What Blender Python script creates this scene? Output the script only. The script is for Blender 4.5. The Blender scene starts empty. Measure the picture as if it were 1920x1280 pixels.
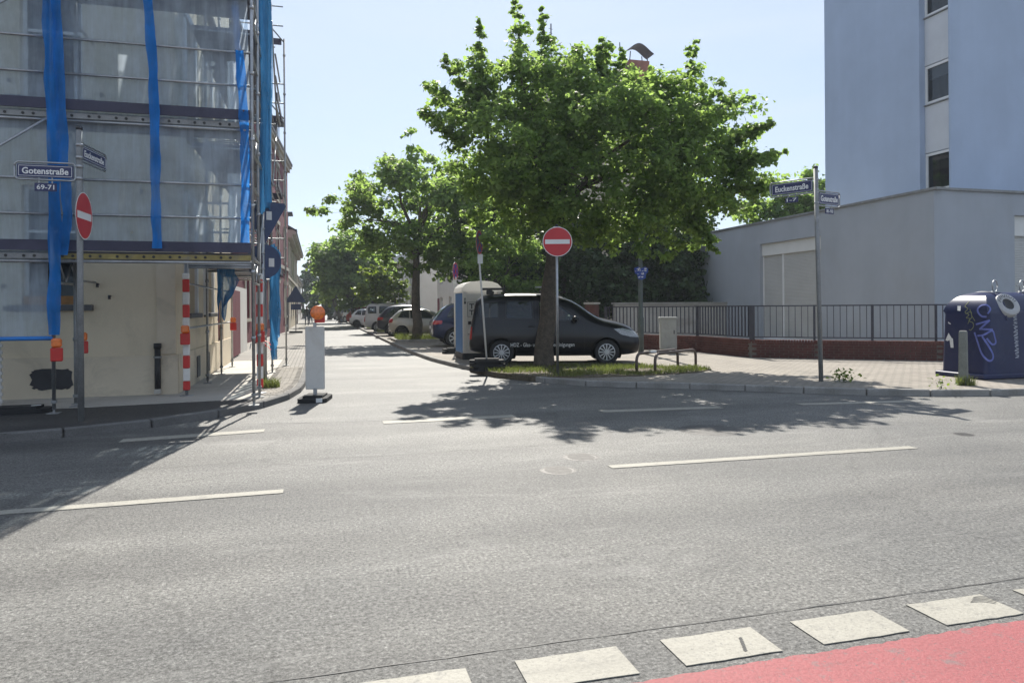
import bpy, bmesh, math, random
import numpy as np
from mathutils import Vector, Matrix
from mathutils.bvhtree import BVHTree
random.seed(7)
R = math.radians
scene = bpy.context.scene
col = scene.collection

# ---------------------------------------------------------------- camera
F_PX, PSI, ROLL, CX, CY, EYE = 1330.0, R(15.27), R(0.4), 960.0, 577.5, 1.55
cam_data = bpy.data.cameras.new('camera')
cam_data.sensor_width = 36.0
cam_data.lens = 36.0 * F_PX / 1920.0
cam_data.shift_y = -(640 - CY) / 1920.0
cam_data.clip_start = 0.05
cam_data.clip_end = 3000
cam = bpy.data.objects.new('camera', cam_data)
cam.rotation_mode = 'XYZ'
cam.matrix_world = Matrix.Translation((0, 0, EYE)) @ Matrix.Rotation(-PSI, 4, 'Z') @ Matrix.Rotation(R(90), 4, 'X') @ Matrix.Rotation(-ROLL, 4, 'Z')
col.objects.link(cam)
scene.camera = cam

# ---------------------------------------------------------------- sky, sun, exposure
SUN_AZ, SUN_EL = R(11.5), R(46)          # azimuth clockwise from +Y (up the side street)
SUN_DIR = Vector((math.sin(SUN_AZ) * math.cos(SUN_EL), math.cos(SUN_AZ) * math.cos(SUN_EL), math.sin(SUN_EL)))
world = bpy.data.worlds.new('World')
scene.world = world
world.use_nodes = True
wn, wl = world.node_tree.nodes, world.node_tree.links
wn.clear()
w_out = wn.new('ShaderNodeOutputWorld')
w_bg = wn.new('ShaderNodeBackground')
w_bg.inputs['Strength'].default_value = 0.072
sky = wn.new('ShaderNodeTexSky')
sky.sky_type = 'NISHITA'
sky.sun_disc = False
sky.sun_elevation = SUN_EL
sky.sun_rotation = SUN_AZ
sky.air_density = 1.0
sky.dust_density = 0.5
sky.ozone_density = 2.0
# thin high cloud, a property of the direction only
w_tc = wn.new('ShaderNodeTexCoord')
w_map = wn.new('ShaderNodeMapping')
w_map.inputs['Scale'].default_value = (1.2, 1.6, 6.0)
w_map.inputs['Rotation'].default_value = (0.25, 0.1, 0.5)
w_noise = wn.new('ShaderNodeTexNoise')
w_noise.inputs['Scale'].default_value = 1.7
w_noise.inputs['Detail'].default_value = 7
w_noise.inputs['Roughness'].default_value = 0.55
w_noise.inputs['Distortion'].default_value = 0.5
w_ramp = wn.new('ShaderNodeValToRGB')
w_ramp.color_ramp.elements[0].position = 0.30
w_ramp.color_ramp.elements[0].color = (0.50, 0.50, 0.50, 1)
w_ramp.color_ramp.elements[1].position = 0.80
w_ramp.color_ramp.elements[1].color = (0.92, 0.92, 0.92, 1)
w_mix = wn.new('ShaderNodeMixRGB')
w_mix.inputs['Color2'].default_value = (5.1, 5.85, 7.1, 1)
wl.new(w_tc.outputs['Generated'], w_map.inputs['Vector'])
wl.new(w_map.outputs['Vector'], w_noise.inputs['Vector'])
wl.new(w_noise.outputs['Fac'], w_ramp.inputs['Fac'])
wl.new(w_ramp.outputs['Color'], w_mix.inputs['Fac'])
wl.new(sky.outputs['Color'], w_mix.inputs['Color1'])
wl.new(w_mix.outputs['Color'], w_bg.inputs['Color'])
wl.new(w_bg.outputs['Background'], w_out.inputs['Surface'])

sun_data = bpy.data.lights.new('sun', 'SUN')
sun_data.energy = 4.2
sun_data.angle = R(0.53)
sun_data.color = (1.0, 0.95, 0.86)
sun = bpy.data.objects.new('sun', sun_data)
sun.rotation_euler = SUN_DIR.to_track_quat('Z', 'Y').to_euler()
sun.location = SUN_DIR * 60
col.objects.link(sun)

scene.view_settings.view_transform = 'Standard'
scene.view_settings.look = 'None'
scene.view_settings.gamma = 1.0
scene.view_settings.use_curve_mapping = False
scene.view_settings.exposure = 1.0
scene.render.engine = 'CYCLES'
scene.cycles.max_bounces = 7
scene.cycles.transparent_max_bounces = 16
scene.cycles.use_denoising = True
scene.cycles.sample_clamp_indirect = 6.0

# ---------------------------------------------------------------- pixel helpers (a pixel gives a direction, distances come from the ground)
def ray(x, y):
    u, v = x - CX, CY - y
    c, s = math.cos(ROLL), math.sin(ROLL)
    a, b = (u * c + v * s) / F_PX, (-u * s + v * c) / F_PX
    return Vector((math.sin(PSI) + a * math.cos(PSI), math.cos(PSI) - a * math.sin(PSI), b))
def P(x, y, depth):
    return ray(x, y) * depth + Vector((0, 0, EYE))
def gnd(x, y, z=0.0):
    d = ray(x, y)
    return d * ((z - EYE) / d.z) + Vector((0, 0, EYE))

# ---------------------------------------------------------------- materials
M = {}
def new_mat(name):
    m = bpy.data.materials.new(name)
    m.use_nodes = True
    nt = m.node_tree
    b = nt.nodes['Principled BSDF']
    M[name] = m
    return m, nt, b
def ramp(nt, fac, stops):
    r = nt.nodes.new('ShaderNodeValToRGB')
    els = r.color_ramp.elements
    while len(els) > len(stops): els.remove(els[-1])
    while len(els) < len(stops): els.new(0.5)
    for e, (p, c) in zip(els, stops):
        e.position = p
        e.color = (c[0], c[1], c[2], 1)
    nt.links.new(fac, r.inputs['Fac'])
    return r.outputs['Color']
def noise(nt, scale, detail=4, rough=0.55, vec=None, dist=0.0):
    n = nt.nodes.new('ShaderNodeTexNoise')
    n.inputs['Scale'].default_value = scale
    n.inputs['Detail'].default_value = detail
    n.inputs['Roughness'].default_value = rough
    n.inputs['Distortion'].default_value = dist
    if vec is not None: nt.links.new(vec, n.inputs['Vector'])
    return n.outputs['Fac']
def objco(nt, scale=None, loc=None, rot=None):
    t = nt.nodes.new('ShaderNodeTexCoord')
    if scale is None and loc is None and rot is None: return t.outputs['Object']
    mp = nt.nodes.new('ShaderNodeMapping')
    if scale: mp.inputs['Scale'].default_value = scale
    if loc: mp.inputs['Location'].default_value = loc
    if rot: mp.inputs['Rotation'].default_value = rot
    nt.links.new(t.outputs['Object'], mp.inputs['Vector'])
    return mp.outputs['Vector']
def mixc(nt, fac, a, b, mode='MIX'):
    m = nt.nodes.new('ShaderNodeMixRGB')
    m.blend_type = mode
    for sock, v in ((m.inputs['Fac'], fac), (m.inputs['Color1'], a), (m.inputs['Color2'], b)):
        if isinstance(v, (int, float)): sock.default_value = v
        elif isinstance(v, tuple): sock.default_value = (v[0], v[1], v[2], 1)
        else: nt.links.new(v, sock)
    return m.outputs['Color']
def bump(nt, b, h, strength, dist=0.02):
    n = nt.nodes.new('ShaderNodeBump')
    n.inputs['Strength'].default_value = strength
    n.inputs['Distance'].default_value = dist
    nt.links.new(h, n.inputs['Height'])
    nt.links.new(n.outputs['Normal'], b.inputs['Normal'])
def scl(c, k): return tuple(min(1, x * k) for x in c)
def pbr(name, c, rough=0.6, metal=0.0, var=0.25, scale=3.0, fine=0.0, fscale=80.0, bmp=0.0, bscale=None, dirt=None, spec=0.5, coat=0.0, streak=0.0):
    """a plain surface with two scales of colour variation, optional dirt and relief"""
    m, nt, b = new_mat(name)
    co = objco(nt)
    n1 = noise(nt, scale, 5, 0.6, co)
    cc = ramp(nt, n1, [(0.25, scl(c, 1 - var)), (0.75, scl(c, 1 + var))])
    if fine:
        n2 = noise(nt, fscale, 2, 0.5, co)
        cc = mixc(nt, 1.0, cc, ramp(nt, n2, [(0.3, (1 - fine,) * 3), (0.7, (1, 1, 1))]), 'MULTIPLY')
    if dirt:
        n3 = noise(nt, dirt[1], 6, 0.65, objco(nt, loc=(3.1, 7.7, 1.3)), 0.6)
        cc = mixc(nt, ramp(nt, n3, [(0.52, (0, 0, 0)), (0.72, (dirt[2],) * 3)]), cc, dirt[0])
    if streak:      # rain streaks running down the wall
        n4 = noise(nt, 1.0, 5, 0.6, objco(nt, scale=(1.1, 1.1, 0.10)))
        cc = mixc(nt, 1.0, cc, ramp(nt, n4, [(0.35, (1 - streak,) * 3), (0.62, (1, 1, 1))]), 'MULTIPLY')
    nt.links.new(cc, b.inputs['Base Color'])
    b.inputs['Roughness'].default_value = rough
    b.inputs['Metallic'].default_value = metal
    b.inputs['Specular IOR Level'].default_value = spec
    if coat: b.inputs['Coat Weight'].default_value = coat
    if bmp: bump(nt, b, noise(nt, bscale or fscale, 3, 0.6, co), bmp)
    return m

# asphalt: aggregate speckle, worn wheel tracks running along X, patches and stains
def asphalt(name, base, along='x'):
    m, nt, b = new_mat(name)
    co = objco(nt)
    st = objco(nt, scale=(0.06, 0.9, 1) if along == 'x' else (0.9, 0.06, 1))
    agg = noise(nt, 46, 4, 0.85, co)
    vor = nt.nodes.new('ShaderNodeTexVoronoi')
    vor.inputs['Scale'].default_value = 38
    nt.links.new(co, vor.inputs['Vector'])
    g = ramp(nt, agg, [(0.36, scl(base, 0.18)), (0.45, scl(base, 0.72)), (0.57, scl(base, 1.3)), (0.70, scl(base, 2.7))])
    chip = ramp(nt, vor.outputs['Color'], [(0.0, (0.72,) * 3), (0.6, (1, 1, 1)), (0.97, (1.0,) * 3), (1.0, (1.0,) * 3)])
    g = mixc(nt, 1.0, g, chip, 'MULTIPLY')
    g = mixc(nt, 1.0, g, ramp(nt, noise(nt, 19, 3, 0.8, co), [(0.36, (0.74,) * 3), (0.5, (1, 1, 1))]), 'MULTIPLY')
    trk = ramp(nt, noise(nt, 1.0, 3, 0.5, st), [(0.32, (0.60, 0.60, 0.61)), (0.66, (1.0, 1.0, 1.0))])
    g = mixc(nt, 1.0, g, trk, 'MULTIPLY')
    big = ramp(nt, noise(nt, 0.45, 6, 0.62, objco(nt, loc=(5.2, 1.7, 0)), 0.4), [(0.3, (0.72, 0.73, 0.74)), (0.7, (1, 0.99, 0.97))])
    g = mixc(nt, 1.0, g, big, 'MULTIPLY')
    st2 = ramp(nt, noise(nt, 0.8, 7, 0.7, objco(nt, loc=(11.2, 4.1, 0), scale=(0.45, 1.0, 1)), 1.2), [(0.42, (1, 1, 1)), (0.56, (0.84, 0.84, 0.85)), (0.66, (1, 1, 1))])
    g = mixc(nt, 1.0, g, st2, 'MULTIPLY')
    oil = ramp(nt, noise(nt, 2.3, 3, 0.5, objco(nt, loc=(1.2, 9.1, 0)), 0.3), [(0.70, (1, 1, 1)), (0.80, (0.68, 0.68, 0.68))])
    g = mixc(nt, 1.0, g, oil, 'MULTIPLY')
    dust = ramp(nt, noise(nt, 1.4, 8, 0.75, objco(nt, loc=(7.7, 2.2, 0), scale=(0.3, 1.3, 1)), 0.8), [(0.55, (0, 0, 0)), (0.75, (0.35,) * 3)])
    g = mixc(nt, dust, g, scl(base, 1.7))
    # fine cracks / tar lines
    cr = nt.nodes.new('ShaderNodeTexVoronoi')
    cr.feature = 'DISTANCE_TO_EDGE'
    cr.inputs['Scale'].default_value = 0.22
    wob = nt.nodes.new('ShaderNodeVectorMath'); wob.operation = 'ADD'
    nz = nt.nodes.new('ShaderNodeTexNoise'); nz.inputs['Scale'].default_value = 1.6; nz.inputs['Detail'].default_value = 6
    nt.links.new(co, nz.inputs['Vector'])
    nt.links.new(co, wob.inputs[0]); nt.links.new(nz.outputs['Color'], wob.inputs[1])
    nt.links.new(wob.outputs[0], cr.inputs['Vector'])
    line = ramp(nt, cr.outputs['Distance'], [(0.0, (0.5,) * 3), (0.0025, (0.55,) * 3), (0.006, (1, 1, 1))])
    g = mixc(nt, 0.45, g, mixc(nt, 1.0, g, line, 'MULTIPLY'))
    nt.links.new(g, b.inputs['Base Color'])
    b.inputs['Roughness'].default_value = 0.62
    b.inputs['Specular IOR Level'].default_value = 0.42
    bump(nt, b, agg, 0.75, 0.012)
    return m
asphalt('asphalt', (0.200, 0.196, 0.183))
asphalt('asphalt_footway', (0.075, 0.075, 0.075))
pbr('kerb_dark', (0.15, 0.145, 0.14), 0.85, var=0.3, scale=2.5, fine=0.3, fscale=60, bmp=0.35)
pbr('tar', (0.025, 0.025, 0.025), 0.6, var=0.3, scale=8)

def paint_mat(name, c, wear=0.35):
    """road paint: gritty, worn through to asphalt in spots"""
    m, nt, b = new_mat(name)
    co = objco(nt)
    a = noise(nt, 60, 3, 0.7, co)
    w = noise(nt, 7, 6, 0.7, co)
    cc = ramp(nt, a, [(0.25, scl(c, 0.72)), (0.6, c)])
    cc = mixc(nt, ramp(nt, w, [(0.56, (0, 0, 0)), (0.72, (wear * 2,) * 3)]), cc, (0.13, 0.125, 0.12))
    cc = mixc(nt, ramp(nt, noise(nt, 38, 3, 0.8, co), [(0.60, (0, 0, 0)), (0.70, (wear * 1.6,) * 3)]), cc, (0.10, 0.098, 0.095))
    cc = mixc(nt, ramp(nt, noise(nt, 1.0, 4, 0.6, objco(nt, scale=(0.5, 7.0, 1))), [(0.52, (0, 0, 0)), (0.72, (wear,) * 3)]), cc, scl(c, 0.5))
    cc = mixc(nt, ramp(nt, noise(nt, 1.3, 5, 0.6, co), [(0.4, (0, 0, 0)), (0.8, (0.35,) * 3)]), cc, scl(c, 0.6))
    nt.links.new(cc, b.inputs['Base Color'])
    b.inputs['Roughness'].default_value = 0.7
    bump(nt, b, a, 0.5, 0.008)
    return m
paint_mat('road_white', (0.33, 0.312, 0.265), 0.42)
paint_mat('bike_red', (0.30, 0.078, 0.082), 0.55)

def brick_mat(name, c1, c2, mortar, w, h, msize=0.012, rot=None, rough=0.85, bmp=0.5, offset=0.5, scale=(1, 1, 1)):
    m, nt, b = new_mat(name)
    co = objco(nt, rot=rot, scale=scale)
    t = nt.nodes.new('ShaderNodeTexBrick')
    t.offset = offset
    t.inputs['Scale'].default_value = 1.0
    t.inputs['Brick Width'].default_value = w
    t.inputs['Row Height'].default_value = h
    t.inputs['Mortar Size'].default_value = msize
    t.inputs['Mortar Smooth'].default_value = 0.2
    t.inputs['Bias'].default_value = 0.0
    for k, v in (('Color1', c1), ('Color2', c2), ('Mortar', mortar)): t.inputs[k].default_value = (*v, 1)
    nt.links.new(co, t.inputs['Vector'])
    cc = mixc(nt, 1.0, t.outputs['Color'], ramp(nt, noise(nt, 1.2, 6, 0.65, objco(nt)), [(0.3, (0.72,) * 3), (0.7, (1.0,) * 3)]), 'MULTIPLY')
    cc = mixc(nt, 1.0, cc, ramp(nt, noise(nt, 60, 2, 0.6, objco(nt)), [(0.3, (0.8,) * 3), (0.7, (1.0,) * 3)]), 'MULTIPLY')
    nt.links.new(cc, b.inputs['Base Color'])
    b.inputs['Roughness'].default_value = rough
    inv = nt.nodes.new('ShaderNodeMath'); inv.operation = 'SUBTRACT'
    inv.inputs[0].default_value = 1.0
    nt.links.new(t.outputs['Fac'], inv.inputs[1])
    bump(nt, b, inv.outputs[0], bmp, 0.01)
    return m
brick_mat('paving_right', (0.36, 0.32, 0.27), (0.30, 0.265, 0.225), (0.13, 0.12, 0.10), 0.22, 0.11, 0.010)
brick_mat('paving_left', (0.32, 0.30, 0.27), (0.26, 0.245, 0.22), (0.12, 0.11, 0.10), 0.2, 0.1, 0.008, rot=(0, 0, R(90)))
pbr('paver', (0.33, 0.30, 0.26), 0.85, var=0.3, scale=2.2, fine=0.35, fscale=70, bmp=0.3)
pbr('kerb_stone', (0.30, 0.29, 0.27), 0.85, var=0.25, scale=2.5, fine=0.3, fscale=60, bmp=0.35, dirt=((0.12, 0.11, 0.09), 1.5, 0.7))
pbr('concrete', (0.36, 0.34, 0.30), 0.85, var=0.25, scale=1.5, fine=0.25, fscale=50, bmp=0.2, dirt=((0.15, 0.13, 0.11), 1.1, 0.6))
pbr('concrete_light', (0.50, 0.47, 0.42), 0.85, var=0.15, scale=1.2, fine=0.2, fscale=50, bmp=0.2, dirt=((0.26, 0.22, 0.18), 1.1, 0.6))
pbr('earth', (0.13, 0.105, 0.07), 0.95, var=0.4, scale=5, fine=0.4, fscale=40, bmp=0.8, bscale=25)
pbr('ground', (0.15, 0.14, 0.11), 0.95, var=0.4, scale=0.6, fine=0.3, fscale=20)
pbr('render_cream', (0.72, 0.62, 0.455), 0.9, streak=0.06, var=0.07, scale=1.2, fine=0.10, fscale=120, bmp=0.12, dirt=((0.33, 0.28, 0.20), 0.8, 0.45))
pbr('render_plinth', (0.67, 0.58, 0.44), 0.9, var=0.1, scale=1.0, fine=0.12, fscale=120, bmp=0.15, dirt=((0.22, 0.19, 0.15), 0.9, 0.7))
pbr('render_blue_grey', (0.43, 0.52, 0.67), 0.9, var=0.06, scale=0.7, streak=0.05, fine=0.13, fscale=140, bmp=0.25, dirt=((0.38, 0.45, 0.58), 0.5, 0.5))
pbr('render_low_grey', (0.40, 0.43, 0.47), 0.9, streak=0.06, var=0.06, scale=0.9, fine=0.14, fscale=140, bmp=0.25, dirt=((0.34, 0.35, 0.36), 0.5, 0.5))
pbr('white_panel', (0.60, 0.62, 0.65), 0.75, var=0.06, scale=1.5, fine=0.08, fscale=120)
pbr('white_frame', (0.74, 0.74, 0.73), 0.45, var=0.05, scale=3)
pbr('shutter', (0.52, 0.52, 0.50), 0.6, var=0.08, scale=1.5, fine=0.06, fscale=40)
pbr('shutter_box', (0.66, 0.66, 0.63), 0.6, var=0.06, scale=1.5)
pbr('sill_dark', (0.10, 0.10, 0.105), 0.7, var=0.2, scale=4)
pbr('wood_board', (0.33, 0.16, 0.05), 0.7, var=0.3, scale=6)
pbr('galvanised', (0.42, 0.43, 0.44), 0.42, 0.85, var=0.22, scale=7, fine=0.2, fscale=60)
pbr('galvanised_dull', (0.27, 0.275, 0.275), 0.6, 0.35, var=0.25, scale=5, fine=0.2, fscale=60, dirt=((0.16, 0.15, 0.13), 2.0, 0.6))
pbr('lamp_post_grey', (0.10, 0.12, 0.115), 0.6, 0.2, var=0.2, scale=4, fine=0.2)
pbr('deck_plank', (0.13, 0.13, 0.16), 0.6, 0.3, var=0.3, scale=3, fine=0.2)
pbr('toe_board', (0.05, 0.05, 0.085), 0.7, var=0.3, scale=2, fine=0.2)
pbr('yellow_steel', (0.27, 0.22, 0.08), 0.6, 0.3, var=0.4, scale=5, dirt=((0.16, 0.16, 0.16), 2.5, 1.0))
pbr('dark_metal', (0.035, 0.035, 0.04), 0.5, 0.2, var=0.25, scale=5)
pbr('fence_paint', (0.045, 0.045, 0.06), 0.5, 0.1, var=0.3, scale=4, fine=0.2)
pbr('drainpipe', (0.02, 0.02, 0.021), 0.55, var=0.3, scale=5)
pbr('rubber', (0.018, 0.018, 0.019), 0.85, var=0.3, scale=6, fine=0.3, fscale=60, bmp=0.2)
pbr('sign_red', (0.50, 0.022, 0.03), 0.4, var=0.08, scale=4)
pbr('sign_white', (0.72, 0.72, 0.70), 0.4, var=0.05, scale=4)
pbr('sign_blue', (0.02, 0.06, 0.32), 0.4, var=0.08, scale=4)
pbr('sign_navy', (0.012, 0.016, 0.085), 0.3, var=0.1, scale=5)
pbr('sign_back', (0.035, 0.055, 0.12), 0.5, 0.3, var=0.15, scale=4)  # grey backs; the navy puts their shade into the base colour
pbr('sticker', (0.66, 0.66, 0.64), 0.6, var=0.1, scale=20)
pbr('tape_white', (0.70, 0.68, 0.64), 0.6, var=0.1, scale=6, dirt=((0.4, 0.36, 0.3), 4, 0.5))
pbr('tape_red', (0.55, 0.03, 0.025), 0.55, var=0.12, scale=6)
pbr('lamp_red', (0.52, 0.025, 0.02), 0.4, var=0.15, scale=8)
pbr('plastic_white', (0.60, 0.585, 0.55), 0.55, var=0.06, scale=2.5, fine=0.08, fscale=60, dirt=((0.42, 0.38, 0.32), 2.5, 0.5))
pbr('toilet_white', (0.70, 0.69, 0.67), 0.5, var=0.05, scale=2)
def glow_through(name, c, k):
    """thin moulded plastic that lets daylight through"""
    nt = M[name].node_tree; b = nt.nodes['Principled BSDF']; out = nt.nodes['Material Output']
    tl = nt.nodes.new('ShaderNodeBsdfTranslucent'); tl.inputs['Color'].default_value = (*c, 1)
    mx = nt.nodes.new('ShaderNodeMixShader'); mx.inputs[0].default_value = k
    nt.links.new(b.outputs[0], mx.inputs[1]); nt.links.new(tl.outputs[0], mx.inputs[2]); nt.links.new(mx.outputs[0], out.inputs['Surface'])
glow_through('toilet_white', (0.88, 0.86, 0.82), 0.45)
pbr('toilet_blue', (0.03, 0.15, 0.36), 0.5, var=0.08, scale=2)
pbr('toilet_black', (0.02, 0.02, 0.024), 0.6, var=0.1, scale=4)
pbr('print_black', (0.012, 0.012, 0.013), 0.5, var=0.05)
pbr('print_white', (0.75, 0.75, 0.73), 0.5, var=0.05)
pbr('container_blue', (0.006, 0.013, 0.066), 0.38, var=0.2, scale=2.0, fine=0.12, fscale=60, dirt=((0.028, 0.036, 0.085), 2.2, 0.7))
pbr('collar_grey', (0.36, 0.36, 0.36), 0.5, var=0.15, scale=6)
pbr('spray_blue', (0.13, 0.16, 0.44), 0.6, var=0.3, scale=9)
pbr('spray_pale', (0.36, 0.38, 0.42), 0.6, var=0.3, scale=9)
pbr('spray_olive', (0.20, 0.22, 0.10), 0.6, var=0.3, scale=9)
pbr('spray_black', (0.015, 0.015, 0.02), 0.6, var=0.2)
pbr('cabinet_grey', (0.38, 0.375, 0.35), 0.65, var=0.12, scale=3, fine=0.1, dirt=((0.24, 0.22, 0.19), 2.2, 0.7))
pbr('post_concrete', (0.20, 0.21, 0.185), 0.85, var=0.25, scale=4, fine=0.25, fscale=60, bmp=0.25)
pbr('burgundy', (0.16, 0.028, 0.045), 0.85, var=0.15, scale=1, fine=0.1)
pbr('stone_trim', (0.46, 0.42, 0.36), 0.85, var=0.15, scale=1.2, fine=0.1)
pbr('slate', (0.05, 0.05, 0.065), 0.6, var=0.3, scale=2, fine=0.2)
pbr('tile_red', (0.24, 0.09, 0.06), 0.8, var=0.3, scale=2, fine=0.2)
pbr('plaster_white', (0.62, 0.60, 0.56), 0.9, var=0.07, scale=0.6, fine=0.08, dirt=((0.45, 0.42, 0.37), 0.5, 0.5))
pbr('plaster_sand', (0.52, 0.45, 0.34), 0.9, var=0.08, scale=0.6, fine=0.08)
pbr('plaster_pink', (0.46, 0.30, 0.26), 0.9, var=0.08, scale=0.6, fine=0.08)
pbr('skin', (0.42, 0.25, 0.18), 0.6, var=0.05)
pbr('cloth_dark', (0.025, 0.027, 0.035), 0.9, var=0.2, scale=8)
pbr('cloth_blue', (0.05, 0.07, 0.13), 0.9, var=0.2, scale=8)
pbr('hair', (0.03, 0.02, 0.014), 0.7, var=0.2)
pbr('bark', (0.105, 0.085, 0.065), 0.95, var=0.45, scale=9, fine=0.45, fscale=45, bmp=0.9, bscale=30)
pbr('iron', (0.125, 0.12, 0.115), 0.6, 0.4, var=0.3, scale=12, fine=0.3)
pbr('brown_steel', (0.10, 0.075, 0.065), 0.55, 0.2, var=0.25, scale=6)
pbr('brick_red', (0.125, 0.045, 0.036), 0.85, var=0.4, scale=4.3, fine=0.3, fscale=50, bmp=0.3)
pbr('mortar', (0.16, 0.14, 0.12), 0.9, var=0.2, scale=5)
pbr('foil_blue', (0.025, 0.21, 0.62), 0.55, var=0.25, scale=4)
pbr('tyre', (0.02, 0.02, 0.021), 0.8, var=0.2, scale=8)
pbr('alloy', (0.52, 0.53, 0.54), 0.35, 0.55, var=0.08)
pbr('car_trim', (0.018, 0.018, 0.02), 0.55, var=0.15)
pbr('car_interior', (0.03, 0.03, 0.032), 0.9, var=0.2)
pbr('chrome', (0.6, 0.6, 0.6), 0.18, 1.0, var=0.05)

def car_paint(name, c, metal=0.25, coat=0.5):
    m, nt, b = new_mat(name)
    n = noise(nt, 1.3, 4, 0.5, objco(nt))
    nt.links.new(ramp(nt, n, [(0.3, scl(c, 0.88)), (0.7, scl(c, 1.06))]), b.inputs['Base Color'])
    b.inputs['Metallic'].default_value = metal
    b.inputs['Roughness'].default_value = 0.33
    b.inputs['Coat Weight'].default_value = coat
    b.inputs['Specular IOR Level'].default_value = 0.25
    b.inputs['Coat Roughness'].default_value = 0.03
    return m
car_paint('paint_black', (0.004, 0.004, 0.007), 0.0, 0.45)
car_paint('paint_navy', (0.010, 0.017, 0.06))
car_paint('paint_silver', (0.42, 0.40, 0.36), 0.45)
car_paint('paint_graphite', (0.03, 0.033, 0.045))
car_paint('paint_white', (0.62, 0.62, 0.61), 0.0)
car_paint('paint_red', (0.30, 0.02, 0.02))
car_paint('paint_grey', (0.14, 0.145, 0.15))

def glass_mat(name, tint, trans, rough=0.03):
    m, nt, b = new_mat(name)
    nt.nodes.remove(b)
    out = nt.nodes['Material Output']
    tr = nt.nodes.new('ShaderNodeBsdfTransparent'); tr.inputs['Color'].default_value = (trans * tint[0], trans * tint[1], trans * tint[2], 1)
    df = nt.nodes.new('ShaderNodeBsdfDiffuse'); df.inputs['Color'].default_value = (0.012, 0.014, 0.017, 1)
    a = nt.nodes.new('ShaderNodeAddShader')
    nt.links.new(tr.outputs[0], a.inputs[0]); nt.links.new(df.outputs[0], a.inputs[1])
    gl = nt.nodes.new('ShaderNodeBsdfGlossy'); gl.inputs['Roughness'].default_value = rough
    gl.inputs['Color'].default_value = (0.9, 0.95, 1, 1)
    fr = nt.nodes.new('ShaderNodeFresnel'); fr.inputs['IOR'].default_value = 1.52
    gg = nt.nodes.new('ShaderNodeNewGeometry'); mr = nt.nodes.new('ShaderNodeMapRange')   # same reflectance from either side of the thin pane
    mr.inputs['To Min'].default_value = 1.52; mr.inputs['To Max'].default_value = 1 / 1.52
    nt.links.new(gg.outputs['Backfacing'], mr.inputs['Value']); nt.links.new(mr.outputs['Result'], fr.inputs['IOR'])
    mx = nt.nodes.new('ShaderNodeMixShader')
    nt.links.new(fr.outputs[0], mx.inputs[0]); nt.links.new(a.outputs[0], mx.inputs[1]); nt.links.new(gl.outputs[0], mx.inputs[2])
    nt.links.new(mx.outputs[0], out.inputs['Surface'])
    return m
glass_mat('car_glass', (0.85, 1.0, 0.92), 0.62)
glass_mat('car_glass_dark', (0.85, 0.95, 1.0), 0.30)
glass_mat('window_glass', (0.8, 0.9, 1.0), 0.35)
def lens_mat(name, c, rough=0.15):
    m, nt, b = new_mat(name)
    n = noise(nt, 30, 3, 0.5, objco(nt))
    nt.links.new(ramp(nt, n, [(0.3, scl(c, 0.7)), (0.7, scl(c, 1.2))]), b.inputs['Base Color'])
    b.inputs['Roughness'].default_value = rough
    b.inputs['Coat Weight'].default_value = 1.0
    return m
lens_mat('lens_red', (0.38, 0.012, 0.012))
lens_mat('lens_clear', (0.34, 0.36, 0.38))
lens_mat('lens_orange', (0.80, 0.17, 0.012), 0.4)

def sheet_mat(name, c, opaque, weave=0.0, dark=0.6):
    """scaffold netting: part see-through, part light-scattering cloth"""
    m, nt, b = new_mat(name)
    nt.nodes.remove(b)
    out = nt.nodes['Material Output']
    co = objco(nt)
    cc = ramp(nt, noise(nt, 1.7, 5, 0.6, co), [(0.3, scl(c, dark)), (0.7, c)])
    df = nt.nodes.new('ShaderNodeBsdfDiffuse'); nt.links.new(cc, df.inputs['Color'])
    tl = nt.nodes.new('ShaderNodeBsdfTranslucent'); nt.links.new(cc, tl.inputs['Color'])
    m1 = nt.nodes.new('ShaderNodeMixShader'); m1.inputs[0].default_value = 0.5
    nt.links.new(df.outputs[0], m1.inputs[1]); nt.links.new(tl.outputs[0], m1.inputs[2])
    tr = nt.nodes.new('ShaderNodeBsdfTransparent'); tr.inputs['Color'].default_value = (0.82, 0.93, 1, 1)
    m2 = nt.nodes.new('ShaderNodeMixShader')
    o = ramp(nt, noise(nt, 2.3, 4, 0.6, objco(nt, loc=(2, 5, 8))), [(0.3, (opaque - weave,) * 3), (0.7, (opaque + weave,) * 3)])
    fold = ramp(nt, noise(nt, 1.0, 5, 0.65, objco(nt, scale=(5.5, 5.5, 0.55)), 0.4), [(0.38, (0.80,) * 3), (0.5, (1, 1, 1)), (0.62, (1.25,) * 3)])
    o = mixc(nt, 1.0, o, fold, 'MULTIPLY')
    nt.links.new(o, m2.inputs[0])
    nt.links.new(tr.outputs[0], m2.inputs[1]); nt.links.new(m1.outputs[0], m2.inputs[2])
    nt.links.new(m2.outputs[0], out.inputs['Surface'])
    return m
sheet_mat('net_pale', (0.70, 0.81, 0.93), 0.44, 0.10, 0.85)
sheet_mat('net_blue', (0.07, 0.28, 0.56), 0.74, 0.12)
sheet_mat('foil_strip', (0.035, 0.27, 0.78), 0.86, 0.06)

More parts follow.
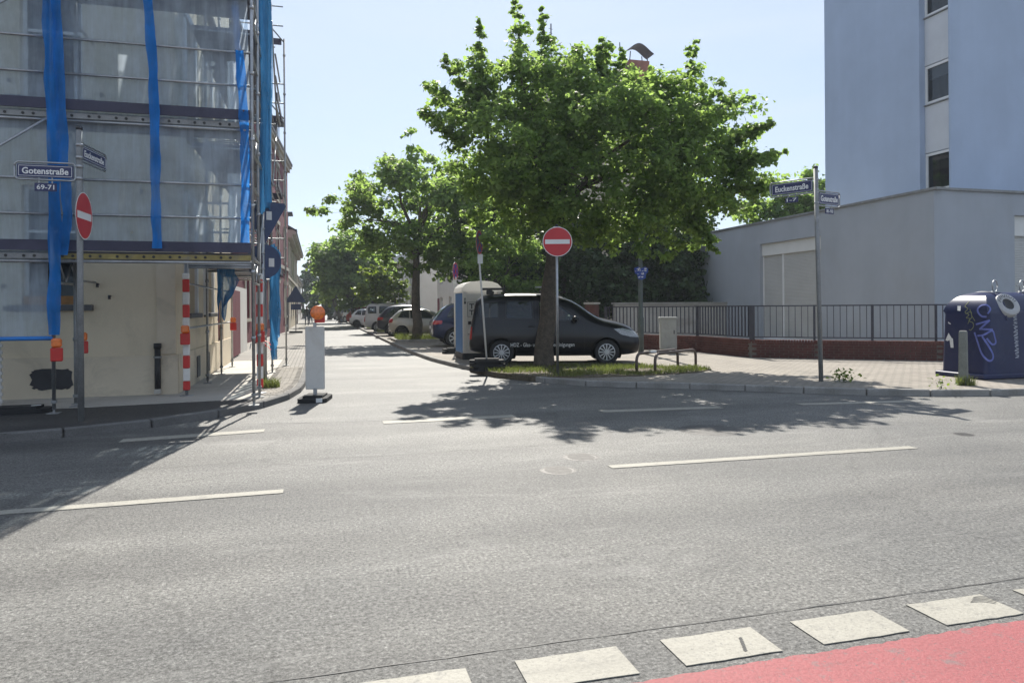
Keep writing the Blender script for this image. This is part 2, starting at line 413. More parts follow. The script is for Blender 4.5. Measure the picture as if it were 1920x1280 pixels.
def leaf_mat(name, c1, c2, tr, trans=0.42):
    m, nt, b = new_mat(name)
    geo = nt.nodes.new('ShaderNodeNewGeometry')
    cc = ramp(nt, geo.outputs['Random Per Island'], [(0.0, c1), (0.6, c2), (1.0, scl(c2, 1.25))])
    cc = mixc(nt, 1.0, cc, ramp(nt, noise(nt, 0.9, 4, 0.5, objco(nt)), [(0.3, (0.8, 0.85, 0.8)), (0.7, (1.1, 1.1, 1.0))]), 'MULTIPLY')
    nt.links.new(cc, b.inputs['Base Color'])
    b.inputs['Roughness'].default_value = 0.5
    b.inputs['Specular IOR Level'].default_value = 0.35
    tl = nt.nodes.new('ShaderNodeBsdfTranslucent')
    tc = mixc(nt, 1.0, ramp(nt, geo.outputs['Random Per Island'], [(0.0, scl(tr, 0.75)), (1.0, scl(tr, 1.2))]), (1, 1, 1), 'MULTIPLY')
    nt.links.new(tc, tl.inputs['Color'])
    mx = nt.nodes.new('ShaderNodeMixShader'); mx.inputs[0].default_value = trans
    out = nt.nodes['Material Output']
    nt.links.new(b.outputs[0], mx.inputs[1]); nt.links.new(tl.outputs[0], mx.inputs[2])
    nt.links.new(mx.outputs[0], out.inputs['Surface'])
    return m
leaf_mat('leaf_maple', (0.048, 0.098, 0.030), (0.095, 0.145, 0.040), (0.36, 0.52, 0.12), 0.58)
leaf_mat('leaf_dark', (0.022, 0.050, 0.016), (0.045, 0.080, 0.024), (0.09, 0.16, 0.03), 0.3)
leaf_mat('leaf_yellow', (0.07, 0.12, 0.022), (0.12, 0.17, 0.03), (0.28, 0.38, 0.04))
leaf_mat('leaf_ivy', (0.024, 0.050, 0.018), (0.048, 0.082, 0.028), (0.08, 0.14, 0.03), 0.28)
leaf_mat('grass_blade', (0.09, 0.11, 0.03), (0.19, 0.18, 0.07), (0.20, 0.26, 0.05), 0.35)

# ---------------------------------------------------------------- mesh helpers
class MB:
    """collects shapes and links them as ONE mesh object"""
    def __init__(s): s.v, s.f, s.m = [], [], []
    def add(s, vs, fs, mi=0):
        o = len(s.v)
        s.v += [tuple(v) for v in vs]
        s.f += [tuple(i + o for i in f) for f in fs]
        s.m += [mi] * len(fs)
        return s
    def box(s, c, d, rz=0.0, mi=0, mat=None, bev=0.0):
        hx, hy, hz = d[0] / 2, d[1] / 2, d[2] / 2
        if bev:
            b = bev
            vs = []
            for z, k in ((-hz, b), (-hz + b, 0), (hz - b, 0), (hz, b)):
                x, y = hx - k, hy - k
                vs += [(x - (b if not k else 0), -y, z), (x, -y + (b if not k else 0), z), (x, y - (b if not k else 0), z), (x - (b if not k else 0), y, z),
                       (-x + (b if not k else 0), y, z), (-x, y - (b if not k else 0), z), (-x, -y + (b if not k else 0), z), (-x + (b if not k else 0), -y, z)]
            fs = [tuple(reversed(range(8))), tuple(range(24, 32))]
            for r in range(3):
                for i in range(8):
                    j = (i + 1) % 8
                    fs.append((r * 8 + i, r * 8 + j, r * 8 + 8 + j, r * 8 + 8 + i))
        else:
            vs = [(x, y, z) for z in (-hz, hz) for x, y in ((-hx, -hy), (hx, -hy), (hx, hy), (-hx, hy))]
            fs = [(3, 2, 1, 0), (4, 5, 6, 7), (0, 1, 5, 4), (1, 2, 6, 5), (2, 3, 7, 6), (3, 0, 4, 7)]
        if mat is not None: vs = [mat @ Vector(v) for v in vs]
        elif rz:
            cs, sn = math.cos(rz), math.sin(rz)
            vs = [(x * cs - y * sn, x * sn + y * cs, z) for x, y, z in vs]
        return s.add([(x + c[0], y + c[1], z + c[2]) for x, y, z in vs], fs, mi)
    def bar(s, p, q, w, h, mi=0, up=(0, 0, 1)):
        p, q = Vector(p), Vector(q)
        d = (q - p); L = d.length; d.normalize()
        u = Vector(up)
        if abs(d.dot(u)) > 0.99: u = Vector((1, 0, 0))
        sd = d.cross(u).normalized(); up2 = sd.cross(d)
        mt = Matrix((d, sd, up2)).transposed()
        return s.box((p + q) / 2, (L, w, h), mat=mt, mi=mi)
    def tube(s, p, q, r, n=8, mi=0, r2=None, caps=True):
        return s.path([p, q], [r, r if r2 is None else r2], n, mi, caps)
    def path(s, pts, rad, n=8, mi=0, caps=True):
        pts = [Vector(p) for p in pts]
        if not isinstance(rad, (list, tuple)): rad = [rad] * len(pts)
        o, vs, fs = 0, [], []
        ref = None
        for i, p in enumerate(pts):
            t = (pts[min(i + 1, len(pts) - 1)] - pts[max(i - 1, 0)]).normalized()
            if ref is None:
                a = Vector((0, 0, 1)) if abs(t.z) < 0.9 else Vector((1, 0, 0))
                ref = t.cross(a).normalized()
            ref = (ref - t * ref.dot(t)).normalized()
            b = t.cross(ref)
            for k in range(n):
                an = 2 * math.pi * k / n
                vs.append(p + (ref * math.cos(an) + b * math.sin(an)) * rad[i])
        for i in range(len(pts) - 1):
            for k in range(n):
                k2 = (k + 1) % n
                fs.append((i * n + k, i * n + k2, i * n + n + k2, i * n + n + k))
        if caps:
            fs.append(tuple(reversed(range(n))))
            fs.append(tuple((len(pts) - 1) * n + k for k in range(n)))
        return s.add(vs, fs, mi)
    def prism(s, poly, z0, z1, mi=0):
        n = len(poly)
        a = sum(poly[i][0] * poly[(i + 1) % n][1] - poly[(i + 1) % n][0] * poly[i][1] for i in range(n))
        if a < 0: poly = poly[::-1]
        vs = [(x, y, z0) for x, y in poly] + [(x, y, z1) for x, y in poly]
        fs = [tuple(reversed(range(n))), tuple(range(n, 2 * n))] + [(i, (i + 1) % n, n + (i + 1) % n, n + i) for i in range(n)]
        return s.add(vs, fs, mi)
    def lathe(s, prof, n=24, mi=0, mat=None, caps=True):
        vs, fs = [], []
        for r, z in prof:
            for k in range(n):
                a = 2 * math.pi * k / n
                v = Vector((r * math.cos(a), r * math.sin(a), z))
                vs.append(mat @ v if mat is not None else v)
        for i in range(len(prof) - 1):
            for k in range(n):
                k2 = (k + 1) % n
                fs.append((i * n + k, i * n + k2, i * n + n + k2, i * n + n + k))
        if caps:
            fs.append(tuple(reversed(range(n)))); fs.append(tuple((len(prof) - 1) * n + k for k in range(n)))
        return s.add(vs, fs, mi)
    def mesh(s, name, mats, smooth=False):
        me = bpy.data.meshes.new(name)
        me.from_pydata(s.v, [], s.f)
        if not isinstance(mats, (list, tuple)): mats = [mats]
        for m in mats: me.materials.append(M[m] if isinstance(m, str) else m)
        if len(mats) > 1: me.polygons.foreach_set('material_index', s.m)
        if smooth: me.polygons.foreach_set('use_smooth', [True] * len(me.polygons))
        me.update()
        return me
    def build(s, name, mats, parent=None, smooth=False, loc=None, rz=0.0):
        return link(name, s.mesh(name, mats, smooth), parent, loc, rz)
def link(name, me, parent=None, loc=None, rz=0.0):
    o = bpy.data.objects.new(name, me)
    col.objects.link(o)
    if parent is not None: o.parent = parent
    if loc is not None: o.location = loc
    if rz: o.rotation_euler = (0, 0, rz)
    return o
def tag(o, label=None, cat=None, group=None, kind=None):
    if label: o['label'] = label
    if cat: o['category'] = cat
    if group: o['group'] = group
    if kind: o['kind'] = kind
    return o
def thing(name, label, cat, loc=(0, 0, 0), rz=0.0, group=None):
    return tag(link(name, None, None, loc, rz), label, cat, group)
def copy_tree(o, parent=None, swap=None):
    c = o.copy(); col.objects.link(c); c.parent = parent
    if swap and c.type == 'MESH':
        for i, sl in enumerate(c.material_slots):
            nm = sl.material.name if sl.material else None
            if nm in swap:
                sl.link = 'OBJECT'; sl.material = M[swap[nm]]
            elif nm:
                keep = sl.material
                if sl.link == 'OBJECT': sl.material = keep
    for ch in [x for x in col.objects if x.parent == o]:
        copy_tree(ch, c, swap)
    return c
def evaluated(o):
    """the modified mesh of o; o itself is removed"""
    dg = bpy.context.evaluated_depsgraph_get()
    dg.update()
    me = bpy.data.meshes.new_from_object(o.evaluated_get(dg))
    bpy.data.objects.remove(o)
    return me
def text_mesh(body, size, width=None, extrude=0.0008, bold=0.0, shear=0.0):
    """flat lettering in its own XY plane, centred; returns (verts, faces)"""
    cu = bpy.data.curves.new('lettering', 'FONT')
    cu.body = body; cu.size = size; cu.align_x = 'CENTER'; cu.align_y = 'CENTER'
    cu.extrude = extrude; cu.offset = bold; cu.shear = shear; cu.resolution_u = 3
    o = bpy.data.objects.new('lettering', cu); col.objects.link(o)
    me = evaluated(o)
    vs = [v.co.copy() for v in me.vertices]; fs = [tuple(p.vertices) for p in me.polygons]
    bpy.data.meshes.remove(me)
    if width and vs:
        x0, x1 = min(v.x for v in vs), max(v.x for v in vs)
        k = width / (x1 - x0)
        for v in vs: v.x = (v.x - (x0 + x1) / 2) * k
    if vs:
        y0, y1 = min(v.y for v in vs), max(v.y for v in vs)
        for v in vs: v.y -= (y0 + y1) / 2
    return vs, fs
def lettering(body, size, mat, parent, origin, right, up, width=None, bold=0.0, name='lettering'):
    vs, fs = text_mesh(body, size, width, bold=bold)
    r, u = Vector(right).normalized(), Vector(up).normalized()
    n = r.cross(u)
    mb = MB(); mb.add([Vector(origin) + r * v.x + u * v.y + n * v.z for v in vs], fs)
    return mb.build(name, mat, parent)

# ================================================================ THE SETTING: ground, road, pavements, kerbs, markings
PZ = 0.10                                    # pavement level
g = MB(); g.add([(-900, -900, -0.03), (900, -900, -0.03), (900, 900, -0.03), (-900, 900, -0.03)], [(0, 1, 2, 3)])
tag(g.build('ground', 'ground'), kind='structure')
g = MB()
g.add([(-70, -4, 0), (70, -4, 0), (70, 14, 0), (-70, 14, 0)], [(0, 1, 2, 3)])
g.add([(-8, 14, 0), (12, 14, 0), (12, 240, 0), (-8, 240, 0)], [(0, 1, 2, 3)])
tag(g.build('road', 'asphalt'), kind='structure')

def arc(c, r, a0, a1, n):
    return [(c[0] + r * math.cos(R(a0 + (a1 - a0) * i / n)), c[1] + r * math.sin(R(a0 + (a1 - a0) * i / n))) for i in range(n + 1)]
left_kerb = [(-40, 9.35), (-12, 9.4), (-6, 9.45), (-3.6, 9.7), (-2.7, 10.05), (-2.05, 10.45), (-1.45, 11.05), (-0.95, 11.75), (-0.6, 12.6), (-0.4, 13.7), (-0.32, 15), (-0.3, 19), (-0.3, 60), (-0.3, 235)]
right_kerb = [(60, 9.3), (14, 9.35), (11.5, 9.42), (10.2, 9.75), (9.1, 10.3), (8.1, 11.05), (7.1, 11.9), (6.0, 12.55), (5.2, 13.1), (4.65, 13.75), (4.3, 14.6), (4.02, 15.7), (3.72, 17.2), (3.45, 19.0), (3.25, 21), (3.15, 24), (3.1, 30), (3.1, 235)]
g = MB(); g.prism(left_kerb + [(-40, 235)], -0.02, PZ)
tag(g.build('pavement', 'paving_left'), kind='structure')
g = MB(); g.prism(right_kerb + [(60, 235)], -0.02, PZ)
pave_r = tag(g.build('pavement', 'paving_right'), kind='structure')
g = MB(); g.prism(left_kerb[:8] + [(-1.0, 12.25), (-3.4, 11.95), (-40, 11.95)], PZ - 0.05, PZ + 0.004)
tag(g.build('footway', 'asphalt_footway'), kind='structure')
# bare concrete strip along the scaffolded house
g = MB(); g.prism([(-40, 12.0), (-3.4, 12.0), (-1.0, 12.3), (-1.0, 21.5), (-2.4, 21.5), (-2.4, 13.5), (-40, 13.5)], PZ - 0.05, PZ + 0.006)
tag(g.build('house_path', 'concrete_light'), kind='structure')

def along(poly, step):
    """points every step metres along a polyline: (point, direction)"""
    out, carry = [], 0.0
    for a, b in zip(poly[:-1], poly[1:]):
        a, b = Vector(a), Vector(b); L = (b - a).length; d = (b - a) / L
        t = carry
        while t < L: out.append((a + d * t, d)); t += step
        carry = t - L
    return out
def kerb(name, poly, s0, s1, zt, limit=140, step=1.0, mat='kerb_stone'):
    """kerb stones laid along the edge, each one a piece of the kerb"""
    root = tag(link(name, None), kind='structure')
    fine = along(poly, 0.05)
    n = int(step / 0.05)
    stone = {}
    made = 0; i = s0
    while i + n < min(len(fine), s1) and made < limit:
        p, q = fine[i][0], fine[i + n][0]
        L = (q - p).length - 0.012
        mid = (p + q) / 2; d = q - p
        key = round(L, 2)
        if key not in stone:
            mb = MB(); mb.box((0, 0, 0), (L, 0.13, 0.24), bev=0.014)
            stone[key] = mb.mesh('kerb_stone', mat)
        z = zt(mid) if callable(zt) else zt
        o = link('kerb_stone', stone[key], root, (mid.x, mid.y, z - 0.12 + random.uniform(-0.003, 0.003)), math.atan2(d.y, d.x) + random.uniform(-0.004, 0.004))
        made += 1; i += n
    return root
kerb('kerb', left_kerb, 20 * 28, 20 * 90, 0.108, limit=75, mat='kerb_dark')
kerb('kerb', right_kerb, 20 * 40, 20 * 130, 0.112, limit=95)

# concrete pavers beside the left kerb, laid one by one (the nearest ones; the material goes on beyond)
pv = MB(); pv.box((0, 0, 0), (0.192, 0.097, 0.05), bev=0.006)
pme = pv.mesh('paver', 'paver')
pav_root = tag(link('paver_strip', None), kind='structure')
cnt = 0
for r in range(60):
    y = 12.75 + r * 0.100
    x_edge = float(np.interp(y, [p[1] for p in left_kerb[6:12]], [p[0] for p in left_kerb[6:12]])) - 0.075
    x = x_edge - 0.1 - (0.1 if r % 2 else 0.0)
    while x > -0.98 and cnt < 300:
        link('paver', pme, pav_root, (x, y, PZ - 0.016 + random.uniform(-0.003, 0.003)), random.uniform(-0.01, 0.01)); cnt += 1
        x -= 0.2

def marking(name, pts, label, cat, mat='road_white', z=0.006, jag=0.004, group=None):
    """painted patch with slightly ragged long edges, 3 mm thick"""
    a, b, c, d = [Vector(p) for p in pts]
    n = max(4, int((b - a).length / 0.06))
    lo = [a.lerp(b, i / n) + Vector((0, random.uniform(-jag, jag))) for i in range(n + 1)]
    hi = [d.lerp(c, i / n) + Vector((0, random.uniform(-jag, jag))) for i in range(n + 1)]
    mb = MB()
    vs = [(p.x, p.y, z) for p in lo] + [(p.x, p.y, z) for p in hi]
    mb.add(vs, [(i, i + 1, n + 2 + i, n + 1 + i) for i in range(n)])
    rim = lo + hi[::-1]
    k = len(rim)
    mb.add([(p.x, p.y, z) for p in rim] + [(p.x, p.y, z - 0.004) for p in rim], [(i, k + i, k + (i + 1) % k, (i + 1) % k) for i in range(k)])
    return tag(mb.build(name, mat), label, cat, group)
# red cycle crossing with its blocks
bl = MB()
nbl = 700
top_ = [(-14 + 28 * i / nbl, 2.70 + random.uniform(-0.008, 0.008) + 0.006 * math.sin(i * 0.21)) for i in range(nbl + 1)]
bl.add([(x, 0.75, 0.004) for x, y in top_] + [(x, y, 0.004) for x, y in top_], [(i, i + 1, nbl + 2 + i, nbl + 1 + i) for i in range(nbl)])
tag(bl.build('cycle_lane', 'bike_red'), kind='structure')
for i in range(-1, 6):
    x = 0.82 + 0.7 * i
    lab = {-1: 'white cycle lane block cut by the lower edge of the photograph', 0: 'white cycle lane block furthest left of the whole ones', 1: 'white cycle lane block with a dark scuff across its middle',
           2: 'plain white cycle lane block left of the one with tyre scratches', 3: 'white cycle lane block with curved tyre scratches on its right end', 4: 'white cycle lane block cut by the right edge of the photograph'}.get(i)
    if lab is None: continue
    marking('cycle_lane_block', [(x, 2.755), (x + 0.48, 2.755), (x + 0.48, 3.0), (x, 3.0)], lab, 'road marking', group='white blocks along the red cycle lane')
# scuffs on two blocks
sc = MB()
for t in range(9):
    a = Vector((1.84 + t * 0.006, 2.80 + t * 0.014, 0.0072)); sc.box(a, (0.016, 0.012, 0.001), 0.3 + 0.2 * math.sin(t))
o = sc.build('scuff', 'print_black'); tag(o, 'dark scuff mark on a white cycle lane block', 'scuff')
sc = MB()
for j in range(5):
    pts = [Vector((3.27 + 0.10 * math.cos(a) + j * 0.018, 2.86 + 0.07 * math.sin(a) + j * 0.012, 0.0072)) for a in np.linspace(0.3, 1.7, 7)]
    for p, q in zip(pts[:-1], pts[1:]): sc.bar(p, q, 0.004, 0.001)
o = sc.build('tyre_scratch', 'iron'); tag(o, 'curved tyre scratches on a white cycle lane block', 'scuff')
# centre line and give-way line
marking('centre_line', [(-2.9, 6.24), (-0.3, 6.29), (-0.3, 6.42), (-2.9, 6.37)], 'white centre line dash half in the scaffold shadow at left', 'road marking', group='centre line dashes')
marking('centre_line', [(2.72, 6.33), (6.25, 6.25), (6.25, 6.38), (2.72, 6.46)], 'long white centre line dash at right of the main road', 'road marking', group='centre line dashes')
marking('edge_line', [(-2.28, 9.28), (-0.68, 9.5), (-0.68, 9.72), (-2.28, 9.5)], 'white edge dash in the scaffold shadow by the left kerb', 'road marking', group='edge dashes across the side street mouth')
marking('edge_line', [(0.84, 9.68), (2.7, 9.70), (2.7, 9.94), (0.84, 9.92)], 'white edge dash in front of the side street', 'road marking', group='edge dashes across the side street mouth')
marking('edge_line', [(4.05, 9.74), (5.95, 9.58), (5.95, 9.80), (4.05, 9.96)], 'white edge dash in the shade of the big tree', 'road marking', group='edge dashes across the side street mouth')
marking('edge_line', [(7.3, 9.50), (9.2, 9.25), (9.2, 9.45), (7.3, 9.70)], 'white edge dash beside the right kerb, nearest the street name post', 'road marking', group='edge dashes across the side street mouth')
# tar joints and an old trench patch in the asphalt
def seam(pts, w):
    mb = MB(); fine = []
    for a, b in zip(pts[:-1], pts[1:]):
        a, b = Vector((*a, 0.003)), Vector((*b, 0.003)); k = max(2, int((b - a).length / 0.12))
        fine += [a.lerp(b, i / k) + Vector((random.uniform(-.004, .004), random.uniform(-.004, .004), 0)) for i in range(k)]
    vs = []
    for i, p in enumerate(fine):
        d = (fine[min(i + 1, len(fine) - 1)] - fine[max(i - 1, 0)]).normalized(); s = Vector((-d.y, d.x, 0)); ww = w * random.uniform(0.4, 1.2)
        vs += [p - s * ww / 2, p + s * ww / 2]
    mb.add(vs, [(i * 2, i * 2 + 2, i * 2 + 3, i * 2 + 1) for i in range(len(fine) - 1)])
    return tag(mb.build('tar_joint', 'tar'), kind='structure')
seam([(-0.75, 10.2), (0.6, 9.98), (2.6, 9.98), (4.4, 9.95), (6.0, 9.75)], 0.014)
seam([(-12, 3.10), (2, 3.12), (14, 3.10)], 0.009)
seam([(-2.1, 7.6), (-0.4, 7.72), (0.6, 7.58), (2.0, 7.66), (3.2, 7.55)], 0.008)

def manhole(x, y, r, label, ring='iron'):
    t = thing('manhole_cover', label, 'manhole cover', (x, y, 0.0), 0, 'manhole covers in the road')
    mb = MB(); mb.lathe([(r * 1.10, -0.02), (r * 1.10, 0.0015), (r * 1.02, 0.002), (r * 1.02, -0.02)], 28); mb.build('frame_ring', ring, t)
    mb = MB(); mb.lathe([(r, -0.02), (r, 0.0015), (r * 0.97, 0.002), (0.01, 0.002)], 28)
    for i in range(-4, 5):
        w = math.sqrt(max(0.01, 1 - (i / 5) ** 2)) * r * 1.6
        mb.box((0, i * r * 0.2, 0.0025), (w, r * 0.08, 0.003))
    mb.build('lid', 'iron', t)
manhole(2.2, 6.42, 0.16, 'small round iron cover in the middle of the main road')
manhole(2.62, 6.92, 0.17, 'small iron cover just beyond the one in mid road')
manhole(4.75, 7.95, 0.36, 'large round manhole cover in the tree shadow')
manhole(7.45, 6.78, 0.11, 'tiny iron valve cover near the right end of centre line')

# ---------------------------------------------------------------- walls with openings
def wall(mb, o, u, W, H, holes, depth, inn, z0=0.0, mi=0, rmi=None):
    """flat wall from o along unit u, W wide, H high, with rectangular holes (u0,u1,z0,z1) whose reveals run depth along inn"""
    us = sorted({0.0, W, *[h[0] for h in holes], *[h[1] for h in holes]})
    zs = sorted({0.0, H, *[h[2] for h in holes], *[h[3] for h in holes]})
    o, u, inn = Vector(o), Vector(u), Vector(inn)
    def pt(a, z, d=0.0): return o + u * a + Vector((0, 0, z0 + z)) + inn * d
    for a, b in zip(us[:-1], us[1:]):
        for c, d in zip(zs[:-1], zs[1:]):
            m = ((a + b) / 2, (c + d) / 2)
            if any(h[0] < m[0] < h[1] and h[2] < m[1] < h[3] for h in holes): continue
            mb.add([pt(a, c), pt(b, c), pt(b, d), pt(a, d)], [(0, 1, 2, 3)], mi)
    for h in holes:
        c4 = [(h[0], h[2]), (h[1], h[2]), (h[1], h[3]), (h[0], h[3])]
        for (a, b), (c, d) in zip(c4, c4[1:] + c4[:1]):
            mb.add([pt(a, b), pt(c, d), pt(c, d, depth), pt(a, b, depth)], [(0, 1, 2, 3)], mi if rmi is None else rmi)
def window(parent, o, u, inn, u0, u1, z0, z1, d, frame='white_frame', glass='window_glass', fw=0.06, split=1, cross=None, blind=None):
    """frame, glass panes and a dark room behind, set d into the wall"""
    o, u, inn = Vector(o), Vector(u), Vector(inn)
    def pt(a, z, e=0.0): return o + u * a + Vector((0, 0, z)) + inn * (d + e)
    fr = MB()
    def rail(a0, a1, b0, b1):
        c = pt((a0 + a1) / 2, (b0 + b1) / 2)
        ux = abs(u.x) > abs(u.y)
        fr.box(c, ((a1 - a0) if ux else 0.05, 0.05 if ux else (a1 - a0), b1 - b0))
    rail(u0, u0 + fw, z0, z1); rail(u1 - fw, u1, z0, z1); rail(u0 + fw, u1 - fw, z1 - fw, z1); rail(u0 + fw, u1 - fw, z0, z0 + fw)
    for k in range(1, split):
        m = u0 + (u1 - u0) * k / split; rail(m - fw * 0.5, m + fw * 0.5, z0 + fw, z1 - fw)
    if cross: rail(u0 + fw, u1 - fw, cross - fw * 0.4, cross + fw * 0.4)
    w = fr.build('window', frame, parent)
    g_ = MB(); g_.add([pt(u0 + fw, z0 + fw, 0.01), pt(u1 - fw, z0 + fw, 0.01), pt(u1 - fw, z1 - fw, 0.01), pt(u0 + fw, z1 - fw, 0.01)], [(0, 1, 2, 3)])
    g_.build('pane', glass, w)
    e0, e1 = 0.03, 0.55
    b_ = MB(); b_.add([pt(u0, z0, e0), pt(u1, z0, e0), pt(u1, z1, e0), pt(u0, z1, e0), pt(u0, z0, e1), pt(u1, z0, e1), pt(u1, z1, e1), pt(u0, z1, e1)], [(4, 5, 6, 7), (0, 1, 5, 4), (1, 2, 6, 5), (2, 3, 7, 6), (3, 0, 4, 7)])
    b_.build('room', 'car_interior', w)
    if blind:
        c_ = MB()
        zz = z1 - fw
        while zz > blind:
            c_.add([pt(u0 + fw, zz, 0.05), pt(u1 - fw, zz, 0.05), pt(u1 - fw, zz - 0.045, 0.08), pt(u0 + fw, zz - 0.045, 0.08)], [(0, 1, 2, 3)]); zz -= 0.05
        tag(c_.build('blind', 'white_panel', w), kind='stuff')
    return w
def sill(parent, c, d, mat='sill_dark'):
    mb = MB(); mb.box(c, d, bev=0.01); return mb.build('sill', mat, parent)

# ================================================================ THE CREAM CORNER HOUSE under scaffold
HX, HY, HTOP = -2.38, 13.42, 11.5
house = thing('corner_house', 'cream rendered corner house behind blue scaffold netting', 'house')
W0 = 12.0
def fx(X): return X - (HX - W0)
hF = [(fx(-4.72), fx(-3.84), 1.66, 3.64), (fx(-4.72), fx(-3.80), 5.1, 6.95), (fx(-4.72), fx(-3.80), 8.4, 10.2), (fx(-8.2), fx(-7.3), 1.66, 3.64), (fx(-8.2), fx(-7.3), 5.1, 6.95)]
mb = MB(); wall(mb, (HX - W0, HY, 0), (1, 0, 0), W0, HTOP, [(a, b, c, d) for a, b, c, d in hF], 0.22, (0, 1, 0))
mb.build('front_wall', 'render_cream', house)
hS = [(0.9, 1.9, 1.5, 3.5), (3.2, 4.2, 1.5, 3.5), (0.9, 1.9, 4.9, 6.9), (3.2, 4.2, 4.9, 6.9), (5.4, 6.4, 4.9, 6.9), (5.3, 6.3, 0.15, 2.5), (0.9, 1.9, 8.2, 10.0), (3.2, 4.2, 8.2, 10.0)]
mb = MB(); wall(mb, (HX, HY, 0), (0, 1, 0), 8.0, HTOP, hS, 0.22, (-1, 0, 0))
mb.build('side_wall', 'render_cream', house)
mb = MB(); mb.add([(HX, HY + 8, 0), (HX - W0, HY + 8, 0), (HX - W0, HY + 8, HTOP), (HX, HY + 8, HTOP)], [(0, 1, 2, 3)])
mb.add([(HX - W0, HY, 0), (HX - W0, HY + 8, 0), (HX - W0, HY + 8, HTOP), (HX - W0, HY, HTOP)], [(3, 2, 1, 0)])
mb.build('rear_wall', 'render_cream', house)
mb = MB()
a = 0.35
mb.add([(HX + a, HY - a, HTOP), (HX + a, HY + 8 + a, HTOP), (HX - W0 - a, HY + 8 + a, HTOP), (HX - W0 - a, HY - a, HTOP), (HX - 4, HY + 4, HTOP + 3), (HX - W0 + 4, HY + 4, HTOP + 3)],
       [(0, 1, 4), (1, 2, 5, 4), (2, 3, 5), (3, 0, 4, 5), (3, 2, 1, 0)])
mb.build('roof', 'slate', house)
# plinth, a few mm proud, and corner strip
mb = MB(); mb.box((HX - W0 / 2 + 0.012, HY - 0.012, 0.42), (W0 + 0.024, 0.03, 0.72)); mb.build('plinth', 'render_plinth', house)
mb = MB(); mb.box((HX + 0.012, HY + 4.0, 0.42), (0.03, 7.9, 0.72)); mb.build('plinth', 'render_plinth', house)
mb = MB(); mb.box((HX - 0.16, HY - 0.014, 0.8 + (HTOP - 0.8) / 2), (0.30, 0.03, HTOP - 0.8)); mb.build('corner_strip', 'render_plinth', house)
for (x0, x1, z0, z1) in [(-4.72, -3.84, 1.66, 3.64), (-4.72, -3.80, 5.1, 6.95), (-4.72, -3.80, 8.4, 10.2), (-8.2, -7.3, 1.66, 3.64), (-8.2, -7.3, 5.1, 6.95)]:
    w = window(house, (HX - W0, HY, 0), (1, 0, 0), (0, 1, 0), fx(x0), fx(x1), z0, z1, 0.15, cross=z0 + (z1 - z0) * 0.62, blind=z0 + (z1 - z0) * 0.45)
    sill(house, ((x0 + x1) / 2, HY - 0.05, z0 - 0.055), (x1 - x0 + 0.36, 0.16, 0.10))
mb = MB(); mb.box((-4.28, HY + 0.05, 1.735), (0.84, 0.1, 0.14)); mb.build('board', 'wood_board', house)
for (y0, y1, z0, z1) in hS:
    if z0 > 1:
        window(house, (HX, HY, 0), (0, 1, 0), (-1, 0, 0), y0, y1, z0, z1, 0.12, split=2, cross=z0 + (z1 - z0) * 0.65)
        sill(house, (HX + 0.05, HY + (y0 + y1) / 2, z0 - 0.05), (0.16, y1 - y0 + 0.3, 0.09))
        mb = MB()
        for yy in (y0 - 0.09, y1 + 0.09): mb.box((HX + 0.02, HY + yy, (z0 + z1) / 2), (0.06, 0.16, z1 - z0 + 0.1))
        mb.box((HX + 0.03, HY + (y0 + y1) / 2, z1 + 0.14), (0.09, y1 - y0 + 0.4, 0.16))
        mb.build('window_surround', 'white_frame', house)
mb = MB(); mb.box((HX - 0.12, HY + 5.8, 1.32), (0.06, 1.0, 2.34)); dr = mb.build('door', 'burgundy', house)
mb = MB(); mb.box((HX - 0.06, HY + 5.45, 1.1), (0.05, 0.12, 0.03)); mb.build('handle', 'chrome', dr)
for y in (0.75, 2.1, 3.4):
    gr = MB(); gr.box((HX + 0.034, HY + y, 0.42), (0.012, 0.34, 0.42)); gb = gr.build('cellar_grille', 'dark_metal', house)
    br = MB()
    for k in range(6): br.box((HX + 0.044, HY + y - 0.14 + k * 0.056, 0.42), (0.012, 0.012, 0.40))
    br.build('bars', 'galvanised_dull', gb)
# cellar hole with broken render under the front window
ch = MB()
pts = [(-4.28 + (0.30 + random.uniform(-0.03, 0.03)) * math.copysign(abs(math.cos(a)) ** 0.35, math.cos(a)), 0.42 + (0.17 + random.uniform(-0.015, 0.015)) * math.copysign(abs(math.sin(a)) ** 0.35, math.sin(a))) for a in np.linspace(0, 2 * math.pi, 40, endpoint=False)]
n = len(pts)
ch.add([(x, HY - 0.036, z) for x, z in pts] + [(x, HY - 0.02, z) for x, z in pts], [tuple(range(n))] + [(i, (i + 1) % n, n + (i + 1) % n, n + i) for i in range(n)])
ch.build('cellar_opening', 'dark_metal', house)
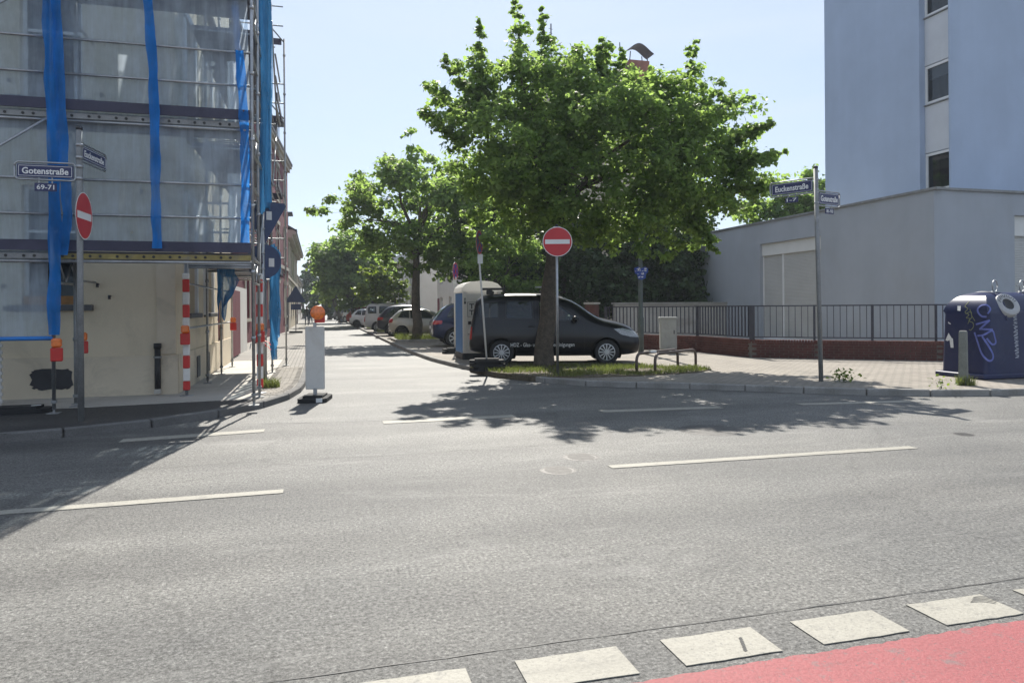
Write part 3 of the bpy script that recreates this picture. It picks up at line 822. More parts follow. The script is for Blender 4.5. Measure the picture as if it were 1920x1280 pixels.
# downpipe stump
dp = MB(); dp.tube((-2.66, HY - 0.11, 0.14), (-2.66, HY - 0.11, 0.96), 0.05, 12); dp.tube((-2.66, HY - 0.11, 0.90), (-2.66, HY - 0.11, 0.99), 0.062, 12)
dpo = dp.build('downpipe', 'drainpipe', house, True)
dp = MB(); dp.tube((-2.66, HY - 0.11, 0.74), (-2.66, HY - 0.11, 0.77), 0.066, 12); dp.box((-2.66, HY - 0.04, 0.755), (0.02, 0.1, 0.02)); dp.build('clip', 'galvanised_dull', dpo)
dp = MB(); dp.box((-2.66, HY - 0.11, 0.17), (0.1, 0.1, 0.08)); dp.build('foot', 'concrete_light', dpo)
for (x, z) in ((-4.95, 1.98), (-4.93, 1.62), (-3.58, 2.0), (-3.40, 1.80), (-4.86, 3.2), (-3.5, 5.2), (-2.9, 5.0), (-4.86, 5.35), (-2.9, 3.6)):
    hk = MB(); hk.tube((x, HY + 0.01, z), (x, HY - 0.09, z), 0.014, 6); hk.box((x, HY - 0.09, z - 0.02), (0.035, 0.035, 0.07)); hk.build('wall_hook', 'dark_metal', house)

# ================================================================ LOW GREY BUILDING AND TOWER on the right
LX, LY, LTOP = 17.0, 16.38, 4.85
low = thing('low_building', 'low grey rendered building with roller shutters behind the railing', 'building')
hY = [(4.75, 8.3, 0.25, 4.02)]
mb = MB(); wall(mb, (LX, LY, 0), (0, 1, 0), 14.6, LTOP, hY, 0.3, (1, 0, 0)); mb.build('street_wall', 'render_low_grey', low)
hX = [(2.95, 6.6, 0.9, 4.2)]
mb = MB(); wall(mb, (LX, LY, 0), (1, 0, 0), 16.0, LTOP, hX, 0.3, (0, 1, 0)); mb.build('main_wall', 'render_low_grey', low)
mb = MB(); mb.add([(LX, LY + 14.6, 0), (LX + 16, LY + 14.6, 0), (LX + 16, LY + 14.6, LTOP), (LX, LY + 14.6, LTOP)], [(3, 2, 1, 0)])
mb.add([(LX, LY, LTOP - 0.1), (LX + 16, LY, LTOP - 0.1), (LX + 16, LY + 14.6, LTOP - 0.1), (LX, LY + 14.6, LTOP - 0.1)], [(0, 1, 2, 3)]); mb.build('flat_roof', 'concrete', low)
mb = MB(); mb.box((LX + 0.1, LY + 7.3 - 0.05, LTOP + 0.03), (0.32, 14.8, 0.07)); mb.build('coping', 'galvanised_dull', low)
mb = MB(); mb.box((LX + 8.1 + 0.2, LY + 0.1, LTOP + 0.032), (15.9, 0.32, 0.07)); mb.build('coping', 'galvanised_dull', low)
def shutter(parent, o, u, inn, u0, u1, z0, z1, zsplit, splits):
    """white box above, slatted curtain below with guide rails"""
    o, u, inn = Vector(o), Vector(u), Vector(inn)
    def pt(a, z, e): return o + u * a + Vector((0, 0, z)) + inn * e
    ux = abs(u.x) > abs(u.y)
    def bx(mb, a0, a1, b0, b1, e0, e1):
        c = pt((a0 + a1) / 2, (b0 + b1) / 2, (e0 + e1) / 2)
        mb.box(c, ((a1 - a0), e1 - e0, b1 - b0) if ux else (e1 - e0, a1 - a0, b1 - b0))
    r = MB(); bx(r, u0 + 0.004, u1 - 0.004, zsplit, z1 - 0.004, 0.10, 0.28); sh = r.build('roller_shutter', 'shutter_box', parent)
    edges = [u0] + splits + [u1]
    for a, b in zip(edges[:-1], edges[1:]):
        c = MB(); z = z0 + 0.01
        while z < zsplit - 0.005:
            h = 0.052
            prof = [(z, 0.185), (z + h * 0.25, 0.172), (z + h * 0.75, 0.172), (z + h * 0.96, 0.185), (z + h, 0.192)]
            for (za, ea), (zb, eb) in zip(prof[:-1], prof[1:]):
                c.add([pt(a + 0.03, za, ea), pt(b - 0.03, za, ea), pt(b - 0.03, zb, eb), pt(a + 0.03, zb, eb)], [(0, 1, 2, 3)])
            z += h
        tag(c.build('slat_curtain', 'shutter', sh), kind='stuff')
    for a in edges:
        q = MB(); bx(q, max(u0 + 0.002, a - 0.035), min(u1 - 0.002, a + 0.035), z0 + 0.005, zsplit - 0.002, 0.14, 0.22); q.build('guide_rail', 'white_frame', sh)
    q = MB(); bx(q, u0, u1, z0, z0 + 0.08, 0.15, 0.2); q.build('bottom_rail', 'white_frame', sh)
shutter(low, (LX, LY, 0), (0, 1, 0), (1, 0, 0), 4.75, 8.3, 0.25, 4.02, 3.55, [7.05])
shutter(low, (LX, LY, 0), (1, 0, 0), (0, 1, 0), 2.95, 6.6, 0.9, 4.2, 3.6, [4.9])

TX, TY, TTOP = 18.66, 17.36, 21.0
tower = thing('tower_block', 'tall pale blue grey tower block rising above the low building', 'building', (0, 0, 0))
TZ = LTOP - 0.1
SL = 1.15           # width of the recessed window strip at the corner
mb = MB(); wall(mb, (TX, TY + SL, 0), (0, 1, 0), 4.4, TTOP - TZ, [], 0.3, (1, 0, 0), z0=TZ); mb.build('side_wall', 'render_blue_grey', tower)
mb = MB(); wall(mb, (TX, TY, 0), (1, 0, 0), 14, TTOP - TZ, [], 0.3, (0, 1, 0), z0=TZ)
mb.add([(TX, TY, TZ), (TX, TY + 0.06, TZ), (TX, TY + 0.06, TTOP), (TX, TY, TTOP)], [(0, 1, 2, 3)])
mb.add([(TX, TY + 0.06, TZ), (TX + 0.4, TY + 0.06, TZ), (TX + 0.4, TY + 0.06, TTOP), (TX, TY + 0.06, TTOP)], [(0, 1, 2, 3)])
mb.build('main_wall', 'render_blue_grey', tower)
mb = MB(); mb.add([(TX, TY + SL, TZ), (TX + 0.4, TY + SL, TZ), (TX + 0.4, TY + SL, TTOP), (TX, TY + SL, TTOP)], [(3, 2, 1, 0)])
mb.add([(TX, TY + SL + 4.4, TZ), (TX + 14, TY + SL + 4.4, TZ), (TX + 14, TY + SL + 4.4, TTOP), (TX, TY + SL + 4.4, TTOP)], [(0, 1, 2, 3)])
mb.add([(TX, TY, TTOP), (TX + 14, TY, TTOP), (TX + 14, TY + SL + 4.4, TTOP), (TX, TY + SL + 4.4, TTOP)], [(0, 1, 2, 3)])
mb.build('recess_wall', 'render_blue_grey', tower)
RX = TX + 0.22
z = TZ + 0.42
for k in range(6):
    window(tower, (RX, TY, 0), (0, 1, 0), (1, 0, 0), 0.07, SL - 0.003, z, z + 1.22, 0.03, fw=0.08, blind=(z + 0.8 if k == 1 else None))
    mb = MB(); mb.box((RX + 0.02, TY + 0.06 + (SL - 0.063) / 2, z + 1.22 + 0.775), (0.06, SL - 0.07, 1.5)); mb.build('spandrel_panel', 'white_panel', tower)
    mb = MB(); mb.box((RX - 0.01, TY + 0.06 + (SL - 0.063) / 2, z - 0.03), (0.1, SL - 0.075, 0.03)); mb.build('sill', 'galvanised_dull', tower)
    z += 2.80

# ================================================================ SCAFFOLD
def standard(parent, x, y, z0, z1, mat='galvanised', r=0.024, plate=True):
    mb = MB(); mb.tube((x, y, z0 + 0.06), (x, y, z1), r, 10)
    zz = z0 + 1.0
    while zz < z1 - 0.3: mb.tube((x, y, zz), (x, y, zz + 0.05), r * 1.45, 10); zz += 1.0
    o = mb.build('standard', mat, parent, True)
    if plate:
        mb = MB(); mb.box((x, y, z0 + 0.011), (0.15, 0.15, 0.01)); mb.tube((x, y, z0 + 0.016), (x, y, z0 + 0.22), r * 0.75, 8); mb.tube((x, y, z0 + 0.15), (x, y, z0 + 0.19), r * 1.7, 6)
        mb.build('base_jack', 'galvanised_dull', o)
    return o
def rail(parent, p, q, r=0.02, mat='galvanised', name='guardrail'):
    mb = MB(); mb.tube(p, q, r, 8); return mb.build(name, mat, parent, True)
LV = [2.38, 4.38, 6.38, 8.38]
OY, IY = 11.4, 12.45
XS = [-0.95, -3.62, -6.2, -8.8]
sc1 = thing('scaffold', 'galvanised scaffold across the cream house front with two decks', 'scaffold', group='scaffolds round the cream house')
for x in XS[:3]:
    for y in (OY, IY): standard(sc1, x, y, PZ, 9.6 if y == OY else 8.9)
for li, z in enumerate(LV):
    for a, b in zip(XS[:2], XS[1:3]):
        for k in range(3):
            y = OY + 0.235 + k * 0.335
            mb = MB(); mb.box(((a + b) / 2, y, z), (abs(b - a) - 0.06, 0.32, 0.055)); mb.build('deck_plank', 'deck_plank', sc1)
        # perforated edge beam with dark holes
        L = abs(b - a) - 0.06
        mb = MB(); mb.box(((a + b) / 2, OY + 0.012, z - 0.045), (L, 0.03, 0.075)); eb = mb.build('edge_beam', 'yellow_steel' if (li == 0 and a == XS[0]) else 'galvanised_dull', sc1)
        mb = MB()
        k = 0; x = b + 0.12
        while x < a - 0.1:
            mb.lathe([(0.020, -0.002), (0.020, 0.004)], 12, mat=Matrix.Translation((x, OY - 0.006, z - 0.045)) @ Matrix.Rotation(R(90), 4, 'X')); x += 0.22 if k % 2 else 0.13; k += 1
        tag(mb.build('beam_holes', 'print_black', eb), kind='stuff')
        rail(sc1, (b, OY, z - 0.12), (a, OY, z - 0.12), 0.022, name='ledger')
        mb = MB(); mb.box(((a + b) / 2, OY - 0.03, z + 0.105), (abs(b - a) - 0.05, 0.025, 0.15)); mb.build('toe_board', 'toe_board', sc1)
        rail(sc1, (b, OY, z + 0.55), (a, OY, z + 0.55)); rail(sc1, (b, OY, z + 1.05), (a, OY, z + 1.05))
    for x in XS[:3]:
        rail(sc1, (x, OY, z - 0.06), (x, IY, z - 0.06), name='transom')
        rail(sc1, (x, OY, z + 1.05), (x, IY, z + 1.05), 0.018, name='transom')
        rail(sc1, (x, IY, z - 0.35), (x, HY - 0.05, z - 0.35), 0.02, name='wall_tie')
    for x in XS[:2]:
        mb = MB()
        for k in range(4):
            y0 = OY + 0.26 * k
            mb.tube((x, y0, z - 0.42 + (0.3 if k % 2 else 0)), (x, y0 + 0.26, z - 0.42 + (0 if k % 2 else 0.3)), 0.011, 6)
        mb.tube((x, OY, z - 0.42), (x, IY, z - 0.42), 0.02, 8); mb.build('lattice_beam', 'galvanised', sc1, True)
for (p, q) in (((-6.2, 4.45), (-3.66, 6.25)), ((-6.2, 2.45), (-3.66, 4.28)), ((-3.62, 6.45), (-6.15, 8.3))):
    rail(sc1, (p[0], OY - 0.035, p[1]), (q[0], OY - 0.035, q[1]), 0.021, name='diagonal_brace')
rail(sc1, (-6.2, OY, 1.17), (-3.62, OY, 1.17), 0.03, 'foil_blue')
mb = MB(); mb.tube((-3.62, OY - 0.02, 1.9), (-3.62, OY - 0.02, 2.75), 0.03, 8); mb.build('white_sleeve', 'tape_white', sc1, True)
for (x, y) in ((-3.55, 12.1),):
    standard(sc1, x, y, PZ, 2.3, 'galvanised_dull')

SXO, SXI = -1.03, -2.12
SY = [13.05, 15.12, 17.19, 19.26]
sc2 = thing('scaffold', 'galvanised scaffold running up the side street wall with a bare far end', 'scaffold', group='scaffolds round the cream house')
for i, y in enumerate(SY):
    for x in (SXO, SXI):
        if y == SY[0]: continue
        standard(sc2, x + (0.22 if (i == 3 and x == SXO) else 0), y, PZ, 8.55 if i == 3 else 9.4)
for li, z in enumerate(LV):
    for a, b in zip(SY[:3], SY[1:]):
        if li == 3 and b == SY[3]: continue
        for k in range(3):
            mb = MB(); mb.box((SXO - 0.2 - k * 0.335, (a + b) / 2, z), (0.32, b - a - 0.05, 0.055)); mb.build('deck_plank', 'deck_plank', sc2)
        xo = SXO + (0.11 if b == SY[3] else 0)
        mb = MB(); mb.box((xo + 0.03, (a + b) / 2, z + 0.105), (0.025, b - a - 0.05, 0.15)); mb.build('toe_board', 'toe_board', sc2)
        rail(sc2, (xo, a, z - 0.06), (xo, b, z - 0.06), 0.022, name='ledger')
        for h in (0.55, 1.05): rail(sc2, (xo, a, z + h), (xo, b, z + h))
    for y in SY:
        rail(sc2, (SXO, y, z - 0.06), (SXI, y, z - 0.06), name='transom'); rail(sc2, (SXO + (0.2 if y == SY[3] else 0), y, z + 1.0), (SXI, y, z + 1.0), 0.018, name='transom')
        rail(sc2, (SXO + (0.2 if y == SY[3] else 0), y, z + 0.5), (SXI, y, z + 0.5), 0.018, name='transom')
    rail(sc2, (SXO + 0.2, SY[3], z + 0.1), (SXI, SY[3], z + 1.6), 0.018, name='diagonal_brace')
    mb = MB(); mb.box(((SXO + SXI) / 2 + 0.1, SY[3] + 0.03, z + 0.1), (1.2, 0.025, 0.16)); mb.build('toe_board', 'toe_board', sc2)
for y0, y1, z0, z1 in ((13.1, 15.1, 2.4, 4.3), (15.1, 13.1, 4.4, 6.3), (17.2, 19.2, 4.4, 6.3), (19.2, 17.2, 6.4, 8.2)):
    rail(sc2, (SXO + 0.035, y0, z0), (SXO + 0.035, y1, z1), 0.02, name='diagonal_brace')
for z in (1.25, 2.0):
    rail(sc2, (SXI, SY[0], z), (SXI, SY[3], z), 0.018, name='wall_rail')
rail(sc2, (SXO, SY[0], 2.28), (SXI, SY[0], 2.28), 0.022, 'galvanised', 'transom')
# the two red and white sleeved standards at the passage entrance
def sleeved(x, y, label, face):
    t = thing('warning_post', label, 'post', (x, y, PZ), 0, 'red and white sleeved scaffold posts')
    mb = MB(); mb.tube((0, 0, 0.02), (0, 0, 2.6 if face else 2.3), 0.024, 10); mb.box((0, 0, 0.011), (0.2, 0.15, 0.012)); mb.build('tube', 'galvanised', t, True)
    z, k = 0.1, 0
    while z < 2.05:
        h = 0.155 if (k == 0 or k == 12) else 0.215
        h = min(h, 2.08 - z)
        mb = MB(); mb.box((0, -0.005, z + h / 2), (0.105, 0.075, h - 0.002), bev=0.012); mb.build('red_band' if k % 2 == 0 else 'white_band', 'tape_red' if k % 2 == 0 else 'tape_white', t)
        z += h; k += 1
    return t
sleeved(-2.16, 13.05, 'red and white banded post beside the house corner', False)
sleeved(-0.985, 13.05, 'red and white banded post with torn tape next to sign pole', True)
tp = MB()
for k in range(7):
    a = random.uniform(0, 6.28)
    p0 = Vector((-0.985 + 0.06 * math.cos(a), 12.98, 1.05 + random.uniform(-0.08, 0.1)))
    pts = [p0 + Vector((math.cos(a) * 0.03 * i + random.uniform(-.015, .015), -0.012 * i, -0.028 * i * (0.3 + random.random()))) for i in range(5)]
    for p, q in zip(pts[:-1], pts[1:]): tp.bar(p, q, 0.03, 0.003, mi=k % 2)
tag(tp.build('barrier_tape', ['tape_red', 'tape_white']), 'torn red and white barrier tape knotted round the banded post', 'tape')

def warn_lamp(loc, rz, label, size=1.0, disc=0.085, box='lamp_red', lens='lens_orange', thick=0.07, front=None):
    t = thing('warning_lamp', label, 'warning lamp', loc, rz, 'roadwork warning lamps')
    mb = MB(); mb.box((0, 0, 0.09 * size), (0.15 * size, 0.075 * size, 0.19 * size), bev=0.012); mb.build('battery_case', box, t)
    lc = front
    if front is None:
        mb = MB(); mb.box((0, 0, 0.255 * size), (0.13 * size, 0.075 * size, 0.13 * size), bev=0.022); mb.build('lens', lens, t)
        return t
    mb = MB(); mb.lathe([(disc * 0.4, -thick / 2), (disc * 0.92, -thick * 0.42), (disc, -thick * 0.2), (disc, thick * 0.2), (disc * 0.92, thick * 0.42), (disc * 0.3, thick / 2)], 24, mat=Matrix.Translation(lc) @ Matrix.Rotation(R(90), 4, 'X'))
    mb.build('lens', lens, t, True)
    mb = MB(); mb.box((0, 0, 0.195 * size), (0.05, 0.05, 0.05)); mb.build('neck', 'lamp_red', t)
    return t
warn_lamp((-3.56, 11.33, 0.85), 0.2, 'orange and red warning lamp on the front scaffold standard', 1.0)
warn_lamp((-3.53, 12.36, 0.90), 0.4, 'red warning lamp half hidden behind the left street name post', 1.0)
warn_lamp((-2.16, 12.93, 0.98), 0.15, 'warning lamp strapped to banded post beside the house corner', 1.0)
warn_lamp((-0.97, 12.93, 1.0), 0.1, 'warning lamp strapped to banded post with torn tape', 1.0)
warn_lamp((-2.05, 18.9, 1.05), 0.1, 'small orange lamp deep in the scaffold passage', 1.0)

# netting and foil
def sheet(name, mat, label, o, u, W, H, nu, nv, amp, freq, n, cat='netting', thick=0.003, seed=0, sag=0.0, gather=0.0, group=None, edge=0.0):
    """hanging cloth from o (bottom corner) along u, H high, with folds pushed along n"""
    rnd = random.Random(seed)
    ph = [rnd.uniform(0, 6.28) for _ in range(8)]
    o, u, n = Vector(o), Vector(u), Vector(n)
    vs = []
    for j in range(nv + 1):
        v = j / nv
        for i in range(nu + 1):
            a = i / nu
            w = W * (1 - gather * (0.5 + 0.5 * math.sin(v * 9 + ph[6])) * (1 - v))
            f = math.sin(a * freq + ph[0] + 1.3 * math.sin(v * 3.1 + ph[1])) * 0.5 + math.sin(a * freq * 2.3 + v * 4 + ph[2]) * 0.3 + math.sin(v * 11 + a * 5 + ph[3]) * 0.2
            zz = H * v + sag * math.sin(a * math.pi * 3 + ph[4]) * (1 - v) + edge * rnd.uniform(-1, 1) * (1 if j in (0, nv) else 0)
            vs.append(o + u * (a * w + 0.012 * math.sin(v * 15 + ph[5])) + n * amp * f + Vector((0, 0, zz)))
    mb = MB(); mb.add(vs, [(j * (nu + 1) + i, j * (nu + 1) + i + 1, (j + 1) * (nu + 1) + i + 1, (j + 1) * (nu + 1) + i) for j in range(nv) for i in range(nu)])
    return tag(mb.build(name, mat, None, True), label, cat, group)
NG = 'blue scaffold netting'
sheet('scaffold_net', 'net_pale', 'pale blue netting over scaffold front right of the blue strips', (-3.55, 11.447, 2.46), (1, 0, 0), 2.55, 7.0, 40, 40, 0.008, 14, (0, 1, 0), seed=1, group=NG)
sheet('scaffold_net', 'net_pale', 'pale blue netting over scaffold front left of the blue strips', (-6.3, 11.447, 1.2), (1, 0, 0), 2.6, 8.2, 40, 40, 0.008, 14, (0, 1, 0), seed=2, group=NG)
sheet('scaffold_net', 'net_blue', 'bunched blue netting along the side street scaffold seen edge on', (-0.93, 13.0, 3.35), (0, 1, 0), 2.05, 6.2, 60, 40, 0.09, 26, (1, 0, 0), seed=3, sag=0.12, group=NG)
sheet('scaffold_net', 'net_blue', 'crumpled blue sheet hanging low behind the back of round sign', (-0.88, 14.7, 0.75), (0, 1, 0), 2.3, 2.1, 40, 24, 0.10, 22, (1, 0, 0.0), seed=4, sag=0.25, gather=0.25, group=NG)
sheet('scaffold_net', 'net_blue', 'slack blue sheet draped inside the passage under the deck', (-1.75, 13.7, 1.55), (0.62, -0.3, 0), 0.62, 0.85, 20, 16, 0.05, 12, (0.2, 1, 0), seed=5, sag=0.2, gather=0.8, group=NG)
def strip(label, pts, w, seed, direc=(1, 0, 0), mat='foil_strip'):
    rnd = random.Random(seed); d = Vector(direc); nrm = Vector((0, 1, 0)) if abs(d.x) > 0.5 else Vector((1, 0, 0))
    fine = []
    for a, b in zip(pts[:-1], pts[1:]):
        a, b = Vector(a), Vector(b)
        for k in range(10): fine.append(a.lerp(b, k / 10))
    fine.append(Vector(pts[-1]))
    vs = []
    for i, p in enumerate(fine):
        ww = w * (1 + 0.10 * math.sin(i * 0.7 + seed) + 0.05 * rnd.uniform(-1, 1))
        b = 0.02 * math.sin(i * 0.9 + seed)
        vs += [p - d * ww / 2 + nrm * (b - 0.008), p + nrm * (b + 0.02), p + d * ww / 2 + nrm * (b - 0.004)]
    mb = MB(); mb.add(vs, [f for i in range(len(fine) - 1) for f in ((i * 3, i * 3 + 1, i * 3 + 4, i * 3 + 3), (i * 3 + 1, i * 3 + 2, i * 3 + 5, i * 3 + 4))])
    return tag(mb.build('foil_strip', mat, None, True), label, 'foil strip', 'blue foil strips on the scaffold')
def onY(x, y, Y):
    d = ray(x, y); return d * (Y / d.y) + Vector((0, 0, EYE))
strip('left of two blue foil strips beside the left street sign, reaching lowest', [onY(86, -150, 11.29), onY(92, 40, 11.29), onY(97, 180, 11.29), onY(102, 330, 11.29), onY(103, 480, 11.29), onY(101, 628, 11.29)], 0.155, 1)
strip('right of two blue foil strips, passing behind left street name post', [onY(106, -150, 11.27), onY(105, 0, 11.27), onY(113, 160, 11.27), onY(120, 300, 11.27), onY(127, 400, 11.27), onY(118, 478, 11.27)], 0.125, 2)
strip('single blue foil strip hanging in the middle of the pale netting', [onY(275, -150, 11.29), onY(277, 0, 11.29), onY(287, 130, 11.29), onY(291, 260, 11.29), onY(292, 380, 11.29), onY(295, 466, 11.29)], 0.13, 3)
strip('bright blue foil strip at the scaffold corner above the deck', [onY(449, 95, 11.35), onY(455, 180, 11.35), onY(459, 260, 11.35), onY(461, 360, 11.35), onY(459, 466, 11.35)], 0.13, 4)
strip('dark blue foil strip at the very top of scaffold corner', [onY(436, -100, 11.6), onY(440, 0, 11.6), onY(444, 60, 11.6), onY(446, 92, 11.6)], 0.09, 5)
# white sheets added behind the corner in place of the bright sunlit wall
sheet('bright_wall_sheet', 'tape_white', 'white sheet standing in for sunlit wall at the scaffold corner, upper deck', (-1.42, 12.5, 4.5), (1, 0, 0), 0.24, 1.15, 10, 24, 0.04, 9, (0, 1, 0), 'sheet', seed=8, group='white sheets in place of sunlit wall')
sheet('bright_wall_sheet', 'tape_white', 'white sheet standing in for sunlit wall at the scaffold corner, lower deck', (-1.42, 12.5, 2.55), (1, 0, 0), 0.24, 1.25, 10, 24, 0.04, 9, (0, 1, 0), 'sheet', seed=9, group='white sheets in place of sunlit wall')

# barrier fence end and its rubber foot at the far left
t = thing('barrier_fence', 'white plastic barrier fence end with red reflectors at left edge', 'barrier', (-5.6, 12.35, PZ))
mb = MB()
for x in (0.0, 0.95): mb.box((x, 0, 0.53), (0.055, 0.05, 1.0), bev=0.008)
for z in (0.1, 0.55, 1.0): mb.box((0.475, 0, z), (0.9, 0.045, 0.06))
mb.build('frame', 'plastic_white', t)
for k in range(8):
    mb = MB(); mb.box((0.1 + k * 0.11, 0, 0.55), (0.03, 0.03, 0.84)); mb.build('slat', 'plastic_white', t)
for k in range(9):
    mb = MB(); mb.box((0.985, -0.004, 0.1 + k * 0.105), (0.03, 0.045, 0.05), bev=0.006); mb.build('notch', 'plastic_white', t)
for x, z in ((0.86, 0.72), (0.86, 0.2), (0.3, 0.72), (0.3, 0.2)):
    mb = MB(); mb.box((x, -0.029, z), (0.1, 0.008, 0.13)); mb.build('reflector', 'tape_red', t)
t = thing('rubber_foot', 'flat black rubber barrier foot with white sticker on left pavement', 'rubber foot', (-4.35, 11.62, PZ + 0.006), 0.06)
mb = MB(); mb.prism([(-0.62, -0.18), (0.55, -0.18), (0.62, -0.1), (0.62, 0.1), (0.55, 0.18), (-0.62, 0.18)], 0, 0.06); mb.prism([(-0.56, -0.14), (0.46, -0.14), (0.5, 0.1), (-0.56, 0.14)], 0.06, 0.10); mb.build('slab', 'rubber', t)
mb = MB(); mb.box((0.44, -0.05, 0.102), (0.12, 0.07, 0.003), 0.2); mb.build('sticker', 'sticker', t)

# ================================================================ SIGNS
def name_sign(parent, pole, z, d, L, H, txt, tw, num, numw, gap=0.07, num_at=0.45, face=1):
    """enamel street name plate in a tube frame, clamped to a pole, running from it along d; face=+1: text readable from the right of d"""
    pole, d = Vector(pole), Vector(d).normalized()
    up = Vector((0, 0, 1))
    right = d if face > 0 else -d              # reading direction
    nrm = right.cross(up)                      # towards the reader
    c = pole + d * (gap + L / 2) + Vector((0, 0, z))
    fr = MB(); h2, l2, rr = H / 2 + 0.03, L / 2 + 0.03, 0.05
    pts = []
    for (sx, sz, a0) in ((1, 1, 0), (-1, 1, 90), (-1, -1, 180), (1, -1, 270)):
        for k in range(5):
            a = R(a0 + 22.5 * k); pts.append(c + d * (sx * (l2 - rr) + rr * math.cos(a)) + up * (sz * (h2 - rr) + rr * math.sin(a)))
    pts.append(pts[0]); fr.path(pts, 0.013, 8)
    for zz in (-h2 * 0.7, h2 * 0.7): fr.tube(c + d * (-l2) + up * zz, pole + up * (z + zz), 0.011, 6)
    fro = fr.build('sign_frame', 'galvanised', parent, True)
    mt = Matrix((right, up, nrm)).transposed()
    pl = MB(); pl.box(c, (L, H, 0.018), mat=mt); plo = pl.build('name_plate', 'sign_navy', parent)
    b = MB(); e = 0.018
    for (cx, cz, w, h) in ((0, H / 2 - e, L - 2 * e, 0.005), (0, -H / 2 + e, L - 2 * e, 0.005), (L / 2 - e, 0, 0.005, H - 2 * e), (-L / 2 + e, 0, 0.005, H - 2 * e)):
        b.box(c + right * cx + up * cz + nrm * 0.0095, (w, h, 0.002), mat=mt)
    b.build('border', 'print_white', plo)
    lettering(txt, H * 0.68, 'print_white', plo, c + nrm * 0.0105, right, up, tw, H * 0.016)
    if num:
        nc = c + d * (num_at - 0.5) * L + up * (-H / 2 - 0.125)
        q = MB(); q.box(nc, (numw, 0.105, 0.014), mat=mt); qo = q.build('number_plate', 'sign_navy', parent)
        lettering(num, 0.085, 'print_white', qo, nc + nrm * 0.0085, right, up, numw * 0.8, 0.0012)
        q = MB()
        for s in (-0.3, 0.3): q.tube(nc + d * s * numw + up * 0.04, nc + d * s * numw + up * 0.13, 0.008, 6)
        q.build('hanger', 'galvanised', qo)
    cl = MB()
    for zz in (-h2 * 0.7, h2 * 0.7): cl.tube(pole + up * (z + zz - 0.018), pole + up * (z + zz + 0.018), 0.046, 14)
    cl.build('clamp', 'galvanised', fro, True)
def pole_mesh(parent, h, r=0.038, mat='galvanised_dull', base=None, top=None):
    mb = MB(); mb.path([base or (0, 0, 0), top or (0, 0, h)], [r, r], 14); o = mb.build('pole', mat, parent, True)
    tpv = Vector(top or (0, 0, h))
    mb = MB(); mb.lathe([(r * 1.08, -0.03), (r * 1.08, 0.012), (r * 0.5, 0.022)], 14, mat=Matrix.Translation(tpv)); mb.build('cap', 'dark_metal', o, True)
    return o
def disc_sign(parent, c, th, r, parts, back='galvanised_dull'):
    """round sign in the plane spanned by (cos th, sin th) and up, facing the right-hand side of that direction"""
    u = Vector((math.cos(th), math.sin(th), 0)); up = Vector((0, 0, 1)); n = u.cross(up)
    mt = Matrix.Translation(c) @ Matrix((u, up, n)).transposed().to_4x4()
    mb = MB(); mb.lathe([(r * 0.96, -0.012), (r, -0.006), (r, 0.0)], 40, mat=mt); so = mb.build('sign_disc', back, parent)
    for k, (nm, m, kind, a) in enumerate(parts):
        e = 0.0012 + 0.0012 * k
        mb = MB()
        if kind == 'disc': mb.lathe([(a * r, 0.0), (a * r, e), (0.001, e)], 40, mat=mt)
        elif kind == 'bar':
            w, h, ang = a
            mb.box((0, 0, e), (w * r, h * r, 0.001), R(ang)); mb.v = [tuple(mt @ Vector(v)) for v in mb.v]
        elif kind == 'half':
            a0, a1, rr = a
            pts = [(0, 0)] + [(rr * r * math.cos(R(x)), rr * r * math.sin(R(x))) for x in np.linspace(a0, a1, 14)]
            mb.prism(pts, e - 0.0005, e); mb.v = [tuple(mt @ Vector(v)) for v in mb.v]
        mb.build(nm, m, so)
    cl = MB(); cl.box(mt @ Vector((0, 0.35 * r, -0.03)), (0.1, 0.06, 0.03), th); cl.box(mt @ Vector((0, -0.35 * r, -0.03)), (0.1, 0.06, 0.03), th); cl.build('bracket', 'galvanised', so)
    return so
NOENTRY = [('rim', 'sign_white', 'disc', 1.0), ('red_face', 'sign_red', 'disc', 0.955), ('white_bar', 'sign_white', 'bar', (1.66, 0.30, 0))]

t = thing('street_sign_post', 'grey post with street name signs and no entry disc before scaffold', 'sign post', (-3.02, 10.5, PZ), 0, 'street name posts')
pole_mesh(t, 3.86)
def loc(p, z, tt): return Vector((p[0], p[1], 0))
name_sign(t, (0, 0, 0), 3.27, (-1, -0.015, 0), 0.64, 0.165, 'Gotenstraße', 0.53, '69-71', 0.25, num_at=0.50, face=-1)
name_sign(t, (0, 0, 0), 3.55, (0.14, 0.99, 0), 0.70, 0.175, 'Euckenstraße', 0.58, None, 0.2, face=1, gap=0.06)
disc_sign(t, Vector((0.055, -0.01, 2.70)), R(88), 0.31, NOENTRY)

t = thing('street_sign_post', 'grey post with two street name signs on the right pavement', 'sign post', (9.32, 11.6, PZ), 0, 'street name posts')
pole_mesh(t, 4.12, 0.042, top=(-0.075, 0.02, 4.12))
name_sign(t, (-0.06, 0.02, 0), 3.78, (-0.5, 0.866, 0), 0.82, 0.225, 'Euckenstraße', 0.66, '1-7', 0.25, num_at=0.50, face=-1)
name_sign(t, (-0.06, 0.02, 0), 3.53, (0.968, 0.25, 0), 0.60, 0.225, 'Gotenstraße', 0.5, '81-93', 0.24, num_at=0.52, face=1)

t = thing('no_entry_sign', 'round red no entry sign on a thin galvanised pole before the tree', 'traffic sign', (4.90, 14.3, PZ), 0)
pole_mesh(t, 3.20, 0.03, 'galvanised')
disc_sign(t, Vector((0, -0.045, 2.85)), -PSI, 0.315, NOENTRY)
mb = MB(); mb.box((0, 0, 3.16), (0.16, 0.05, 0.03)); mb.build('top_bracket', 'galvanised', t)

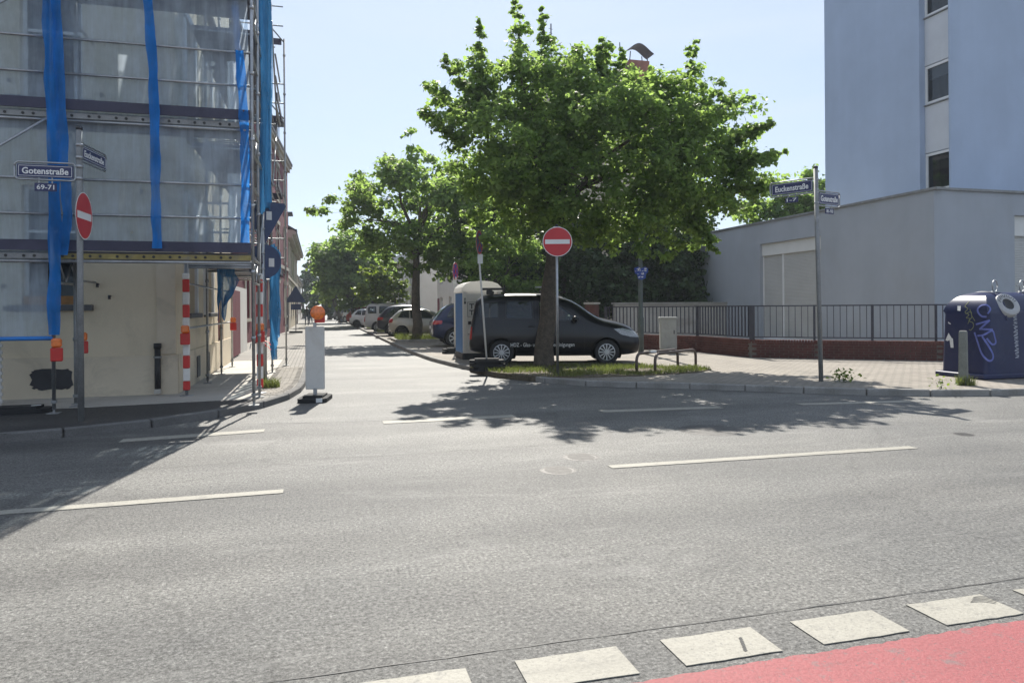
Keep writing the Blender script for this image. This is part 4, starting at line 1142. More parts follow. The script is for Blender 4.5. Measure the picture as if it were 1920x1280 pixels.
STOP = [('rim', 'sign_white', 'disc', 1.0), ('red_ring', 'sign_red', 'disc', 0.97), ('blue_face', 'sign_blue', 'disc', 0.78), ('red_cross', 'sign_red', 'bar', (1.56, 0.2, 45)), ('red_cross', 'sign_red', 'bar', (1.56, 0.2, -45))]
def mobile_sign(label, base, top, zs, th, nb, r=0.30):
    t = thing('no_stopping_sign', label, 'traffic sign', (base[0], base[1], PZ), 0, 'mobile no stopping signs')
    pole_mesh(t, 3, 0.022, 'plastic_white', (0, 0, 0.05), top)
    k = zs / top[2]
    disc_sign(t, Vector((top[0] * k, top[1] * k, zs)) + Vector((math.sin(th), -math.cos(th), 0)) * 0.035, th, r, STOP)
    for j in range(nb):
        mb = MB(); L, W = (0.80, 0.40)
        dz = 0.095 * j
        mb.prism([(-L / 2 + 0.06, -W / 2), (L / 2 - 0.06, -W / 2), (L / 2, -W / 2 + 0.07), (L / 2, W / 2 - 0.07), (L / 2 - 0.06, W / 2), (-L / 2 + 0.06, W / 2), (-L / 2, W / 2 - 0.07), (-L / 2, -W / 2 + 0.07)], dz, dz + 0.06)
        mb.prism([(-L / 2 + 0.12, -W / 2 + 0.05), (L / 2 - 0.12, -W / 2 + 0.05), (L / 2 - 0.12, W / 2 - 0.05), (-L / 2 + 0.12, W / 2 - 0.05)], dz + 0.06, dz + 0.093)
        a = 0.25 * math.sin(j * 2.1 + 1)
        cs, sn = math.cos(a), math.sin(a)
        mb.v = [(x * cs - y * sn + 0.05 * math.sin(j * 3), x * sn + y * cs, z) for x, y, z in mb.v]
        mb.build('rubber_block', 'rubber', t)
    mb = MB(); mb.box((top[0] * 0.72, top[1] * 0.72 - 0.03, top[2] * 0.80), (0.12, 0.012, 0.22)); mb.build('notice', 'sticker', t)
    return t
mobile_sign('leaning mobile no stopping sign standing on stacked rubber blocks', (3.80, 16.15), (-0.22, 0.0, 3.25), 2.98, R(62), 3, 0.29)
mobile_sign('mobile no stopping sign behind the portable toilet', (4.25, 22.6), (0.0, 0.0, 2.95), 2.65, R(62), 2, 0.29)

# sign backs by the scaffold
t = thing('give_way_post', 'pole showing the backs of triangle and round signs by scaffold', 'traffic sign', (-1.00, 14.0, PZ), 0)
pole_mesh(t, 3.45, 0.038, 'galvanised')
u = Vector((math.cos(R(18)), math.sin(R(18)), 0)); nn = u.cross(Vector((0, 0, 1)))
mt = Matrix.Translation(Vector((0.02, 0.06, 3.1))) @ Matrix((u, Vector((0, 0, 1)), nn)).transposed().to_4x4()
mb = MB(); mb.prism([(-0.42, 0.32), (-0.38, 0.37), (0.38, 0.37), (0.42, 0.32), (0.03, -0.40), (-0.03, -0.40)], -0.01, 0.0); mb.v = [tuple(mt @ Vector(v)) for v in mb.v]; tri = mb.build('triangle_plate', 'sign_back', t)
mb = MB(); mb.box((0.1, 0.12, 0.004), (0.1, 0.16, 0.002)); mb.v = [tuple(mt @ Vector(v)) for v in mb.v]; mb.build('sticker', 'sticker', tri)
mt = Matrix.Translation(Vector((0.02, 0.06, 2.36))) @ Matrix((u, Vector((0, 0, 1)), nn)).transposed().to_4x4()
mb = MB(); mb.lathe([(0.30, -0.012), (0.32, -0.006), (0.32, 0.0)], 40, mat=mt); rd = mb.build('round_plate', 'sign_back', t)
mb = MB(); mb.box((0.14, -0.02, 0.004), (0.1, 0.16, 0.002)); mb.v = [tuple(mt @ Vector(v)) for v in mb.v]; mb.build('sticker', 'sticker', rd)
mb = MB()
for z in (3.3, 2.95, 2.5, 2.2): mb.tube((0, 0, z), (0, 0, z + 0.03), 0.048, 12); mb.bar((0, 0, z + 0.015), (0.02, 0.06, z + 0.015), 0.03, 0.03)
mb.build('clamp', 'galvanised', t)

# beacon board with lamp in the street mouth
t = thing('beacon_board', 'white backed roadwork beacon board on a rubber foot in the road', 'beacon', (-0.06, 12.55, 0), -0.18)
mb = MB(); mb.prism([(-0.16, 0.0), (0.16, 0.0)] and [(-0.155, -0.02), (0.155, -0.02), (0.165, 0.0), (0.155, 0.02), (-0.155, 0.02), (-0.165, 0.0)], 0.19, 1.26)
bm = bmesh.new(); me_ = mb.mesh('panel', 'plastic_white'); bm.from_mesh(me_); bmesh.ops.bevel(bm, geom=[e for e in bm.edges], offset=0.012, segments=2, affect='EDGES'); bm.to_mesh(me_); bm.free()
link('panel', me_, t)
mb = MB(); mb.box((0, 0, 0.14), (0.06, 0.04, 0.14)); mb.box((0, 0, 1.29), (0.05, 0.04, 0.08)); mb.build('stem', 'galvanised', t)
mb = MB(); mb.prism([(-0.2, -0.36), (0.2, -0.36), (0.24, -0.28), (0.24, 0.28), (0.2, 0.36), (-0.2, 0.36), (-0.24, 0.28), (-0.24, -0.28)], 0, 0.07); mb.prism([(-0.16, -0.26), (0.16, -0.26), (0.16, 0.26), (-0.16, 0.26)], 0.07, 0.1); ft = mb.build('foot', 'rubber', t)
mb = MB(); mb.box((0.13, -0.365, 0.045), (0.1, 0.012, 0.07)); mb.build('reflector', 'sticker', ft)
warn_lamp((0.02, 12.55, 1.33), 0.1, 'round orange warning lamp with red case on the beacon board', 1.15, 0.122, thick=0.06, front=(-0.04, -0.085, 0.165))

# ================================================================ STREET FURNITURE on the right
# railing on a low brick wall
fence_path = [(10.05, 23.9), (11.85, 20.6), (11.95, 17.75), (13.25, 16.75), (15.6, 15.0), (17.4, 13.9)]
WT = 0.56
bw = thing('brick_wall', 'low red brick wall carrying the dark metal railing', 'wall')
mb = MB()
for a, b in zip(fence_path[:-1], fence_path[1:]):
    a, b = Vector((*a, 0)), Vector((*b, 0)); d = (b - a).normalized()
    mb.bar(a + Vector((0, 0, 0.32)) - d * 0.05, b + Vector((0, 0, 0.32)) + d * 0.05, 0.20, 0.46)
mb.build('core', 'mortar', bw)
bk = MB(); tb = MB()
for a, b in zip(fence_path[:-1], fence_path[1:]):
    a, b = Vector((*a, 0)), Vector((*b, 0)); L = (b - a).length; d = (b - a) / L; rz = math.atan2(d.y, d.x)
    side = Vector((d.y, -d.x, 0))
    for row in range(6):
        x = 0.12 if row % 2 else 0.0
        while x < L - 0.05:
            w = min(0.235, L - x)
            for s in (1,):
                bk.box(a + d * (x + w / 2) + side * s * (0.10 + random.uniform(0, 0.006)) + Vector((0, 0, PZ + 0.035 + row * 0.072)), (w - 0.012, 0.05, 0.061), rz)
            x += 0.245
    x = 0.0
    while x < L:
        tb.box(a + d * (x + 0.035) + Vector((0, 0, WT - 0.005 + random.uniform(-0.004, 0.004))), (0.062, 0.27, 0.10), rz); x += 0.073
tag(bk.build('bricks', 'brick_red', bw), kind='stuff'); tag(tb.build('coping_bricks', 'brick_red', bw), kind='stuff')
fe = thing('railing', 'dark painted metal railing with upright bars on the brick wall', 'railing')
bar_me = MB().box((0, 0, 0), (0.016, 0.04, 0.86)).mesh('bar', 'fence_paint')
nb = 0
for si, (a, b) in enumerate(zip(fence_path[:-1], fence_path[1:])):
    a, b = Vector((*a, 0)), Vector((*b, 0)); L = (b - a).length; d = (b - a) / L; rz = math.atan2(d.y, d.x)
    mb = MB(); mb.bar(a + Vector((0, 0, 1.56)), b + Vector((0, 0, 1.56)), 0.05, 0.035); mb.build('top_rail', 'fence_paint', fe)
    mb = MB(); mb.bar(a + Vector((0, 0, 0.68)), b + Vector((0, 0, 0.68)), 0.045, 0.03); mb.build('bottom_rail', 'fence_paint', fe)
    n = int(L / 0.155)
    for k in range(1, n):
        o = link('bar', bar_me, fe, a + d * (L * k / n) + Vector((0, 0, 1.12)), rz); nb += 1
for (x, y), w in zip(fence_path[:-1] + [(14.4, 15.89)], (0.09, 0.09, 0.14, 0.06, 0.06, 0.06)):
    mb = MB(); mb.box((x, y, 1.07), (w, w, 1.02), R(-40)); mb.build('post', 'fence_paint', fe)
for (x, y) in ((9.75, 24.5), (8.9, 25.6)):
    pr = thing('gate_pillar', 'brick gate pillar at the end of the railing' if x > 9 else 'brick gate pillar left of the white gate notice', 'pillar', (x, y, PZ), R(-50), 'brick gate pillars')
    mb = MB(); mb.box((0, 0, 0.78), (0.36, 0.36, 1.56)); mb.build('core', 'mortar', pr)
    pb = MB()
    for row in range(21):
        for s in range(4):
            for k in range(2):
                u_ = -0.095 + k * 0.19 + (0.0)
                mt = Matrix.Rotation(R(90 * s), 4, 'Z')
                pb.box(tuple(mt @ Vector((u_, -0.185, 0.04 + row * 0.073))), (0.175, 0.03, 0.061), R(90 * s))
    tag(pb.build('bricks', 'brick_red', pr), kind='stuff')
    mb = MB(); mb.box((0, 0, 1.6), (0.46, 0.46, 0.07), bev=0.01); mb.build('cap', 'concrete', pr)
gt = thing('gate', 'dark barred gate with a white notice between brick pillars', 'gate', (9.33, 25.05, PZ), math.atan2(1.1, -0.85))
for z in (0.15, 1.4):
    mb = MB(); mb.box((0, 0, z), (0.98, 0.04, 0.05)); mb.build('gate_rail', 'fence_paint', gt)
for k in range(9):
    mb = MB(); mb.box((-0.44 + k * 0.11, 0, 0.78), (0.018, 0.03, 1.2)); mb.build('bar', 'fence_paint', gt)
mb = MB(); mb.box((0.05, 0.03, 1.25), (0.36, 0.012, 0.26)); nt_ = mb.build('notice', 'sticker', gt)
mb = MB()
for k in range(4): mb.box((0.05, 0.038, 1.32 - k * 0.05), (0.24 - 0.05 * (k % 2), 0.003, 0.018))
mb.build('print', 'print_black', nt_)
gw = thing('garden_wall', 'weathered concrete garden wall behind the railing under dark trees', 'wall', (0, 0, 0))
mb = MB(); mb.box((15.3, 27.2, 0.88), (7.0, 0.22, 1.58)); mb.build('wall_face', 'concrete_light', gw)
mb = MB(); mb.box((15.3, 27.2, 1.71), (7.1, 0.34, 0.08)); mb.build('coping', 'concrete', gw)

cb = thing('utility_cabinet', 'grey utility cabinet on a concrete foot before the railing', 'cabinet', (10.72, 20.45, PZ), R(-22))
mb = MB(); mb.box((0, 0, 0.60), (0.52, 0.32, 0.94), bev=0.01); mb.build('case', 'cabinet_grey', cb)
mb = MB(); mb.box((0, 0, 0.06), (0.50, 0.30, 0.13)); mb.build('foot', 'concrete', cb)
mb = MB(); mb.box((0, 0, 1.10), (0.57, 0.37, 0.07), bev=0.015); mb.build('lid', 'cabinet_grey', cb)
mb = MB(); mb.box((0, -0.164, 0.62), (0.46, 0.012, 0.82), bev=0.004); dro = mb.build('door', 'cabinet_grey', cb)
mb = MB(); mb.box((0.17, -0.176, 0.66), (0.03, 0.02, 0.12)); mb.build('handle', 'dark_metal', dro)
mb = MB()
for k in range(5): mb.box((0.264, 0, 0.35 + k * 0.035), (0.01, 0.22, 0.012))
mb.build('vents', 'dark_metal', cb)

lp = thing('lamp_post', 'dull green grey lamp post rising into the tree crown', 'street lamp', (9.85, 20.6, PZ), 0)
mb = MB(); mb.path([(0, 0, 0), (0, 0, 1.1), (0, 0, 1.15), (0, 0, 3.4), (0, 0, 7.6)], [0.095, 0.095, 0.075, 0.065, 0.045], 14); mb.build('column', 'lamp_post_grey', lp, True)
mb = MB(); mb.path([(0, 0, 7.55), (-0.25, -0.05, 7.85), (-0.8, -0.15, 7.95)], [0.035, 0.03, 0.028], 8); ar = mb.build('arm', 'lamp_post_grey', lp, True)
mb = MB(); mb.lathe([(0.03, -0.12), (0.14, -0.06), (0.16, 0.0), (0.08, 0.06), (0.02, 0.08)], 16, mat=Matrix.Translation((-1.0, -0.19, 7.95)) @ Matrix.Diagonal((2.0, 1, 1, 1))); mb.build('lamp_head', 'lamp_post_grey', lp, True)
mb = MB(); mb.box((0, -0.085, 0.7), (0.1, 0.03, 0.4)); mb.build('hatch', 'lamp_post_grey', lp)
ps = thing('balloon_notice', 'small blue and white paper notice tied to the lamp post', 'notice', (9.82, 20.5, 2.62), -PSI)
pts = [(-0.22, 0.16), (-0.10, 0.20), (0.0, 0.15), (0.12, 0.20), (0.22, 0.15), (0.21, 0.02), (0.15, -0.03), (0.14, -0.16), (0.02, -0.21), (-0.10, -0.18), (-0.13, -0.04), (-0.2, 0.0)]
mb = MB(); mb.prism(pts, -0.01, 0.0); mb.v = [(x, z - 0.03, y) for x, y, z in mb.v]; mb.build('sheet', 'sign_blue', ps)
mb = MB()
rr = random.Random(4)
for k in range(34):
    x, z = rr.uniform(-0.18, 0.18), rr.choice((0.13, 0.08, -0.02, -0.12)) + rr.uniform(-0.02, 0.02)
    if z < 0: x *= 0.6
    mb.box((x, -0.045, z), (rr.uniform(0.015, 0.05), 0.004, rr.uniform(0.01, 0.03)), rr.uniform(-.2, .2))
mb.build('print', 'print_white', ps)

# bicycle stand: two hoops
bs = thing('bicycle_stand', 'low brown tube bicycle stand of two rounded hoops on grass', 'bicycle stand', (0, 0, PZ))
def hoop(ax, ay, bx, by, h, r=0.032):
    a, b = Vector((ax, ay, 0)), Vector((bx, by, 0)); d = (b - a).normalized(); rr = 0.16
    pts = [a, a + Vector((0, 0, h - rr))]
    for k in range(1, 6): an = R(18 * k); pts.append(a + d * rr * (1 - math.cos(an)) + Vector((0, 0, h - rr + rr * math.sin(an))))
    for k in range(0, 6): an = R(90 - 18 * k); pts.append(b - d * rr * (1 - math.cos(an)) + Vector((0, 0, h - rr + rr * math.sin(an))))
    pts.append(b)
    mb = MB(); mb.path(pts, r, 10); mb.build('hoop', 'brown_steel', bs, True)
hoop(6.72, 14.28, 8.35, 15.45, 0.43); hoop(7.05, 14.05, 8.72, 15.25, 0.43)
mb = MB(); mb.box((7.2, 14.45, 0.46), (0.14, 0.08, 0.05)); mb.build('paper_scrap', 'sticker', bs)

# square concrete bollard and recycling container
bo = thing('bollard', 'square grey concrete bollard at the kerb before the container', 'bollard', (11.3, 10.28, PZ - 0.01), R(35))
mb = MB(); mb.box((0, 0, 0.49), (0.135, 0.135, 0.98), bev=0.014); mb.v = [(x * (1.08 - 0.14 * z) + 0.012 * z, y * (1.08 - 0.14 * z), z) for x, y, z in mb.v]; mb.build('shaft', 'post_concrete', bo)
mb = MB(); mb.box((0.012, 0, 0.985), (0.10, 0.10, 0.014)); mb.build('cap', 'concrete_light', bo)

C = gnd(1850, 712, PZ)
rc = thing('recycling_container', 'dark blue bottle bank with rounded top and graffiti at right edge', 'container', (0, 0, 0))
CW, CD, CH = 2.3, 1.05, 1.70
me_ = bpy.data.meshes.new('body'); bm = bmesh.new()
bmesh.ops.create_cube(bm, size=1.0)
for v in bm.verts: v.co = Vector((C.x + CW * (v.co.x + 0.5), C.y + CD * (v.co.y + 0.5), PZ + 0.10 + (CH - 0.10) * (v.co.z + 0.5)))
for v in bm.verts:
    if v.co.z > 1: v.co.x += 0.05 * (1 if v.co.x < C.x + 1 else -1); v.co.y += 0.03 * (1 if v.co.y < C.y + 0.6 else -1)
te = [e for e in bm.edges if all(v.co.z > 1 for v in e.verts)]
bmesh.ops.bevel(bm, geom=te, offset=0.44, segments=10, affect='EDGES', profile=0.5)
ve = [e for e in bm.edges if abs(e.verts[0].co.z - e.verts[1].co.z) > 0.8 and len(e.link_faces) == 2]
bmesh.ops.bevel(bm, geom=ve, offset=0.10, segments=4, affect='EDGES', profile=0.5)
for f in bm.faces: f.smooth = True
bm.to_mesh(me_); bm.free(); me_.materials.append(M['container_blue'])
me_.set_sharp_from_angle(angle=R(40))
cbody = link('body', me_, rc)
bvh_c = BVHTree.FromPolygons([v.co for v in me_.vertices], [tuple(p.vertices) for p in me_.polygons])
mb = MB(); mb.box((C.x + CW / 2 - 0.03, C.y + CD / 2, PZ + 0.055), (CW + 0.16, CD + 0.08, 0.09), bev=0.015); mb.build('base_slab', 'container_blue', rc)
mb = MB()
for sx in (0.3, CW - 0.3): mb.box((C.x + sx, C.y + CD / 2, PZ + 0.01), (0.2, CD - 0.1, 0.03))
mb.build('skid', 'dark_metal', rc)
# raised rib over the body
rb = MB(); pts = []
for k in range(26):
    a = k / 25
    org = Vector((C.x + 0.52, C.y - 1.0 + 2 * a, PZ + 2.6 - abs(a - 0.5) * 1.9 if True else 0)); 
    tgt = Vector((C.x + 0.52, C.y + CD / 2, PZ + 0.9)); dd = (tgt - org).normalized()
    h = bvh_c.ray_cast(org, dd)[0]
    if h: pts.append(h - dd * 0.004)
rb.path(pts, 0.018, 6); rb.build('rib', 'container_blue', rc, True)
for sx in (0.72, 1.42):
    mb = MB(); cc = Vector((C.x + sx, C.y + CD / 2 - 0.1, PZ + CH + 0.125))
    mb.path([cc + Vector((0.10 * math.cos(a), 0.03 * math.cos(a), 0.12 * math.sin(a))) for a in np.linspace(0, 2 * math.pi, 21)], 0.013, 8); mb.box((cc.x, cc.y, PZ + CH + 0.005), (0.16, 0.1, 0.03)); mb.build('lifting_ring', 'galvanised', rc, True)
def on_container(px_, py_, off=0.004):
    d = ray(px_, py_); h = bvh_c.ray_cast(Vector((0, 0, EYE)), d)
    if h[0] is None: return None, None
    n = h[1] if h[1].dot(d) < 0 else -h[1]
    return h[0] + n * off, n
# throw-in holes on the shoulder
for k, (px_, py_) in enumerate(((1889, 571), (1948, 571))):
    p, n = on_container(px_, py_, 0.0)
    n = (n * 0.7 + Vector((-0.12, -0.45, 0.35))).normalized(); p = p + n * 0.012
    q = n.to_track_quat('Z', 'Y').to_matrix().to_4x4()
    mt = Matrix.Translation(p) @ q
    mb = MB(); mb.lathe([(0.245, -0.10), (0.24, 0.006), (0.23, 0.014), (0.13, 0.02), (0.12, 0.014), (0.115, -0.03)], 32, mat=mt, caps=False); cl = mb.build('collar', 'collar_grey', rc, True)
    mb = MB(); mb.lathe([(0.122, 0.006), (0.11, 0.003), (0.001, 0.002)], 28, mat=mt, caps=False); mb.build('rubber_mouth', 'print_black', cl, True)
    for j in range(11):
        an = R(20 + j * 14); c0 = mt @ Vector((0.18 * math.cos(an), 0.18 * math.sin(an), 0.0185))
        mm = MB(); mm.box(c0, (0.012, 0.06, 0.003), mat=q.to_3x3() @ Matrix.Rotation(an - R(90) + 0.5 * math.sin(j * 2.3), 3, 'Z')); mm.build('scribble', 'spray_black', cl)
def spray(name, mat, strokes, w):
    mb = MB()
    for s in strokes:
        prev = None
        for i, (x, y) in enumerate(s):
            p, n = on_container(x, y)
            if p is None: continue
            if prev is not None and (p - prev).length > 0.001:
                mb.bar(prev - (p - prev).normalized() * w * 0.3, p + (p - prev).normalized() * w * 0.3, w, 0.003, up=n)
            prev = p
    return mb.build(name, mat, rc)
def spl(pts, n=8):
    """smooth curve through points"""
    out = []
    P_ = [pts[0]] + pts + [pts[-1]]
    for i in range(1, len(P_) - 2):
        for k in range(n):
            t_ = k / n; a, b, c, d = [np.array(P_[i + j], float) for j in (-1, 0, 1, 2)]
            out.append(tuple(0.5 * ((2 * b) + (c - a) * t_ + (2 * a - 5 * b + 4 * c - d) * t_ ** 2 + (3 * b - a - 3 * c + d) * t_ ** 3)))
    out.append(tuple(pts[-1])); return out
def dense(pts, n=10): return [tuple(np.array(a) + (np.array(b) - np.array(a)) * k / n) for a, b in zip(pts[:-1], pts[1:]) for k in range(n + 1)]
def cp(x, y): return (1740 + x * 0.1875, 500 + y * 0.1875)
G = lambda L: [cp(*p) for p in L]
strokes_ = [spl(G([(600, 465), (622, 420), (590, 385), (540, 385), (500, 420), (505, 460), (540, 495), (580, 500)])),
      dense(G([(485, 575), (612, 538), (520, 622), (642, 628)])), spl(G([(468, 660), (500, 760), (540, 870), (600, 935), (640, 930), (648, 880), (610, 800), (545, 700)])), spl(G([(500, 690), (560, 680), (640, 640), (665, 700), (675, 760), (640, 775), (590, 720)]))]
for grp_ in (strokes_[:1], strokes_[1:2], strokes_[2:]):
    spray('graffiti_letter', 'spray_blue', grp_, 0.034)
tag_strokes = []
x0, y0 = 868, 470
rr = random.Random(11)
for k in range(12):
    yy = 470 + k * 37
    tag_strokes.append(G([(850 + rr.uniform(-8, 6) + k * 2, yy), (885 + k * 2, yy + rr.uniform(4, 20))]))
    tag_strokes.append(G([(885 + k * 2, yy + 12), (852 + k * 2, yy + rr.uniform(20, 34)), (884 + k * 2, yy + rr.uniform(24, 34))]))
spray('graffiti_line', 'spray_pale', tag_strokes, 0.012)
spray('graffiti_scrawl', 'spray_olive', [spl(G([(410, 350), (372, 395), (400, 420), (372, 455), (410, 480), (385, 510), (420, 520), (400, 570)])), spl(G([(420, 425), (440, 500), (410, 540), (450, 560), (455, 600), (430, 632), (412, 628)])), spl(G([(380, 470), (430, 450), (440, 490), (470, 540)]))], 0.013)
for nm, quad in (('sticker', [(296, 392), (330, 392), (326, 442), (296, 438)]), ('torn_sticker', [(207, 660), (240, 715), (200, 742), (176, 735)]), ('torn_sticker', [(215, 718), (250, 715), (258, 810), (228, 808)]), ('torn_sticker', [(203, 548), (232, 570), (225, 576), (203, 565)])):
    ps_ = [on_container(*cp(*q))[0] for q in quad]
    if all(p is not None for p in ps_): mb = MB(); mb.add(ps_, [(0, 1, 2, 3)]); mb.build(nm, 'sticker', rc)

# ================================================================ PORTABLE TOILET
TO = (3.93, 19.7)
to = thing('portable_toilet', 'white and blue portable toilet cabin behind the black van', 'toilet cabin', (TO[0], TO[1], PZ))
w_, d_, h_ = 1.12, 1.12, 2.0
mb = MB(); mb.box((w_ / 2, d_ / 2, 0.09), (w_ + 0.03, d_ + 0.03, 0.18), bev=0.02); mb.build('skid_base', 'toilet_black', to)
mb = MB(); mb.box((w_ / 2, d_ / 2 , 0.18 + 0.88), (w_ - 0.04, d_ - 0.04, 1.76)); mb.build('cabin', 'toilet_white', to)
mb = MB(); mb.box((0.012, d_ / 2, 0.18 + 0.86), (0.03, d_ - 0.10, 1.70), bev=0.01); mb.build('side_panel', 'toilet_blue', to)
mb = MB(); mb.box((0.055, 0.0, 0.18 + 0.88), (0.11, 0.06, 1.76), bev=0.012); mb.build('door_post', 'toilet_white', to)
mb = MB(); mb.box((w_ - 0.055, 0.0, 0.18 + 0.88), (0.11, 0.06, 1.76), bev=0.012); mb.build('door_post', 'toilet_white', to)
mb = MB(); mb.box((w_ / 2, 0.004, 0.18 + 0.85), (w_ - 0.24, 0.03, 1.66), bev=0.01); do_ = mb.build('door', 'toilet_white', to)
mb = MB(); mb.box((0.20, -0.018, 1.04), (0.09, 0.02, 0.09)); mb.build('latch', 'print_black', do_)
mb = MB(); mb.box((0.065, -0.034, 1.66), (0.05, 0.008, 0.16)); mb.build('symbol_plate', 'print_black', do_)
mb = MB(); mb.box((0.065, -0.04, 1.68), (0.02, 0.004, 0.09)); mb.build('symbol', 'print_white', do_)
lg = MB(); lg.box((0.38, -0.014, 1.42), (0.48, 0.008, 0.40)); lgo = lg.build('logo_board', 'toilet_white', do_)
lf = MB()
for (cx_, cz_, ww, hh) in ((0.38, 1.625, 0.49, 0.008), (0.38, 1.215, 0.49, 0.008), (0.136, 1.42, 0.008, 0.41), (0.624, 1.42, 0.008, 0.41)): lf.box((cx_, -0.02, cz_), (ww, 0.006, hh))
lf.build('logo_border', 'print_black', lgo)
lettering('TOI', 0.20, 'print_black', lgo, (0.38, -0.020, 1.51), (1, 0, 0), (0, 0, 1), 0.38, 0.003)
lettering('TOI', 0.20, 'print_black', lgo, (0.38, -0.020, 1.33), (1, 0, 0), (0, 0, 1), 0.38, 0.003)
lf = MB()
for k in range(3): lf.box((0.26, -0.013, 0.72 - k * 0.05), (0.22 - 0.06 * k, 0.004, 0.022))
lf.build('small_print', 'print_black', do_)
# arched roof: barrel over the width with overhang
rf = MB(); prof = [(-0.04, 1.92), (0.0, 2.05), (0.10, 2.15), (0.26, 2.21), (w_ / 2, 2.235), (w_ - 0.26, 2.21), (w_ - 0.10, 2.15), (w_, 2.05), (w_ + 0.04, 1.92)]
n = len(prof)
rf.add([(x, -0.05, z) for x, z in prof] + [(x, d_ + 0.05, z) for x, z in prof], [(i, i + 1, n + i + 1, n + i) for i in range(n - 1)] + [tuple(range(n)), tuple(reversed(range(n, 2 * n))), (0, n, 2 * n - 1, n - 1)])
rf.build('roof', 'toilet_white', to)
vt = MB(); vt.tube((w_ - 0.2, d_ - 0.2, 2.1), (w_ - 0.2, d_ - 0.2, 2.34), 0.05, 12); vt.build('vent_pipe', 'toilet_black', to, True)

# ================================================================ VEHICLES
def lin(poly, x): return float(np.interp(x, [p[0] for p in poly], [p[1] for p in poly]))
def loft(spec):
    """smooth closed body from profile curves; x forward, y left, rear at x = 0"""
    xs = spec['x']; rings = []
    for x in xs:
        zb, zt, zl = lin(spec['bottom'], x), lin(spec['top'], x), lin(spec['belt'], x)
        w, wt = lin(spec['width'], x), lin(spec['roofw'], x)
        zl = min(zl, zt - 0.04)
        gl = max(0.0, min(1.0, (zt - zl - 0.04) / 0.3))
        z5 = zt - 0.02 - 0.06 * gl
        zm = zb + (zl - zb) * 0.55
        half = [(0, zb), (w * 0.80, zb), (w * 0.96, zb + 0.10), (w, zm), (w * 0.965, zl), (wt, z5), (wt * 0.80, zt - 0.004), (0, zt + spec.get('crown', 0.02))]
        ring = [(x + (spec.get('lean', 0) * max(0, z - 0.7) * max(0, 1 - x / 0.6)), y, z) for y, z in half]
        ring += [(p[0], -p[1], p[2]) for p in ring[-2:0:-1]]
        rings.append(ring)
    k = len(rings[0]); mb = MB()
    vs = [v for r in rings for v in r]
    fs = [(i * k + j, i * k + (j + 1) % k, (i + 1) * k + (j + 1) % k, (i + 1) * k + j) for i in range(len(rings) - 1) for j in range(k)]
    h = k // 2
    # end caps as strips of quads
    for base, flip in ((0, False), ((len(rings) - 1) * k, True)):
        for j in range(h):
            a, b, c, d = j, j + 1, (k - j - 1) % k, (k - j) % k
            if j == 0: f = (a, b, c)
            elif j == h - 1: f = (a, b, d)
            else: f = (a, b, c, d)
            f = tuple(base + q for q in dict.fromkeys(f))
            fs.append(f if flip else tuple(reversed(f)))
    mb.add(vs, fs)
    me = mb.mesh('body', 'paint_black', True)
    o = bpy.data.objects.new('body', me); col.objects.link(o)
    m = o.modifiers.new('s', 'SUBSURF'); m.levels = 2; m.render_levels = 2
    me2 = evaluated(o)
    bm = bmesh.new(); bm.from_mesh(me2); bpy.data.meshes.remove(me2)
    bmesh.ops.recalc_face_normals(bm, faces=bm.faces)
    return bm
def inside(poly, a, b):
    r = False; n = len(poly); j = n - 1
    for i in range(n):
        (xi, yi), (xj, yj) = poly[i], poly[j]
        if (yi > b) != (yj > b) and a < (xj - xi) * (b - yi) / (yj - yi) + xi: r = not r
        j = i
    return r
def cut(bm, poly, ax, sel):
    """slice the faces that satisfy sel along the outline and return those inside it"""
    i0, i1 = ax
    n = len(poly)
    for i in range(n):
        p, q = poly[i], poly[(i + 1) % n]
        d = Vector((q[0] - p[0], q[1] - p[1])); nr = Vector((d.y, -d.x)).normalized()
        no, co = [0, 0, 0], [0, 0, 0]
        no[i0], no[i1] = nr.x, nr.y; co[i0], co[i1] = p
        fs = [f for f in bm.faces if sel(f.calc_center_median(), f.normal)]
        x0, x1 = min(p_[0] for p_ in poly) - 0.15, max(p_[0] for p_ in poly) + 0.15
        y0, y1 = min(p_[1] for p_ in poly) - 0.15, max(p_[1] for p_ in poly) + 0.15
        fs = [f for f in fs if x0 < f.calc_center_median()[i0] < x1 and y0 < f.calc_center_median()[i1] < y1]
        es = {e for f in fs for e in f.edges}; vs = {v for f in fs for v in f.verts}
        bmesh.ops.bisect_plane(bm, geom=list(fs) + list(es) + list(vs), plane_co=co, plane_no=no, dist=1e-5)
    bm.normal_update()
    return [f for f in bm.faces if sel(f.calc_center_median(), f.normal) and inside(poly, f.calc_center_median()[i0], f.calc_center_median()[i1])]
def take(bm, faces, name, mat, parent, off, push=0.0, thick=0.0):
    """move faces out of the body into a mesh of their own"""
    vm, vs, fs = {}, [], []
    for f in faces:
        ids = []
        for v in f.verts:
            if v not in vm: vm[v] = len(vs); vs.append(v.co + v.normal * push + off)
            ids.append(vm[v])
        fs.append(ids)
    if not fs: return None
    bmesh.ops.delete(bm, geom=faces, context='FACES')
    mb = MB(); mb.add(vs, fs)
    return mb.build(name, mat, parent, True)
def shrink(poly, k):
    cx_ = sum(p[0] for p in poly) / len(poly); cy_ = sum(p[1] for p in poly) / len(poly)
    out = []
    for x, y in poly:
        d = Vector((x - cx_, y - cy_)); L = d.length
        out.append((cx_ + d.x * (1 - k / L * 1.25), cy_ + d.y * (1 - k / L * 1.25)))
    return out
